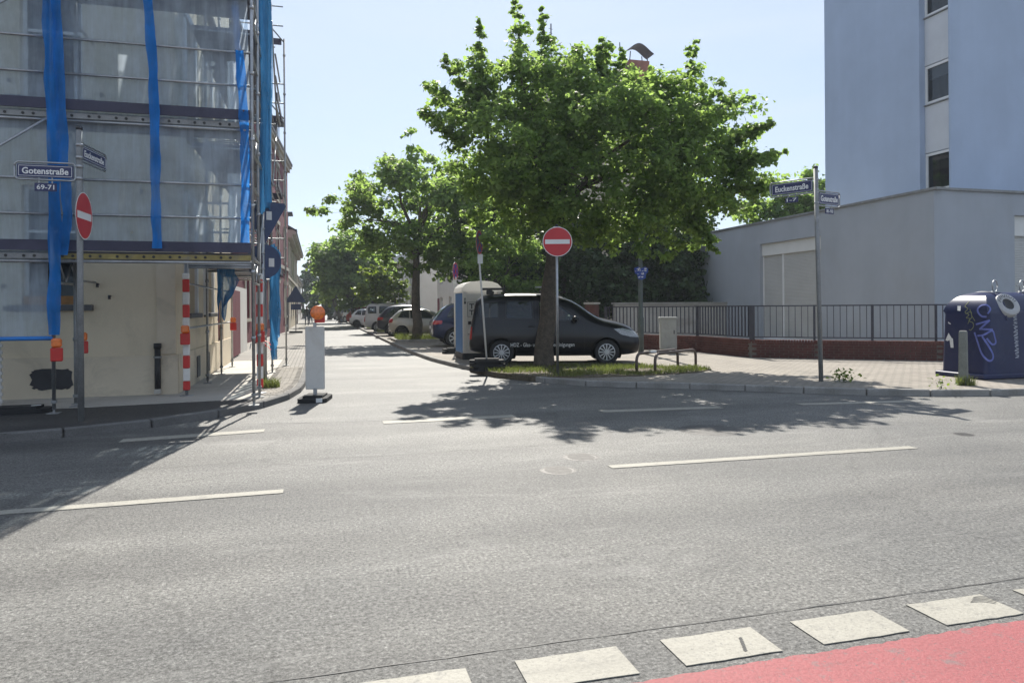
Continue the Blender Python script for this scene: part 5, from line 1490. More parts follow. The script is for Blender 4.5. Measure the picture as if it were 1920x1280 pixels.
def wheel(parent, x, y, r, w, side, spokes=10, rimr=0.68, cover='alloy'):
    root = link('wheel', None, parent, (x, y, r))
    rot = Matrix.Rotation(R(-90) * side, 4, 'X')       # local z -> outward
    mb = MB(); mb.lathe([(r * rimr, -w / 2), (r * 0.93, -w / 2), (r, -w / 2 + 0.03), (r, w / 2 - 0.03), (r * 0.95, w / 2 - 0.004), (r * 0.80, w / 2), (r * rimr, w / 2 - 0.012), (r * rimr, -w / 2)], 36, mat=rot, caps=False); mb.build('tyre', 'tyre', root, True)
    mb = MB(); mb.lathe([(r * rimr, w / 2 - 0.012), (r * (rimr - 0.05), w / 2 - 0.006), (r * (rimr - 0.06), w / 2 - 0.05)], 36, mat=rot, caps=False)
    for k in range(spokes):
        a = 2 * math.pi * k / spokes
        mt = rot @ Matrix.Rotation(a, 4, 'Z')
        L = r * (rimr - 0.05); hw = 0.42 * L * math.pi / spokes / 1.35
        vs = [mt @ Vector(v) for v in ((0.03, -hw * 0.6, w / 2 - 0.02), (L, -hw, w / 2 - 0.022), (L, hw, w / 2 - 0.022), (0.03, hw * 0.6, w / 2 - 0.02), (0.03, -hw * 0.6, w / 2 - 0.045), (L, -hw, w / 2 - 0.045), (L, hw, w / 2 - 0.045), (0.03, hw * 0.6, w / 2 - 0.045))]
        mb.add(vs, [(0, 1, 2, 3), (7, 6, 5, 4), (0, 4, 5, 1), (3, 2, 6, 7)])
    mb.lathe([(r * 0.2, w / 2 - 0.04), (r * 0.2, w / 2 - 0.018), (r * 0.16, w / 2 - 0.008), (0.001, w / 2 - 0.008)], 18, mat=rot, caps=False)
    mb.build('rim', cover, root)
    mb = MB(); mb.lathe([(r * rimr, w / 2 - 0.06), (0.001, w / 2 - 0.06)], 24, mat=rot, caps=False); mb.build('brake_disc', 'car_trim', root)
    return root
def make_car(name, label, spec, paint, group=None, glass='car_glass_dark', detail=True):
    L = spec['x'][-1]; off = Vector((-L / 2, 0, 0))
    t = thing(name, label, 'van' if 'van' in name else 'car', (0, 0, 0), 0, group)
    bm = loft(spec); W = max(p[1] for p in spec['width'])
    # wheel arches
    for xw in spec['axles']:
        ra = spec['wr'] * 1.19
        poly = [(xw + ra * math.cos(R(a)), spec['wr'] * 1.02 + ra * math.sin(R(a))) for a in range(0, 360, 18)]
        fs = cut(bm, poly, (0, 2), lambda c, n: abs(c.y) > W * 0.55)
        bmesh.ops.delete(bm, geom=fs, context='FACES')
    for side in (1, -1):
        for poly, gl in spec['windows']:
            fs = cut(bm, poly, (0, 2), lambda c, n: c.y * side > 0.3 and n.y * side > 0.25)
            inner = shrink(poly, 0.022)
            fi = cut(bm, inner, (0, 2), lambda c, n: c.y * side > 0.3 and n.y * side > 0.25)
            take(bm, fi, 'window', gl or glass, t, off, -0.004)
            fo = [f for f in bm.faces if f.calc_center_median().y * side > 0.3 and f.normal.y * side > 0.25 and inside(poly, f.calc_center_median().x, f.calc_center_median().z)]
            take(bm, fo, 'window_seal', 'car_trim', t, off)
        for key, nm, mt_ in (('head', 'headlight', 'lens_clear'), ('tail', 'tail_light', 'lens_red')):
            fs = cut(bm, spec[key], (0, 2), lambda c, n: c.y * side > W * 0.5 and n.z < 0.8)
            take(bm, fs, nm, mt_, t, off, 0.004)
    a, b, yw = spec['screen']
    poly = [(a, -yw[0]), (b, -yw[1]), (b, yw[1]), (a, yw[0])]
    fs = cut(bm, poly, (0, 1), lambda c, n: n.z > 0.25 and c.z > spec['zscreen'])
    take(bm, fs, 'windscreen', 'car_glass', t, off)
    poly = spec['rear_window']
    fs = cut(bm, poly, (1, 2), lambda c, n: n.x < -0.25 and c.x < L * 0.3)
    take(bm, fs, 'rear_window', glass, t, off)
    fs = cut(bm, spec['grille'], (1, 2), lambda c, n: n.x > 0.3 and c.x > L * 0.8)
    take(bm, fs, 'grille', 'car_trim', t, off)
    z1 = spec.get('skirt', 0.0)
    if z1:
        fs = cut(bm, [(-0.5, -0.1), (L + 0.5, -0.1), (L + 0.5, z1), (-0.5, z1)], (0, 2), lambda c, n: True)
        take(bm, fs, 'lower_trim', 'car_trim', t, off)
    me = bpy.data.meshes.new('body')
    for v in bm.verts: v.co += off
    bm.normal_update()
    for f in bm.faces: f.smooth = True
    bm.to_mesh(me); bm.free(); me.materials.append(M[paint])
    body = link('body', me, t)
    # dark arch liners, wheels, floor and seats
    for xw in spec['axles']:
        for side in (1, -1):
            mb = MB(); ra = spec['wr'] * 1.2
            mb.lathe([(ra, 0.0), (ra, W * 0.42), (0.01, W * 0.42)], 28, mat=Matrix.Translation((xw + off.x, side * W * 0.955, spec['wr'] * 1.02)) @ Matrix.Rotation(R(90) * side, 4, 'X'), caps=False)
            mb.v = [(x, y, max(z, 0.16)) for x, y, z in mb.v]
            mb.build('arch_liner', 'car_trim', t, True)
            wheel(t, xw + off.x, side * (W * 0.965 - spec['ww'] / 2), spec['wr'], spec['ww'], side, spec.get('spokes', 10), cover=spec.get('cover', 'alloy'))
    if detail:
        zf = 0.34
        for sx in spec['seats']:
            for sy in (-0.36, 0.36):
                mb = MB(); mb.box((sx + off.x, sy, zf + 0.25), (0.5, 0.48, 0.18), bev=0.05); mb.box((sx - 0.27 + off.x, sy, zf + 0.62), (0.14, 0.46, 0.66), bev=0.05); mb.box((sx - 0.30 + off.x, sy, zf + 1.02), (0.10, 0.26, 0.16), bev=0.03); mb.build('seat', 'car_interior', t)
        mb = MB(); mb.box((b * 0 + spec['dash'] + off.x, 0, zf + 0.55), (0.45, W * 1.6, 0.36), bev=0.06); mb.build('dashboard', 'car_interior', t)
        for side in (1, -1):
            x, z = spec['mirror']
            mb = MB(); mb.lathe([(0.02, -0.11), (0.085, -0.07), (0.10, 0.0), (0.085, 0.07), (0.02, 0.11)], 14, mat=Matrix.Translation((x + off.x, side * (W + 0.10), z)) @ Matrix.Rotation(R(90), 4, 'X') @ Matrix.Diagonal((0.75, 0.85, 1.0, 1))); mo = mb.build('mirror', spec.get('mirror_mat', paint), t, True)
            mb = MB(); mb.bar((x + off.x, side * (W - 0.05), z - 0.05), (x + off.x, side * (W + 0.05), z - 0.03), 0.05, 0.04); mb.build('mirror_arm', 'car_trim', mo)
    bvh = BVHTree.FromPolygons([v.co for v in me.vertices], [tuple(p.vertices) for p in me.polygons])
    def surf(x, z, side):
        h = bvh.ray_cast(Vector((x + off.x, side * 2.0, z)), Vector((0, -side, 0)))
        return h[0]
    if detail:
        for side in (1, -1):
            for s in spec['seams']:
                mb = MB(); prev = None
                for i in range(len(s) - 1):
                    for k in range(7):
                        p = Vector(s[i]).lerp(Vector(s[i + 1]), k / 6); h = surf(p.x, p.y, side)
                        if h is None or abs(h.y) < W * 0.5: prev = None; continue
                        h = h + Vector((0, side * 0.0015, 0))
                        if prev is not None and (h - prev).length > 1e-4: mb.bar(prev, h, 0.003, 0.008, up=(0, 1, 0) if True else None)
                        prev = h
                if mb.v: mb.build('panel_gap', 'print_black', body)
            for (x, z) in spec['handles']:
                h = surf(x, z, side)
                if h: mb = MB(); mb.box((h.x, h.y + side * 0.012, h.z), (0.17, 0.03, 0.03), bev=0.008); mb.build('door_handle', spec.get('handle_mat', paint), body)
    mb = MB(); mb.box((-L / 2 - 0.0 + spec['plate'][0], 0, spec['plate'][1]), (0.02, 0.5, 0.11)); mb.build('number_plate', 'sign_white', t)
    mb = MB(); mb.box((L / 2 + spec['fplate'][0], 0, spec['fplate'][1]), (0.02, 0.5, 0.11)); mb.build('number_plate', 'sign_white', t)
    return t, surf, off

VAN = dict(x=[0, 0.05, 0.3, 0.8, 1.4, 2.0, 2.5, 2.75, 3.0, 3.2, 3.4, 3.6, 3.85, 4.1, 4.28, 4.38, 4.41],
    top=[(0, 1.62), (0.05, 1.71), (0.3, 1.80), (0.8, 1.825), (1.4, 1.83), (2.0, 1.82), (2.4, 1.77), (2.65, 1.68), (2.9, 1.52), (3.1, 1.36), (3.3, 1.23), (3.42, 1.17), (3.6, 1.14), (3.85, 1.085), (4.1, 1.005), (4.25, 0.93), (4.34, 0.84), (4.38, 0.76), (4.41, 0.70)],
    belt=[(0, 1.06), (2.4, 1.06), (3.3, 1.02), (4.41, 0.7)], bottom=[(0, 0.42), (0.05, 0.34), (0.4, 0.26), (0.9, 0.2), (3.4, 0.2), (4.1, 0.22), (4.38, 0.27), (4.41, 0.34)],
    width=[(0, 0.82), (0.05, 0.86), (0.3, 0.89), (1, 0.895), (3.4, 0.895), (3.85, 0.885), (4.1, 0.86), (4.28, 0.81), (4.38, 0.74), (4.41, 0.66)],
    roofw=[(0, 0.70), (0.3, 0.72), (2.4, 0.71), (3.0, 0.72), (3.4, 0.74), (4.1, 0.70), (4.41, 0.5)], lean=0.19, crown=0.025,
    axles=[0.855, 3.535], wr=0.315, ww=0.205, spokes=12, cover='alloy',
    windows=[([(0.28, 1.20), (0.25, 1.50), (0.32, 1.60), (0.78, 1.62), (0.80, 1.18), (0.31, 1.17)], None), ([(0.96, 1.17), (0.96, 1.60), (1.02, 1.64), (1.66, 1.63), (1.68, 1.16)], None), ([(1.80, 1.13), (1.80, 1.62), (2.22, 1.585), (2.40, 1.50), (2.86, 1.14), (2.80, 1.10)], 'car_glass')],
    screen=(2.44, 3.36, (0.60, 0.70)), zscreen=1.1, rear_window=[(-0.55, 1.2), (0.55, 1.2), (0.5, 1.58), (-0.5, 1.58)],
    head=[(3.72, 0.90), (3.95, 0.92), (4.30, 0.82), (4.44, 0.74), (4.44, 0.68), (4.15, 0.70), (3.9, 0.76)], tail=[(-0.05, 0.66), (0.10, 0.66), (0.115, 0.98), (-0.05, 0.98)],
    grille=[(-0.5, 0.52), (0.5, 0.52), (0.45, 0.68), (-0.45, 0.68)], skirt=0.30, seats=[2.15, 1.2], dash=2.95, mirror=(2.72, 1.16), mirror_mat='paint_black',
    seams=[[(1.72, 0.32), (1.73, 1.1), (1.74, 1.66)], [(2.96, 0.34), (2.98, 0.8), (2.94, 1.06)], [(0.90, 0.95), (0.91, 1.66)], [(1.10, 0.32), (1.12, 0.6), (0.92, 0.95)], [(0.93, 0.93), (1.72, 0.93)], [(1.16, 0.34), (2.96, 0.34)], [(3.36, 1.10), (3.9, 0.92), (4.1, 0.82)], [(1.2, 0.60), (3.0, 0.585)]],
    handles=[(1.86, 0.98), (1.62, 0.98)], plate=(-0.03, 0.52), fplate=(0.0, 0.42))
SUV = dict(x=[0, 0.06, 0.3, 0.6, 0.95, 1.5, 2.0, 2.4, 2.8, 3.1, 3.35, 3.7, 4.05, 4.28, 4.40, 4.43],
    top=[(0, 0.92), (0.06, 1.03), (0.22, 1.22), (0.40, 1.45), (0.6, 1.60), (0.95, 1.65), (1.5, 1.67), (2.0, 1.66), (2.4, 1.58), (2.8, 1.36), (3.1, 1.15), (3.35, 1.06), (3.7, 1.02), (4.05, 0.95), (4.28, 0.82), (4.40, 0.70), (4.43, 0.62)],
    belt=[(0, 1.0), (0.6, 1.04), (2.4, 1.0), (3.1, 0.98), (4.43, 0.7)], bottom=[(0, 0.45), (0.06, 0.36), (0.4, 0.28), (0.9, 0.22), (3.6, 0.22), (4.2, 0.24), (4.43, 0.36)],
    width=[(0, 0.74), (0.06, 0.82), (0.3, 0.88), (0.9, 0.90), (3.5, 0.90), (4.05, 0.86), (4.28, 0.78), (4.43, 0.62)],
    roofw=[(0, 0.56), (0.3, 0.62), (0.6, 0.64), (2.4, 0.64), (3.0, 0.68), (3.35, 0.74), (4.43, 0.5)], crown=0.02,
    axles=[0.83, 3.43], wr=0.345, ww=0.225, spokes=7,
    windows=[([(0.52, 1.12), (0.74, 1.50), (1.0, 1.53), (1.02, 1.09)], None), ([(1.08, 1.08), (1.06, 1.54), (1.72, 1.55), (1.74, 1.06)], None), ([(1.80, 1.06), (1.78, 1.55), (2.18, 1.51), (2.44, 1.40), (2.86, 1.06)], None)],
    screen=(2.34, 3.12, (0.52, 0.66)), zscreen=1.0, rear_window=[(-0.56, 1.14), (0.56, 1.14), (0.50, 1.52), (-0.50, 1.52)],
    head=[(3.95, 0.76), (4.2, 0.84), (4.46, 0.72), (4.46, 0.62), (4.2, 0.66)], tail=[(-0.05, 0.84), (0.34, 0.88), (0.36, 1.0), (-0.05, 1.02)],
    grille=[(-0.5, 0.5), (0.5, 0.5), (0.5, 0.7), (-0.5, 0.7)], skirt=0.34, seats=[2.05, 1.2], dash=2.75, mirror=(2.58, 1.08),
    seams=[[(1.76, 0.36), (1.76, 1.06)], [(2.86, 0.38), (2.88, 1.04)], [(1.04, 1.08), (1.14, 0.7), (1.2, 0.36)], [(0.4, 0.92), (2.9, 0.9)]], handles=[(1.9, 0.94), (1.14, 0.95)], plate=(-0.01, 0.74), fplate=(0.0, 0.45))
HATCH = dict(x=[0, 0.05, 0.25, 0.5, 0.8, 1.3, 1.8, 2.2, 2.5, 2.75, 3.0, 3.3, 3.6, 3.8, 3.9, 3.93],
    top=[(0, 0.86), (0.05, 0.95), (0.2, 1.10), (0.38, 1.32), (0.55, 1.42), (0.8, 1.46), (1.3, 1.48), (1.8, 1.46), (2.1, 1.38), (2.4, 1.20), (2.7, 1.00), (2.9, 0.95), (3.3, 0.90), (3.6, 0.80), (3.8, 0.68), (3.93, 0.54)],
    belt=[(0, 0.92), (0.5, 0.96), (2.2, 0.90), (2.7, 0.88), (3.93, 0.6)], bottom=[(0, 0.40), (0.05, 0.32), (0.4, 0.24), (0.8, 0.18), (3.2, 0.18), (3.7, 0.2), (3.93, 0.3)],
    width=[(0, 0.68), (0.05, 0.75), (0.25, 0.80), (0.8, 0.82), (3.1, 0.82), (3.6, 0.77), (3.8, 0.70), (3.93, 0.55)],
    roofw=[(0, 0.52), (0.3, 0.56), (2.1, 0.58), (2.6, 0.62), (2.9, 0.68), (3.93, 0.45)], crown=0.02,
    axles=[0.66, 3.12], wr=0.295, ww=0.18, spokes=9, cover='car_trim',
    windows=[([(0.46, 1.02), (0.66, 1.34), (1.0, 1.37), (1.02, 0.99)], None), ([(1.08, 0.98), (1.06, 1.38), (1.62, 1.37), (1.86, 1.32), (2.42, 0.94)], None)],
    screen=(2.04, 2.68, (0.48, 0.60)), zscreen=0.9, rear_window=[(-0.5, 1.02), (0.5, 1.02), (0.44, 1.33), (-0.44, 1.33)],
    head=[(3.5, 0.68), (3.72, 0.74), (3.96, 0.6), (3.96, 0.5), (3.7, 0.54)], tail=[(-0.05, 0.76), (0.2, 0.78), (0.24, 0.96), (-0.05, 0.98)],
    grille=[(-0.4, 0.42), (0.4, 0.42), (0.4, 0.55), (-0.4, 0.55)], skirt=0.0, seats=[1.8, 1.0], dash=2.35, mirror=(2.2, 0.98),
    seams=[[(1.04, 0.3), (1.04, 0.98)], [(2.3, 0.3), (2.44, 0.9)], [(0.3, 0.62), (3.4, 0.60)]], handles=[(1.2, 0.84)], plate=(-0.01, 0.66), fplate=(0.0, 0.38))
def put(t, x, y, rz, z=PZ): t.location = (x, y, z); t.rotation_euler = (0, 0, rz)

van, vsurf, voff = make_car('delivery_van', 'black window cleaning van with white lettering and roof bars by tree', VAN, 'paint_black')
put(van, 6.02, 17.95, -PSI - R(0.3))
# lettering projected on the side that faces the junction
vs, fs = text_mesh('HDZ - Glas- und Gebäudereinigungen', 0.135, 1.62, extrude=0.0, bold=0.0015)
cx_, cz_ = 1.90, 0.50
pts = []
for v in vs:
    h = vsurf(cx_ + v.x, cz_ + v.y, -1)
    pts.append(Vector((cx_ + v.x + voff.x, (h.y if h else -0.89) - 0.004, cz_ + v.y)))
mb = MB(); mb.add(pts, fs); mb.build('lettering', 'print_white', van)
for x in (0.55, 1.95):
    mb = MB(); mb.box((x + voff.x, 0, 1.925), (0.07, 1.30, 0.045), bev=0.01); mb.box((x + voff.x, -0.60, 1.86), (0.16, 0.09, 0.12), bev=0.015); mb.box((x + voff.x, 0.60, 1.86), (0.16, 0.09, 0.12), bev=0.015); mb.build('roof_bar', 'car_trim', van)
mb = MB(); mb.box((0.62 + voff.x, -0.2, 1.955), (0.62, 0.5, 0.05), bev=0.01); mb.build('ladder_clamp', 'car_trim', van)
mb = MB(); mb.box((1.95 + voff.x, -0.45, 1.99), (0.42, 0.16, 0.03)); mb.build('ladder_clamp', 'galvanised', van)

PK = 'cars parked along the side street'
suv, _, _ = make_car('parked_car', 'dark navy estate parked nose in behind the portable toilet', SUV, 'paint_navy', PK)
put(suv, 6.35, 26.9, R(-3))
hat, _, _ = make_car('parked_car', 'silver three door hatchback parked behind the second tree trunk', HATCH, 'paint_silver', PK)
put(hat, 5.35, 35.6, R(-8))
def clone(src, label, x, y, rz, swap, s=1.0):
    c = copy_tree(src, None, swap); c['label'] = label; put(c, x, y, rz); c.scale = (s, s, s); return c
clone(suv, 'graphite estate parked just beyond the silver hatchback', 5.3, 39.0, R(-8), {'paint_navy': 'paint_graphite'})
clone(van, 'white and dark compact van parked beyond the graphite estate', 5.0, 45.5, R(-8), {'paint_black': 'paint_white'})
for o in [o for o in col.objects if o.parent and o.parent.get('label', '').startswith('white and dark compact') and o.name.split('.')[0] in ('lettering', 'ladder_clamp')]: bpy.data.objects.remove(o)
clone(hat, 'small white hatchback parked beyond the white van', 4.4, 57.0, R(-25), {'paint_silver': 'paint_white'})
clone(suv, 'red estate car parked beyond the small white hatchback', 4.6, 63.5, R(-30), {'paint_navy': 'paint_red'})
far = [(hat, 'paint_silver', 'paint_graphite', 'dark hatchback in the distant row right behind the red car'), (suv, 'paint_navy', 'paint_white', 'white estate in the distant row, nearest the dark hatchback'), (hat, 'paint_silver', 'paint_grey', 'grey hatchback in the distant row beyond the white estate'),
       (suv, 'paint_navy', 'paint_graphite', 'dark estate in the distant row beyond the grey hatchback'), (hat, 'paint_silver', 'paint_white', 'white hatchback near the far end of the distant row'), (suv, 'paint_navy', 'paint_grey', 'grey estate furthest away in the distant row')]
for i, (src, a, b, lab) in enumerate(far):
    clone(src, lab, 4.5 - 0.25 * i, 72 + i * 7.5, R(-60), {a: b})

# ================================================================ TREES
LEAF = np.array([(0, 0, 0), (0.42, 0.45, 0.10), (0, 0.55, 0.02), (-0.42, 0.45, 0.10), (0.20, 0.80, 0.03), (-0.20, 0.80, 0.03), (0, 1.05, -0.10)])
LEAF_F = [(0, 1, 4, 2), (0, 2, 5, 3), (2, 4, 6), (2, 6, 5)]
def leaves(centres, normals, sizes, rng):
    """many leaf-shaped faces; numpy only"""
    n = len(centres)
    nz = normals / np.linalg.norm(normals, axis=1, keepdims=True)
    a = rng.normal(size=(n, 3)); ax = np.cross(nz, a); ax /= np.linalg.norm(ax, axis=1, keepdims=True) + 1e-9
    ay = np.cross(nz, ax)
    L = LEAF[None] * sizes[:, None, None]
    v = centres[:, None] + ax[:, None] * L[:, :, :1] + ay[:, None] * (L[:, :, 1:2] - 0.5 * sizes[:, None, None]) + nz[:, None] * L[:, :, 2:]
    return v.reshape(-1, 3)
def leaf_mesh(name, v, nleaf, mat, parent):
    me = bpy.data.meshes.new(name)
    nv = len(LEAF)
    lens = np.array([len(f) for f in LEAF_F]); flat = np.concatenate([np.array(f) for f in LEAF_F])
    idx = (np.arange(nleaf)[:, None] * nv + flat[None]).ravel()
    starts = (np.arange(nleaf)[:, None] * flat.size + np.concatenate([[0], np.cumsum(lens)[:-1]])[None]).ravel()
    me.vertices.add(len(v)); me.vertices.foreach_set('co', v.astype(np.float32).ravel())
    me.loops.add(len(idx)); me.loops.foreach_set('vertex_index', idx.astype(np.int32))
    me.polygons.add(len(starts)); me.polygons.foreach_set('loop_start', starts.astype(np.int32))
    me.update(calc_edges=True); me.validate()
    me.materials.append(M[mat])
    return tag(link(name, me, parent), kind='stuff')
def tree(name, label, base, trunk_top, r0, clumps, mat, leaf, per, seed, group=None, limbs=True, cat='tree', droop=0.25, spread=1.0, trunk_mid=None):
    """clumps: (position, radius); every clump is a spray of twigs with leaves, joined to the trunk by a limb"""
    rng = np.random.default_rng(seed); rnd = random.Random(seed)
    t = thing(name, label, cat, base, 0, group); b = Vector(base); top = Vector(trunk_top) - b
    mb = MB()
    pts = [Vector((0, 0, -0.05)), Vector((0, 0, 0.12)), Vector((0, 0, 0.5))]
    rad = [r0 * 1.35, r0 * 1.12, r0]
    mid = Vector(trunk_mid) - b if trunk_mid is not None else None
    for k in range(1, 7):
        q = k / 6
        p = top * q if mid is None else (mid * (2 * q * (1 - q)) + top * q * q)
        p = p + Vector((rnd.uniform(-.03, .03), rnd.uniform(-.03, .03), 0)) * (1 + q)
        if p.z > 0.6: pts.append(p); rad.append(r0 * (1 - 0.45 * q))
    mb.path(pts, rad, 12); mb.build('trunk', 'bark', t, True)
    if limbs:
        lm = MB(); nodes = []
        cs_ = [(Vector(c) - b, r) for c, r in clumps]
        big_ = [i for i in range(len(cs_)) if cs_[i][1] >= 0.6 * max(r for c, r in cs_)]
        first = [max(big_, key=lambda i: cs_[i][0].z)]
        for _ in range(min(8, len(big_) - 1)):
            first.append(max(big_, key=lambda i: min((cs_[i][0] - cs_[j][0]).length for j in first) + (0.4 if cs_[i][0].z > pts[-1].z else -0.6)))
        for q, i in enumerate(first):
            c, r = cs_[i]
            s = pts[-1] if q % 3 else pts[-2]
            if c.z < s.z: s = pts[-2]
            m1 = s.lerp(c, 0.35) + Vector((rnd.uniform(-.25, .25), rnd.uniform(-.25, .25), 0.12 * (c - s).length + rnd.uniform(0, .2)))
            m2 = s.lerp(c, 0.7) + Vector((rnd.uniform(-.25, .25), rnd.uniform(-.25, .25), 0.10 * (c - s).length + rnd.uniform(0, .15)))
            e_ = m2.lerp(c, 0.6)
            lm.path([s, s.lerp(m1, 0.5) + Vector((0, 0, 0.06)), m1, m2, e_], [r0 * 0.42, r0 * 0.34, r0 * 0.24, r0 * 0.12, r0 * 0.03], 7)
            nodes += [(m1, r0 * 0.17), (m1.lerp(m2, 0.5), r0 * 0.13), (m2, r0 * 0.09)]
        for i in sorted(set(range(len(cs_))) - set(first), key=lambda i: (cs_[i][0] - pts[-1]).length):
            c, r = cs_[i]
            s, rs = min(nodes, key=lambda nd: (nd[0] - c).length + (0.5 if nd[0].z > c.z else 0))
            L_ = (c - s).length
            m = s.lerp(c, 0.5) + Vector((rnd.uniform(-.12, .12), rnd.uniform(-.12, .12), rnd.uniform(-.04, .14))) * max(0.4, L_)
            e_ = m.lerp(c, 0.7)
            rs = min(rs, r0 * 0.14)
            lm.path([s, m, e_], [rs * 0.7, rs * 0.42, r0 * 0.02], 5, caps=False)
            nodes.append((m, rs * 0.5)); 
            for k in range(4):
                d = Vector((rnd.gauss(0, 1), rnd.gauss(0, 1), rnd.gauss(0.2, 0.8))).normalized() * r * 0.85
                lm.path([e_, c + d * 0.4, c + d * 0.8], [r0 * 0.02, r0 * 0.016, r0 * 0.008], 3, caps=False)
        lm.build('limbs', 'bark', t, True)
    C_, N_, S_ = [], [], []
    for (c, r) in clumps:
        c = np.array(Vector(c) - b)
        n = max(20, int(per * (r / 0.6) ** 1.45))
        k = max(3, n // 26)
        tw = rng.normal(size=(k, 3)); tw /= np.linalg.norm(tw, axis=1, keepdims=True)
        tw *= (rng.random((k, 1)) ** 0.45) * r * spread * np.array([1, 1, 0.8])
        which = rng.integers(0, k, n)
        p = c + tw[which] + rng.normal(size=(n, 3)) * 0.26 * r * np.array([1, 1, 0.55])
        p[:, 2] -= droop * 0.3 * np.linalg.norm(p[:, :2] - c[:2], axis=1)
        nn_ = rng.normal(size=(n, 3)) * 0.55 + np.array([0, 0, 0.75]) + 0.4 * (p - c) / (r + 1e-6)
        C_.append(p); N_.append(nn_); S_.append(leaf * rng.uniform(0.45, 1.4, n))
    C_, N_, S_ = np.concatenate(C_), np.concatenate(N_), np.concatenate(S_)
    leaf_mesh('crown', leaves(C_, N_, S_, rng), len(C_), mat, t)
    return t
def ellipsoid_clumps(c, rad, n, rmin, rmax, seed, zmin=None, hollow=0.45, yaw=-PSI):
    rnd = random.Random(seed); out = []
    cs, sn = math.cos(yaw), math.sin(yaw)
    while len(out) < n:
        v = Vector((rnd.gauss(0, 1), rnd.gauss(0, 1), rnd.gauss(0, 1))).normalized() * (hollow + (1 - hollow) * rnd.random() ** 0.6)
        x, y, z = v.x * rad[0], v.y * rad[1], v.z * rad[2]
        p = Vector((c[0] + x * cs - y * sn, c[1] + x * sn + y * cs, c[2] + z))
        if zmin is not None and p.z < zmin + rnd.uniform(0, 0.5): continue
        out.append((p, rnd.uniform(rmin, rmax)))
    return out
# the big tree on the island; silhouette sprays follow the photograph's outline at the tree's own distance
D1 = 17.4
T1 = (5.32, 16.55, PZ)
cl = ellipsoid_clumps(P(1110, 300, D1), (3.3, 2.7, 1.9), 120, 0.42, 0.66, 3, zmin=3.2, hollow=0.5)
cl += ellipsoid_clumps(P(1000, 230, D1), (1.9, 1.8, 1.7), 40, 0.40, 0.6, 4, zmin=3.2)
cl += ellipsoid_clumps(P(1290, 310, D1), (1.7, 1.8, 1.6), 44, 0.40, 0.58, 6, zmin=3.0)
rnd = random.Random(5)
sil = [(893, 60, .16), (893, 100, .24), (898, 145, .34), (968, 20, .14), (972, 60, .26), (968, 105, .36), (1020, 35, .13), (1020, 75, .22), (1015, 120, .36), (940, 120, .3), (1075, 105, .28), (1128, 95, .24), (1130, 135, .36), (1175, 140, .26),
       (1085, 150, .36), (860, 130, .26), (835, 175, .3), (805, 165, .2), (800, 215, .22), (845, 225, .36), (880, 180, .4), (870, 270, .36), (865, 315, .36), (830, 120, .14),
       (1300, 95, .14), (1300, 130, .26), (1290, 170, .34), (1340, 165, .26), (1370, 185, .2), (1335, 210, .34), (1250, 165, .3), (1225, 150, .22), (1415, 240, .24), (1440, 235, .14), (1380, 265, .36), (1430, 295, .26), (1460, 290, .14), (1400, 330, .34), (1435, 340, .22), (1350, 380, .36), (1400, 390, .26),
       (1300, 420, .38), (1330, 450, .22), (1290, 462, .24), (1240, 430, .36), (1180, 430, .36), (1120, 425, .36), (1060, 420, .36), (1000, 415, .36), (950, 410, .34), (905, 400, .34), (890, 350, .34), (880, 430, .2), (930, 440, .3), (985, 445, .3), (1090, 455, .3), (1150, 462, .3), (1210, 468, .3), (1265, 472, .26), (1310, 455, .24), (900, 455, .18)]
for (xa, ya, xb, yb, ra, rb) in ((893, 38, 905, 190, .09, .32), (970, 2, 975, 170, .09, .34), (1021, 16, 1018, 150, .08, .3), (1076, 88, 1080, 170, .12, .3), (1130, 80, 1128, 160, .12, .3), (1300, 78, 1285, 210, .09, .32), (797, 160, 880, 230, .10, .32), (792, 215, 870, 260, .10, .3), (830, 105, 890, 180, .08, .3),
        (1446, 232, 1340, 270, .09, .34), (1468, 286, 1370, 310, .09, .34), (1378, 178, 1290, 240, .10, .34), (1455, 350, 1350, 350, .10, .34), (1340, 470, 1290, 400, .10, .3), (1165, 95, 1150, 170, .09, .26), (1215, 130, 1210, 190, .1, .26)):
    dd = rnd.uniform(-1.0, 1.0)
    for k in range(11):
        q = k / 10
        cl.append((P(xa + (xb - xa) * q + rnd.uniform(-5, 5), ya + (yb - ya) * q, D1 + dd * (1 - q)), ra + (rb - ra) * q))
for (x, y, r) in sil: cl.append((P(x, y, D1 + rnd.uniform(-1.3, 1.3)), r * 1.12))
tree('maple_tree', 'big leafy maple on the grass island behind the no entry sign', T1, P(1040, 380, D1), 0.235, cl, 'leaf_maple', 0.118, 330, 21, 'street trees', trunk_mid=P(1030, 560, D1))

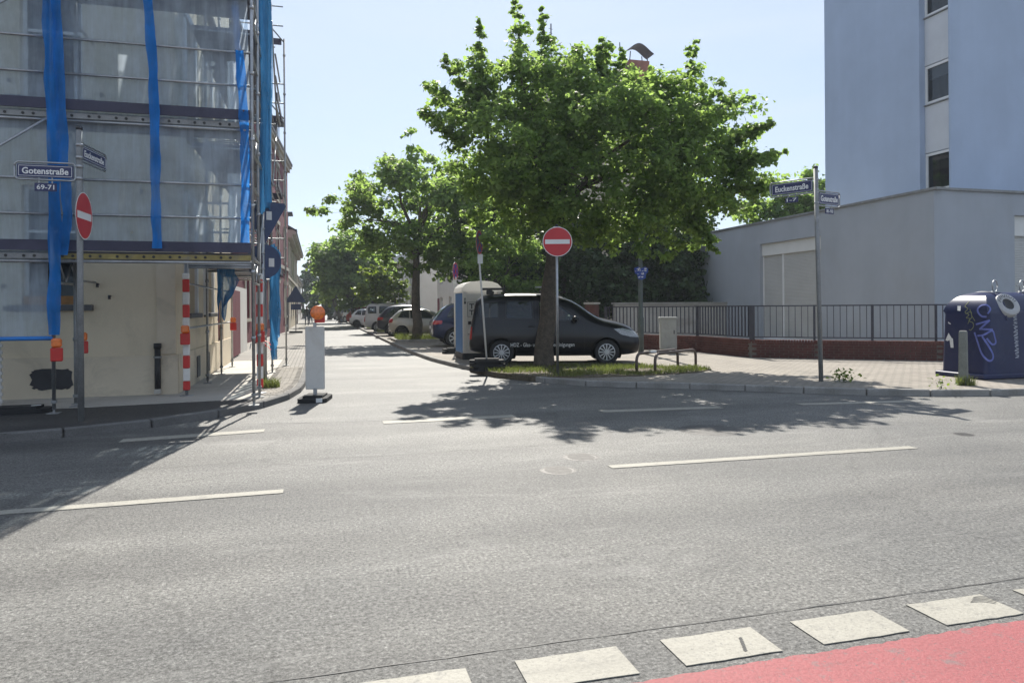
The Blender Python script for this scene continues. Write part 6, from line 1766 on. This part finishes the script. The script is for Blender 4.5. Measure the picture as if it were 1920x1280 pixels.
# second tree with its own reach
D2 = 33.0
T2 = (4.35, 32.3, PZ)
cl = ellipsoid_clumps(P(790, 400, D2), (3.6, 3.2, 2.5), 80, 0.6, 0.95, 31, zmin=3.0)
sil2 = [(770, 250, .35), (775, 285, .6), (735, 300, .5), (800, 300, .6), (840, 310, .7), (870, 330, .6), (720, 340, .6), (680, 350, .5), (660, 360, .6), (620, 375, .55), (590, 390, .4), (575, 395, .25), (610, 400, .45), (650, 400, .6), (700, 400, .7), (680, 450, .6), (720, 470, .7), (850, 480, .7), (820, 500, .6), (770, 500, .6), (740, 505, .5)]
for (x, y, r) in sil2: cl.append((P(x, y, D2 + rnd.uniform(-2, 2)), r))
tree('maple_tree', 'dark leafy maple behind the silver hatchback, reaching over the street', T2, P(778, 450, D2), 0.24, cl, 'leaf_maple', 0.22, 120, 22, 'street trees')
def small_tree(label, px_, base_y, Y, top_y, wid, mat, seed, leaf=0.24, per=90, n=40, low=560, tx=None, r0=0.14):
    D = gnd(px_, base_y, PZ); D = D.x * math.sin(PSI) + D.y * math.cos(PSI)
    base = gnd(px_, base_y, PZ); k = D / F_PX
    cy = (top_y + low) / 2
    cl_ = ellipsoid_clumps(P(tx or px_, cy, D), (wid * k / 2 * 0.86, wid * k / 2 * 0.86, (low - top_y) * k / 2 * 0.86), n, wid * k * 0.12, wid * k * 0.2, seed, hollow=0.35)
    cl_.append((P(tx or px_, top_y + 12, D), wid * k * 0.08)); cl_.append((P((tx or px_) + 8, top_y + 30, D), wid * k * 0.13))
    return tree('street_tree', label, tuple(base), P(tx or px_, low - 25, D), r0, cl_, mat, leaf, per, seed, 'street trees')
small_tree('young yellow green tree in the island beside the white van', 704, 622, 0, 488, 78, 'leaf_yellow', 41, 0.24, 110, 34, 575, r0=0.08)
small_tree('slim yellow green tree right of the young one, near graphite estate', 745, 622, 0, 512, 62, 'leaf_yellow', 42, 0.22, 100, 26, 572, tx=740, r0=0.07)
small_tree('bright green street tree beyond the white van, overhanging the road', 668, 611, 0, 425, 150, 'leaf_maple', 43, 0.36, 80, 60, 585, tx=655, r0=0.2)
small_tree('tall pale green tree rising left of the bright street trees', 640, 604, 0, 440, 90, 'leaf_yellow', 44, 0.5, 60, 50, 585, tx=625, r0=0.3)
small_tree('green street tree filling the gap above the red car', 690, 608, 0, 470, 110, 'leaf_maple', 45, 0.4, 70, 44, 588, tx=690, r0=0.2)
small_tree('dark distant tree at the right of the street end', 618, 599, 0, 500, 60, 'leaf_dark', 46, 0.6, 60, 40, 592, tx=612, r0=0.3)
small_tree('dark slender poplar closing the view down the street', 580, 597, 0, 472, 34, 'leaf_dark', 47, 0.7, 90, 44, 592, tx=584, r0=0.3)
small_tree('dark poplar left of the slender one at the street end', 570, 597, 0, 498, 24, 'leaf_dark', 48, 0.7, 80, 26, 592, tx=567, r0=0.3)
# dense dark trees and ivy in the garden behind the railing
def bush(label, base, cen, rad, n, mat, leaf, per, seed, rm=(0.6, 0.95), r0=0.14, name='garden_tree', grp='trees behind the garden wall'):
    cl_ = ellipsoid_clumps(cen, rad, n, rm[0], rm[1], seed, hollow=0.35, zmin=0.35)
    return tree(name, label, base, (cen[0], cen[1], cen[2] - rad[2] * 0.1), r0, cl_, mat, leaf, per, seed, grp)
bush('dark evergreen filling the garden right behind the lamp post', (14.6, 30.2, 0), (14.6, 30.2, 3.4), (3.2, 1.8, 2.8), 100, 'leaf_ivy', 0.2, 120, 51, rm=(0.7, 1.0))
bush('dark evergreen in the garden above the van bonnet', (10.9, 30.8, 0), (10.9, 30.8, 3.4), (2.6, 1.8, 2.9), 80, 'leaf_ivy', 0.2, 120, 52, rm=(0.7, 1.0))
bush('sunlit bamboo like shrub above the van roof', (7.6, 29.4, 0), (7.6, 29.4, 2.9), (1.7, 1.2, 2.3), 50, 'leaf_maple', 0.17, 110, 53, r0=0.09)
bush('tall dark tree closing the garden left of the bamboo', (8.4, 34.5, 0), (8.6, 34.5, 4.4), (2.4, 2.0, 3.4), 60, 'leaf_dark', 0.22, 110, 54)
bush('dark tree behind the low building end wall', (18.5, 33.5, 0), (17.2, 33.0, 4.2), (2.6, 2.0, 3.4), 60, 'leaf_dark', 0.22, 110, 57)
bush('light green tree rising behind the low building roof', (24.5, 31.5, 0), (23.6, 31.5, 6.0), (2.7, 2.0, 2.4), 60, 'leaf_maple', 0.24, 100, 55)
bush('forked tree behind the white building down the street', (9.3, 40.5, 0), (9.0, 40.5, 6.2), (3.6, 2.5, 2.4), 60, 'leaf_dark', 0.26, 100, 56, r0=0.25)

# ---------------------------------------------------------------- grass and weeds
def grass(name, label, poly, n, h, seed, parent=None, z=PZ, cat='grass'):
    rng = np.random.default_rng(seed); xs, ys = zip(*poly); mb = MB(); made = 0
    pts = []
    while len(pts) < n:
        x, y = rng.uniform(min(xs), max(xs)), rng.uniform(min(ys), max(ys))
        if inside(poly, x, y) and (math.sin(x * 2.3 + 1) * math.sin(y * 3.1) + rng.normal() * 0.35) > -0.15: pts.append((x, y))
    for x, y in pts:
        a = rng.uniform(0, 6.28); hh = h * rng.uniform(0.35, 1.2); w = rng.uniform(0.004, 0.010); ben = rng.uniform(0.1, 0.7) * hh; b2 = rng.uniform(0, 6.28)
        dx, dy = w * math.cos(a), w * math.sin(a); ex, ey = ben * math.cos(b2), ben * math.sin(b2)
        mb.add([(x - dx, y - dy, z), (x + dx, y + dy, z), (x + dx * 0.7 + ex * 0.35, y + dy * 0.7 + ey * 0.35, z + hh * 0.6), (x - dx * 0.7 + ex * 0.35, y - dy * 0.7 + ey * 0.35, z + hh * 0.6), (x + ex, y + ey, z + hh)], [(0, 1, 2, 3), (3, 2, 4)])
    o = mb.build(name, 'grass_blade', parent)
    return tag(o, label, cat, None, 'stuff') if parent is None else tag(o, kind='stuff')
isl = [(3.55, 16.9), (3.78, 15.4), (4.3, 14.3), (5.2, 13.75), (6.6, 13.7), (8.0, 13.95), (8.7, 14.5), (8.6, 15.3), (7.6, 16.1), (5.6, 16.95), (4.4, 17.3)]
mb = MB(); mb.prism(isl, 0.0, PZ + 0.02); tag(mb.build('tree_island', 'earth'), kind='structure')
grass('island_grass', 'patchy dry green grass on the tree island', isl, 6500, 0.085, 61, z=PZ + 0.02)
for i, (x0, x1, y0, y1) in enumerate(((3.3, 6.6, 31.2, 33.4), (3.25, 6.4, 41.6, 43.4), (3.25, 6.0, 50.5, 53.0), (3.25, 6.0, 60, 62))):
    p = [(x0, y0), (x1, y0), (x1, y1), (x0, y1)]
    mb = MB(); mb.prism(p, 0.0, PZ + 0.06); tag(mb.build('tree_bed', 'earth'), kind='structure')
    rt = tag(link('bed_kerb', None), kind='structure')
    for a, b in zip(p, p[1:] + p[:1]):
        mb = MB(); mb.bar((*a, PZ + 0.04), (*b, PZ + 0.04), 0.12, 0.14); mb.build('kerb_stone', 'kerb_stone', rt)
    grass('bed_grass', ['shaded grass round the second tree', 'bright grass in the bed with the young yellow green tree', 'grass in the bed beyond the white van', 'distant strip of grass near the red car'][i], [(x0 + .1, y0 + .1), (x1 - .1, y0 + .1), (x1 - .1, y1 - .1), (x0 + .1, y1 - .1)], 2200, 0.30, 62 + i, z=PZ + 0.06)
def tuft(label, x, y, r, n, h, seed):
    grass('weed_tuft', label, [(x + r * math.cos(a), y + r * math.sin(a)) for a in np.linspace(0, 6.2, 10)], n, h, seed, cat='weeds')
tuft('weeds growing at the foot of the square bollard', 11.28, 10.2, 0.17, 240, 0.18, 71)
tuft('grass tuft at the foot of the sign pole under scaffold', -0.86, 13.9, 0.16, 200, 0.2, 73)
def broad_weed(label, x, y, z, n, s, seed):
    rng = np.random.default_rng(seed)
    t = thing('weed', label, 'weeds', (x, y, z)); c = rng.normal(size=(n, 3)) * np.array([0.12, 0.12, 0.06]) + np.array([0, 0, 0.12])
    leaf_mesh('leaves', leaves(c, rng.normal(size=(n, 3)) * 0.5 + np.array([0, 0, 0.8]), s * rng.uniform(.6, 1.2, n), rng), n, 'leaf_yellow', t)
    mb = MB()
    for k in range(6): mb.path([(0, 0, -0.02), tuple(c[k] * np.array([.6, .6, .8]))], [0.005, 0.003], 5)
    mb.build('stems', 'leaf_dark', t)
broad_weed('broad leaved weed by the kerb beside right street name post', 9.62, 11.35, PZ, 60, 0.09, 74)
broad_weed('small weed in the kerb joint right of street name post', 10.35, 9.85, PZ, 26, 0.06, 75)

# ================================================================ BUILDINGS DOWN THE STREET
def row_house(name, label, y0, y1, x, h, side, mat, roofmat, storeys, wins, trim='stone_trim', base_h=0.8, dormer=True, cornice=0.45, depth=10, roof_h=3.2, ww=1.0, lw=1.9, endwall=True):
    """terrace house; side=-1: its street front looks towards +X (left row), +1: towards -X"""
    t = thing(name, label, 'house'); s = side
    L = y1 - y0; u = (0, 1, 0); inn = (s, 0, 0)
    pitch = L / wins; sh = (h - 0.9) / storeys
    holes = [(pitch * (k + .5) - ww / 2, pitch * (k + .5) + ww / 2, 1.2 + q * sh, 1.2 + q * sh + min(lw, sh - 0.8)) for k in range(wins) for q in range(storeys)]
    mb = MB(); wall(mb, (x, y0, 0), u, L, h, holes, 0.2, inn); mb.build('front_wall', mat, t)
    mb = MB(); bx_ = x + s * depth
    mb.add([(x, y0, 0), (bx_, y0, 0), (bx_, y0, h), (x, y0, h)], [(0, 1, 2, 3)]); mb.add([(x, y1, 0), (bx_, y1, 0), (bx_, y1, h), (x, y1, h)], [(3, 2, 1, 0)]); mb.add([(bx_, y0, 0), (bx_, y1, 0), (bx_, y1, h), (bx_, y0, h)], [(0, 1, 2, 3)])
    xm = x + s * depth / 2
    mb.add([(x, y0, h), (bx_, y0, h), (xm, y0, h + roof_h * 0.98)], [(0, 1, 2)]); mb.add([(x, y1, h), (bx_, y1, h), (xm, y1, h + roof_h * 0.98)], [(2, 1, 0)])
    mb.build('end_wall', mat, t)
    for (a, b, c, d) in holes:
        window(t, (x, y0, 0), u, inn, a, b, c, d, 0.12, split=2, cross=c + (d - c) * 0.68)
        if trim:
            mb = MB()
            for yy in (a - 0.1, b + 0.1): mb.box((x - s * 0.0, y0 + yy, (c + d) / 2), (0.07, 0.18, d - c + 0.05))
            mb.box((x - s * 0.01, y0 + (a + b) / 2, d + 0.16), (0.12, b - a + 0.55, 0.22)); mb.box((x - s * 0.01, y0 + (a + b) / 2, c - 0.1), (0.11, b - a + 0.5, 0.14)); mb.build('window_surround', trim, t)
    if cornice:
        mb = MB(); mb.box((x - s * cornice / 2 + s * 0.05, (y0 + y1) / 2, h - 0.18), (cornice + 0.1, L - 0.02, 0.3)); mb.box((x - s * cornice * 0.3, (y0 + y1) / 2, h - 0.45), (cornice * 0.6, L - 0.03, 0.24)); mb.build('cornice', trim or mat, t)
        mb = MB(); mb.box((x - s * 0.02, (y0 + y1) / 2, sh + 0.75), (0.12, L - 0.04, 0.2)); mb.build('string_course', trim or mat, t)
    ov = cornice + 0.05 if cornice else 0.4
    mb = MB(); e = 0.15
    for (xa, xb) in ((x - s * ov, xm), (bx_ + s * 0.3, xm)):
        za = h - 0.02 if True else h
        mb.add([(xa, y0 + 0.01, za), (xa, y1 - 0.01, za), (xb, y1 - 0.01, h + roof_h), (xb, y0 + 0.01, h + roof_h), (xa, y0 + 0.01, za - e), (xa, y1 - 0.01, za - e), (xb, y1 - 0.01, h + roof_h - e), (xb, y0 + 0.01, h + roof_h - e)], [(0, 1, 2, 3), (7, 6, 5, 4), (0, 4, 5, 1), (0, 3, 7, 4), (1, 5, 6, 2)])
    rf_ = mb.build('roof', roofmat, t)
    if dormer:
        for k in range(max(1, wins // 2)):
            yc = y0 + L * (k + 0.5) / max(1, wins // 2)
            mb = MB(); mb.box((x + s * 1.0, yc, h + 0.95), (1.7, 1.5, 1.7)); mb.box((x + s * 0.85, yc, h + 1.86), (2.1, 1.8, 0.14)); mb.build('dormer', roofmat, rf_)
            mb = MB(); mb.box((x + s * 0.145, yc, h + 1.0), (0.04, 0.9, 1.1)); mb.build('dormer_window', 'window_glass', rf_)
    mb = MB(); mb.box((xm, y1 - 1.2, h + roof_h + 0.4), (0.6, 0.9, 1.3)); mb.build('chimney', 'tile_red', rf_)
    dy = y0 + pitch * 0.5
    mb = MB(); mb.box((x - s * 0.02, y1 - 0.65, 1.25), (0.06, 0.85, 2.3)); mb.build('door', 'burgundy' if mat != 'burgundy' else 'dark_metal', t)
    return t
bh_ = row_house('terrace_house', 'burgundy terrace house with pale window surrounds and dark dormers', 27.5, 50.0, -1.95, 11.3, -1, 'burgundy', 'slate', 3, 6, roof_h=4.2, cornice=0.3)
piv = Vector((-1.95, 50.0, 0)); bh_.rotation_euler = (0, 0, R(-3.6)); bh_.location = piv - Matrix.Rotation(R(-3.6), 3, 'Z') @ piv
row_house('terrace_house', 'sand coloured terrace house beyond the burgundy one', 52.3, 77.0, -2.1, 7.2, -1, 'plaster_sand', 'slate', 2, 5, cornice=0.6)
row_house('terrace_house', 'distant white terrace house on the left of the street', 77.3, 106, -2.4, 5.2, -1, 'plaster_white', 'slate', 2, 5, cornice=0.3, dormer=False, roof_h=1.5)
# yard wall and gate between cream and burgundy houses
yw = thing('yard_wall', 'plain pale yard wall with dark gate after the scaffolded house', 'wall')
mb = MB(); mb.box((-4.6, 21.62, 1.5), (4.1, 0.25, 2.8)); mb.build('wall_face', 'plaster_white', yw)
mb = MB(); mb.box((-2.62, 24.5, 1.2), (0.25, 5.6, 2.2)); mb.build('wall_face', 'plaster_white', yw)
for k in range(7):
    mb = MB(); mb.box((-2.46, 22.2 + k * 0.35, 1.15), (0.05, 0.30, 2.0)); mb.build('gate_board', 'burgundy', yw)
row_house('white_house', 'white plain building behind the second tree on the right', 43.8, 60.0, 9.8, 5.6, 1, 'plaster_white', 'slate', 2, 4, trim=None, cornice=0.0, dormer=False, roof_h=1.0, ww=1.1, lw=1.3)
row_house('white_house', 'distant white house on the right beyond parked cars', 66, 84, 9.0, 6.6, 1, 'plaster_white', 'tile_red', 2, 5, trim='stone_trim', cornice=0.3, dormer=False, roof_h=2.4)
row_house('white_house', 'distant sand coloured house on the right near street end', 84.5, 104, 9.0, 6.8, 1, 'plaster_sand', 'slate', 2, 5, trim='stone_trim', cornice=0.3, dormer=False, roof_h=2.4)
row_house('white_house', 'furthest pale house on the right closing the row', 104.5, 135, 8.6, 8.0, 1, 'plaster_white', 'slate', 3, 8, trim='stone_trim', cornice=0.3, dormer=False, roof_h=2.4)
# house whose chimney and aerial rise over the big tree
bh = thing('rear_house', 'house hidden behind the big tree with a cowled chimney and aerial', 'house')
mb = MB(); mb.box((17.2, 44.5, 7.6), (7.6, 9.0, 15.2)); mb.build('wall', 'plaster_sand', bh)
mb = MB(); mb.add([(13.2, 39.8, 15.2), (21.2, 39.8, 15.2), (21.2, 49.2, 15.2), (13.2, 49.2, 15.2), (16.0, 44.5, 16.3), (18.4, 44.5, 16.3)], [(0, 1, 5, 4), (1, 2, 5), (2, 3, 4, 5), (3, 0, 4), (3, 2, 1, 0)]); rf2 = mb.build('roof', 'slate', bh)
cc = P(1193, 130, 44.0)
mb = MB(); mb.box((cc.x, cc.y, cc.z - 1.6), (1.35, 0.9, 4.0)); ch_ = mb.build('chimney', 'tile_red', rf2)
mb = MB()
for dx in (-0.6, 0.6):
    for dy in (-0.35, 0.35): mb.tube((cc.x + dx, cc.y + dy, cc.z + 0.4), (cc.x + dx * 0.9, cc.y + dy, cc.z + 0.95), 0.03, 6)
n = 12; vs = []
for k in range(n + 1):
    a = k / n; xx = -0.95 + 1.9 * a; zz = cc.z + 0.95 + 0.32 * math.sin(math.pi * a) - 0.12 * math.cos(2 * math.pi * a * 1.0)
    vs += [(cc.x + xx, cc.y - 0.5, zz), (cc.x + xx, cc.y + 0.5, zz), (cc.x + xx, cc.y - 0.5, zz + 0.05), (cc.x + xx, cc.y + 0.5, zz + 0.05)]
mb.add(vs, [f for k in range(n) for f in ((k * 4, k * 4 + 1, k * 4 + 5, k * 4 + 4), (k * 4 + 2, k * 4 + 6, k * 4 + 7, k * 4 + 3), (k * 4, k * 4 + 4, k * 4 + 6, k * 4 + 2), (k * 4 + 1, k * 4 + 3, k * 4 + 7, k * 4 + 5))])
mb.build('cowl', 'slate', ch_)
ac = P(1033, 45, 44.0)
mb = MB(); mb.tube((ac.x, ac.y, 15.3), ac, 0.04, 6)
for dz, w in ((0.3, 0.5), (0.55, 0.4), (0.8, 0.3)): mb.tube((ac.x - w * .3, ac.y, ac.z - dz), (ac.x + w * .3, ac.y + 0.1, ac.z - dz), 0.015, 4)
mb.tube((ac.x, ac.y, ac.z - 1.6), (ac.x + 0.7, ac.y, ac.z - 1.1), 0.02, 5); mb.build('aerial', 'dark_metal', rf2)
mb = MB(); a2 = P(1162, 80, 44.0); mb.tube((a2.x, a2.y, 15.3), a2, 0.03, 6); mb.build('aerial', 'dark_metal', rf2)

# ================================================================ SMALL THINGS DOWN THE STREET
t = thing('warning_sign', 'back of a triangular warning sign on a temporary stand', 'traffic sign', (-1.35, 46.0, PZ), 0)
mb = MB(); mb.tube((0, 0, 0), (0, 0, 2.7), 0.03, 8); mb.build('pole', 'galvanised', t)
mb = MB(); mb.prism([(-0.55, 0.0), (0.55, 0.0), (0.58, 0.06), (0.04, 0.98), (-0.04, 0.98), (-0.58, 0.06)], -0.012, 0.0); mb.v = [(x, -0.04 + z, y + 1.9) for x, y, z in mb.v]; mb.build('triangle_plate', 'sign_back', t)
mb = MB(); mb.box((0, -0.04, 1.62), (0.6, 0.012, 0.36)); mb.build('lower_plate', 'sign_back', t)
mb = MB(); mb.box((0, 0, 0.06), (0.8, 0.4, 0.12), bev=0.02); mb.build('foot', 'rubber', t)
def person(name, label, loc_, rz, joints, edges, rad, cloth='cloth_dark', scale=1.0, head_z=1.45, group=None):
    """one skinned body; joints dict of name -> (x, y, z)"""
    names = list(joints); me = bpy.data.meshes.new('body'); me.from_pydata([joints[k] for k in names], [(names.index(a), names.index(b)) for a, b in edges], [])
    o = bpy.data.objects.new('body', me); col.objects.link(o); m = o.modifiers.new('skin', 'SKIN')
    for i, k in enumerate(names):
        sv = me.skin_vertices[0].data[i]; sv.radius = (rad[k], rad[k]) if not isinstance(rad[k], tuple) else rad[k]; sv.use_root = (k == 'pelvis')
    o.modifiers.new('sub', 'SUBSURF').levels = 2
    me2 = evaluated(o)
    t_ = thing(name, label, 'person', loc_, rz, group)
    me2.materials.clear()
    for m_ in (cloth, 'skin', 'cloth_blue'): me2.materials.append(M[m_])
    hz_ = joints['neck'][2]; pz = joints['pelvis'][2]
    for p in me2.polygons:
        p.use_smooth = True
        p.material_index = 1 if p.center.z > hz_ + 0.02 else (2 if p.center.z < pz - 0.02 else 0)
    link('body', me2, t_)
    hx, hy, hz2 = joints['head']
    mb = MB(); mb.lathe([(0.098, 0.0), (0.108, 0.05), (0.095, 0.10), (0.05, 0.135), (0.002, 0.142)], 14, mat=Matrix.Translation((hx, hy + 0.012, hz2 - 0.005))); mb.build('hair', 'hair', t_, True)
    t_.scale = (scale,) * 3
    return t_
J = dict(pelvis=(0, 0, 0.92), spine=(0, 0, 1.15), chest=(0, 0.01, 1.36), neck=(0, 0, 1.50), head=(0, -0.02, 1.64), crown=(0, -0.02, 1.73), ls=(0.17, 0, 1.41), le=(0.23, 0.04, 1.13), lh=(0.22, -0.08, 0.90), lf=(0.22, -0.11, 0.82), rs=(-0.17, 0, 1.41), re=(-0.23, 0.03, 1.13), rh=(-0.22, 0.06, 0.89), rf=(-0.22, 0.07, 0.81),
         lhip=(0.09, 0, 0.88), lk=(0.10, -0.14, 0.50), la=(0.10, -0.06, 0.09), lt=(0.11, -0.22, 0.04), rhip=(-0.09, 0, 0.88), rk=(-0.10, 0.06, 0.48), ra=(-0.10, 0.24, 0.12), rt=(-0.11, 0.12, 0.04))
E_ = [('pelvis', 'spine'), ('spine', 'chest'), ('chest', 'neck'), ('neck', 'head'), ('head', 'crown'), ('chest', 'ls'), ('ls', 'le'), ('le', 'lh'), ('lh', 'lf'), ('chest', 'rs'), ('rs', 're'), ('re', 'rh'), ('rh', 'rf'), ('pelvis', 'lhip'), ('lhip', 'lk'), ('lk', 'la'), ('la', 'lt'), ('pelvis', 'rhip'), ('rhip', 'rk'), ('rk', 'ra'), ('ra', 'rt')]
RD = dict(pelvis=(0.15, 0.11), spine=(0.14, 0.10), chest=(0.16, 0.11), neck=0.055, head=0.095, crown=0.07, ls=0.065, le=0.045, lh=0.034, lf=0.03, rs=0.065, re=0.045, rh=0.034, rf=0.03, lhip=0.09, lk=0.06, la=0.042, lt=0.035, rhip=0.09, rk=0.06, ra=0.042, rt=0.035)
person('person', 'person in dark clothes walking on the far left pavement', (-1.0, 66.0, PZ), R(10), J, E_, RD)
person('person', 'person in dark clothes further off beside the left kerb', (-0.75, 74.0, PZ), R(190), J, E_, RD, 'cloth_blue', 0.98)
# cyclist and bicycle crossing the street
JB = dict(J); JB.update(pelvis=(0, 0.12, 0.94), spine=(0, 0.02, 1.14), chest=(0, -0.12, 1.32), neck=(0, -0.2, 1.44), head=(0, -0.24, 1.58), crown=(0, -0.24, 1.67), ls=(0.16, -0.14, 1.36), le=(0.21, -0.34, 1.16), lh=(0.2, -0.52, 1.04), lf=(0.2, -0.58, 1.03), rs=(-0.16, -0.14, 1.36), re=(-0.21, -0.34, 1.16), rh=(-0.2, -0.52, 1.04), rf=(-0.2, -0.58, 1.03),
    lhip=(0.09, 0.1, 0.9), lk=(0.11, -0.28, 0.72), la=(0.11, -0.12, 0.32), lt=(0.11, -0.26, 0.28), rhip=(-0.09, 0.1, 0.9), rk=(-0.11, -0.22, 0.56), ra=(-0.11, 0.04, 0.18), rt=(-0.11, -0.1, 0.13))
person('person', 'small cyclist in dark clothes riding down the street', (2.15, 73.0, 0.0), R(75), JB, E_, RD, 'cloth_dark', 0.62)
bi = thing('bicycle', 'small dark bicycle under the cyclist in the street', 'bicycle', (2.15, 73.0, 0.0), R(75)); bi.scale = (0.62,) * 3
for y in (-0.55, 0.5):
    mb = MB(); mb.path([(0, y + 0.33 * math.cos(a), 0.34 + 0.33 * math.sin(a)) for a in np.linspace(0, 2 * math.pi, 25)], 0.018, 6); wl_ = mb.build('wheel', 'tyre', bi, True)
    mb = MB()
    for k in range(8): a = k * math.pi / 4; mb.tube((0, y, 0.34), (0, y + 0.32 * math.cos(a), 0.34 + 0.32 * math.sin(a)), 0.004, 4)
    mb.build('spokes', 'galvanised', wl_)
mb = MB(); 
for p, q in (((0, 0.5, 0.34), (0, 0.0, 0.30)), ((0, 0.0, 0.30), (0, 0.14, 0.86)), ((0, 0.0, 0.30), (0, -0.42, 0.82)), ((0, 0.12, 0.8), (0, -0.42, 0.82)), ((0, 0.5, 0.34), (0, 0.12, 0.8)), ((0, -0.42, 0.98), (0, -0.55, 0.34))): mb.tube(p, q, 0.018, 8)
mb.build('frame', 'dark_metal', bi, True)
mb = MB(); mb.path([(-0.24, -0.5, 1.03), (-0.1, -0.44, 1.0), (0.1, -0.44, 1.0), (0.24, -0.5, 1.03)], 0.014, 6); mb.build('handlebar', 'dark_metal', bi, True)
mb = MB(); mb.prism([(-0.07, 0.28), (0.07, 0.28), (0.03, 0.0), (-0.03, 0.0)], 0.85, 0.90); mb.build('saddle', 'rubber', bi)

# ================================================================ AIR: thin even haze added to stand in for lens glare, far things pale a little
hm = bpy.data.materials.new('haze'); hm.use_nodes = True
hn = hm.node_tree; hn.nodes.clear()
ho = hn.nodes.new('ShaderNodeOutputMaterial'); hv = hn.nodes.new('ShaderNodeVolumePrincipled')
hv.inputs['Color'].default_value = (0.80, 0.90, 1.0, 1); hv.inputs['Density'].default_value = 0.0006; hv.inputs['Anisotropy'].default_value = 0.35
hn.links.new(hv.outputs['Volume'], ho.inputs['Volume'])
mb = MB(); mb.box((0, 60, 12.5), (260, 420, 27.2)); tag(mb.build('haze', hm), 'thin even haze added to the air in place of lens glare', 'haze', None, 'stuff')
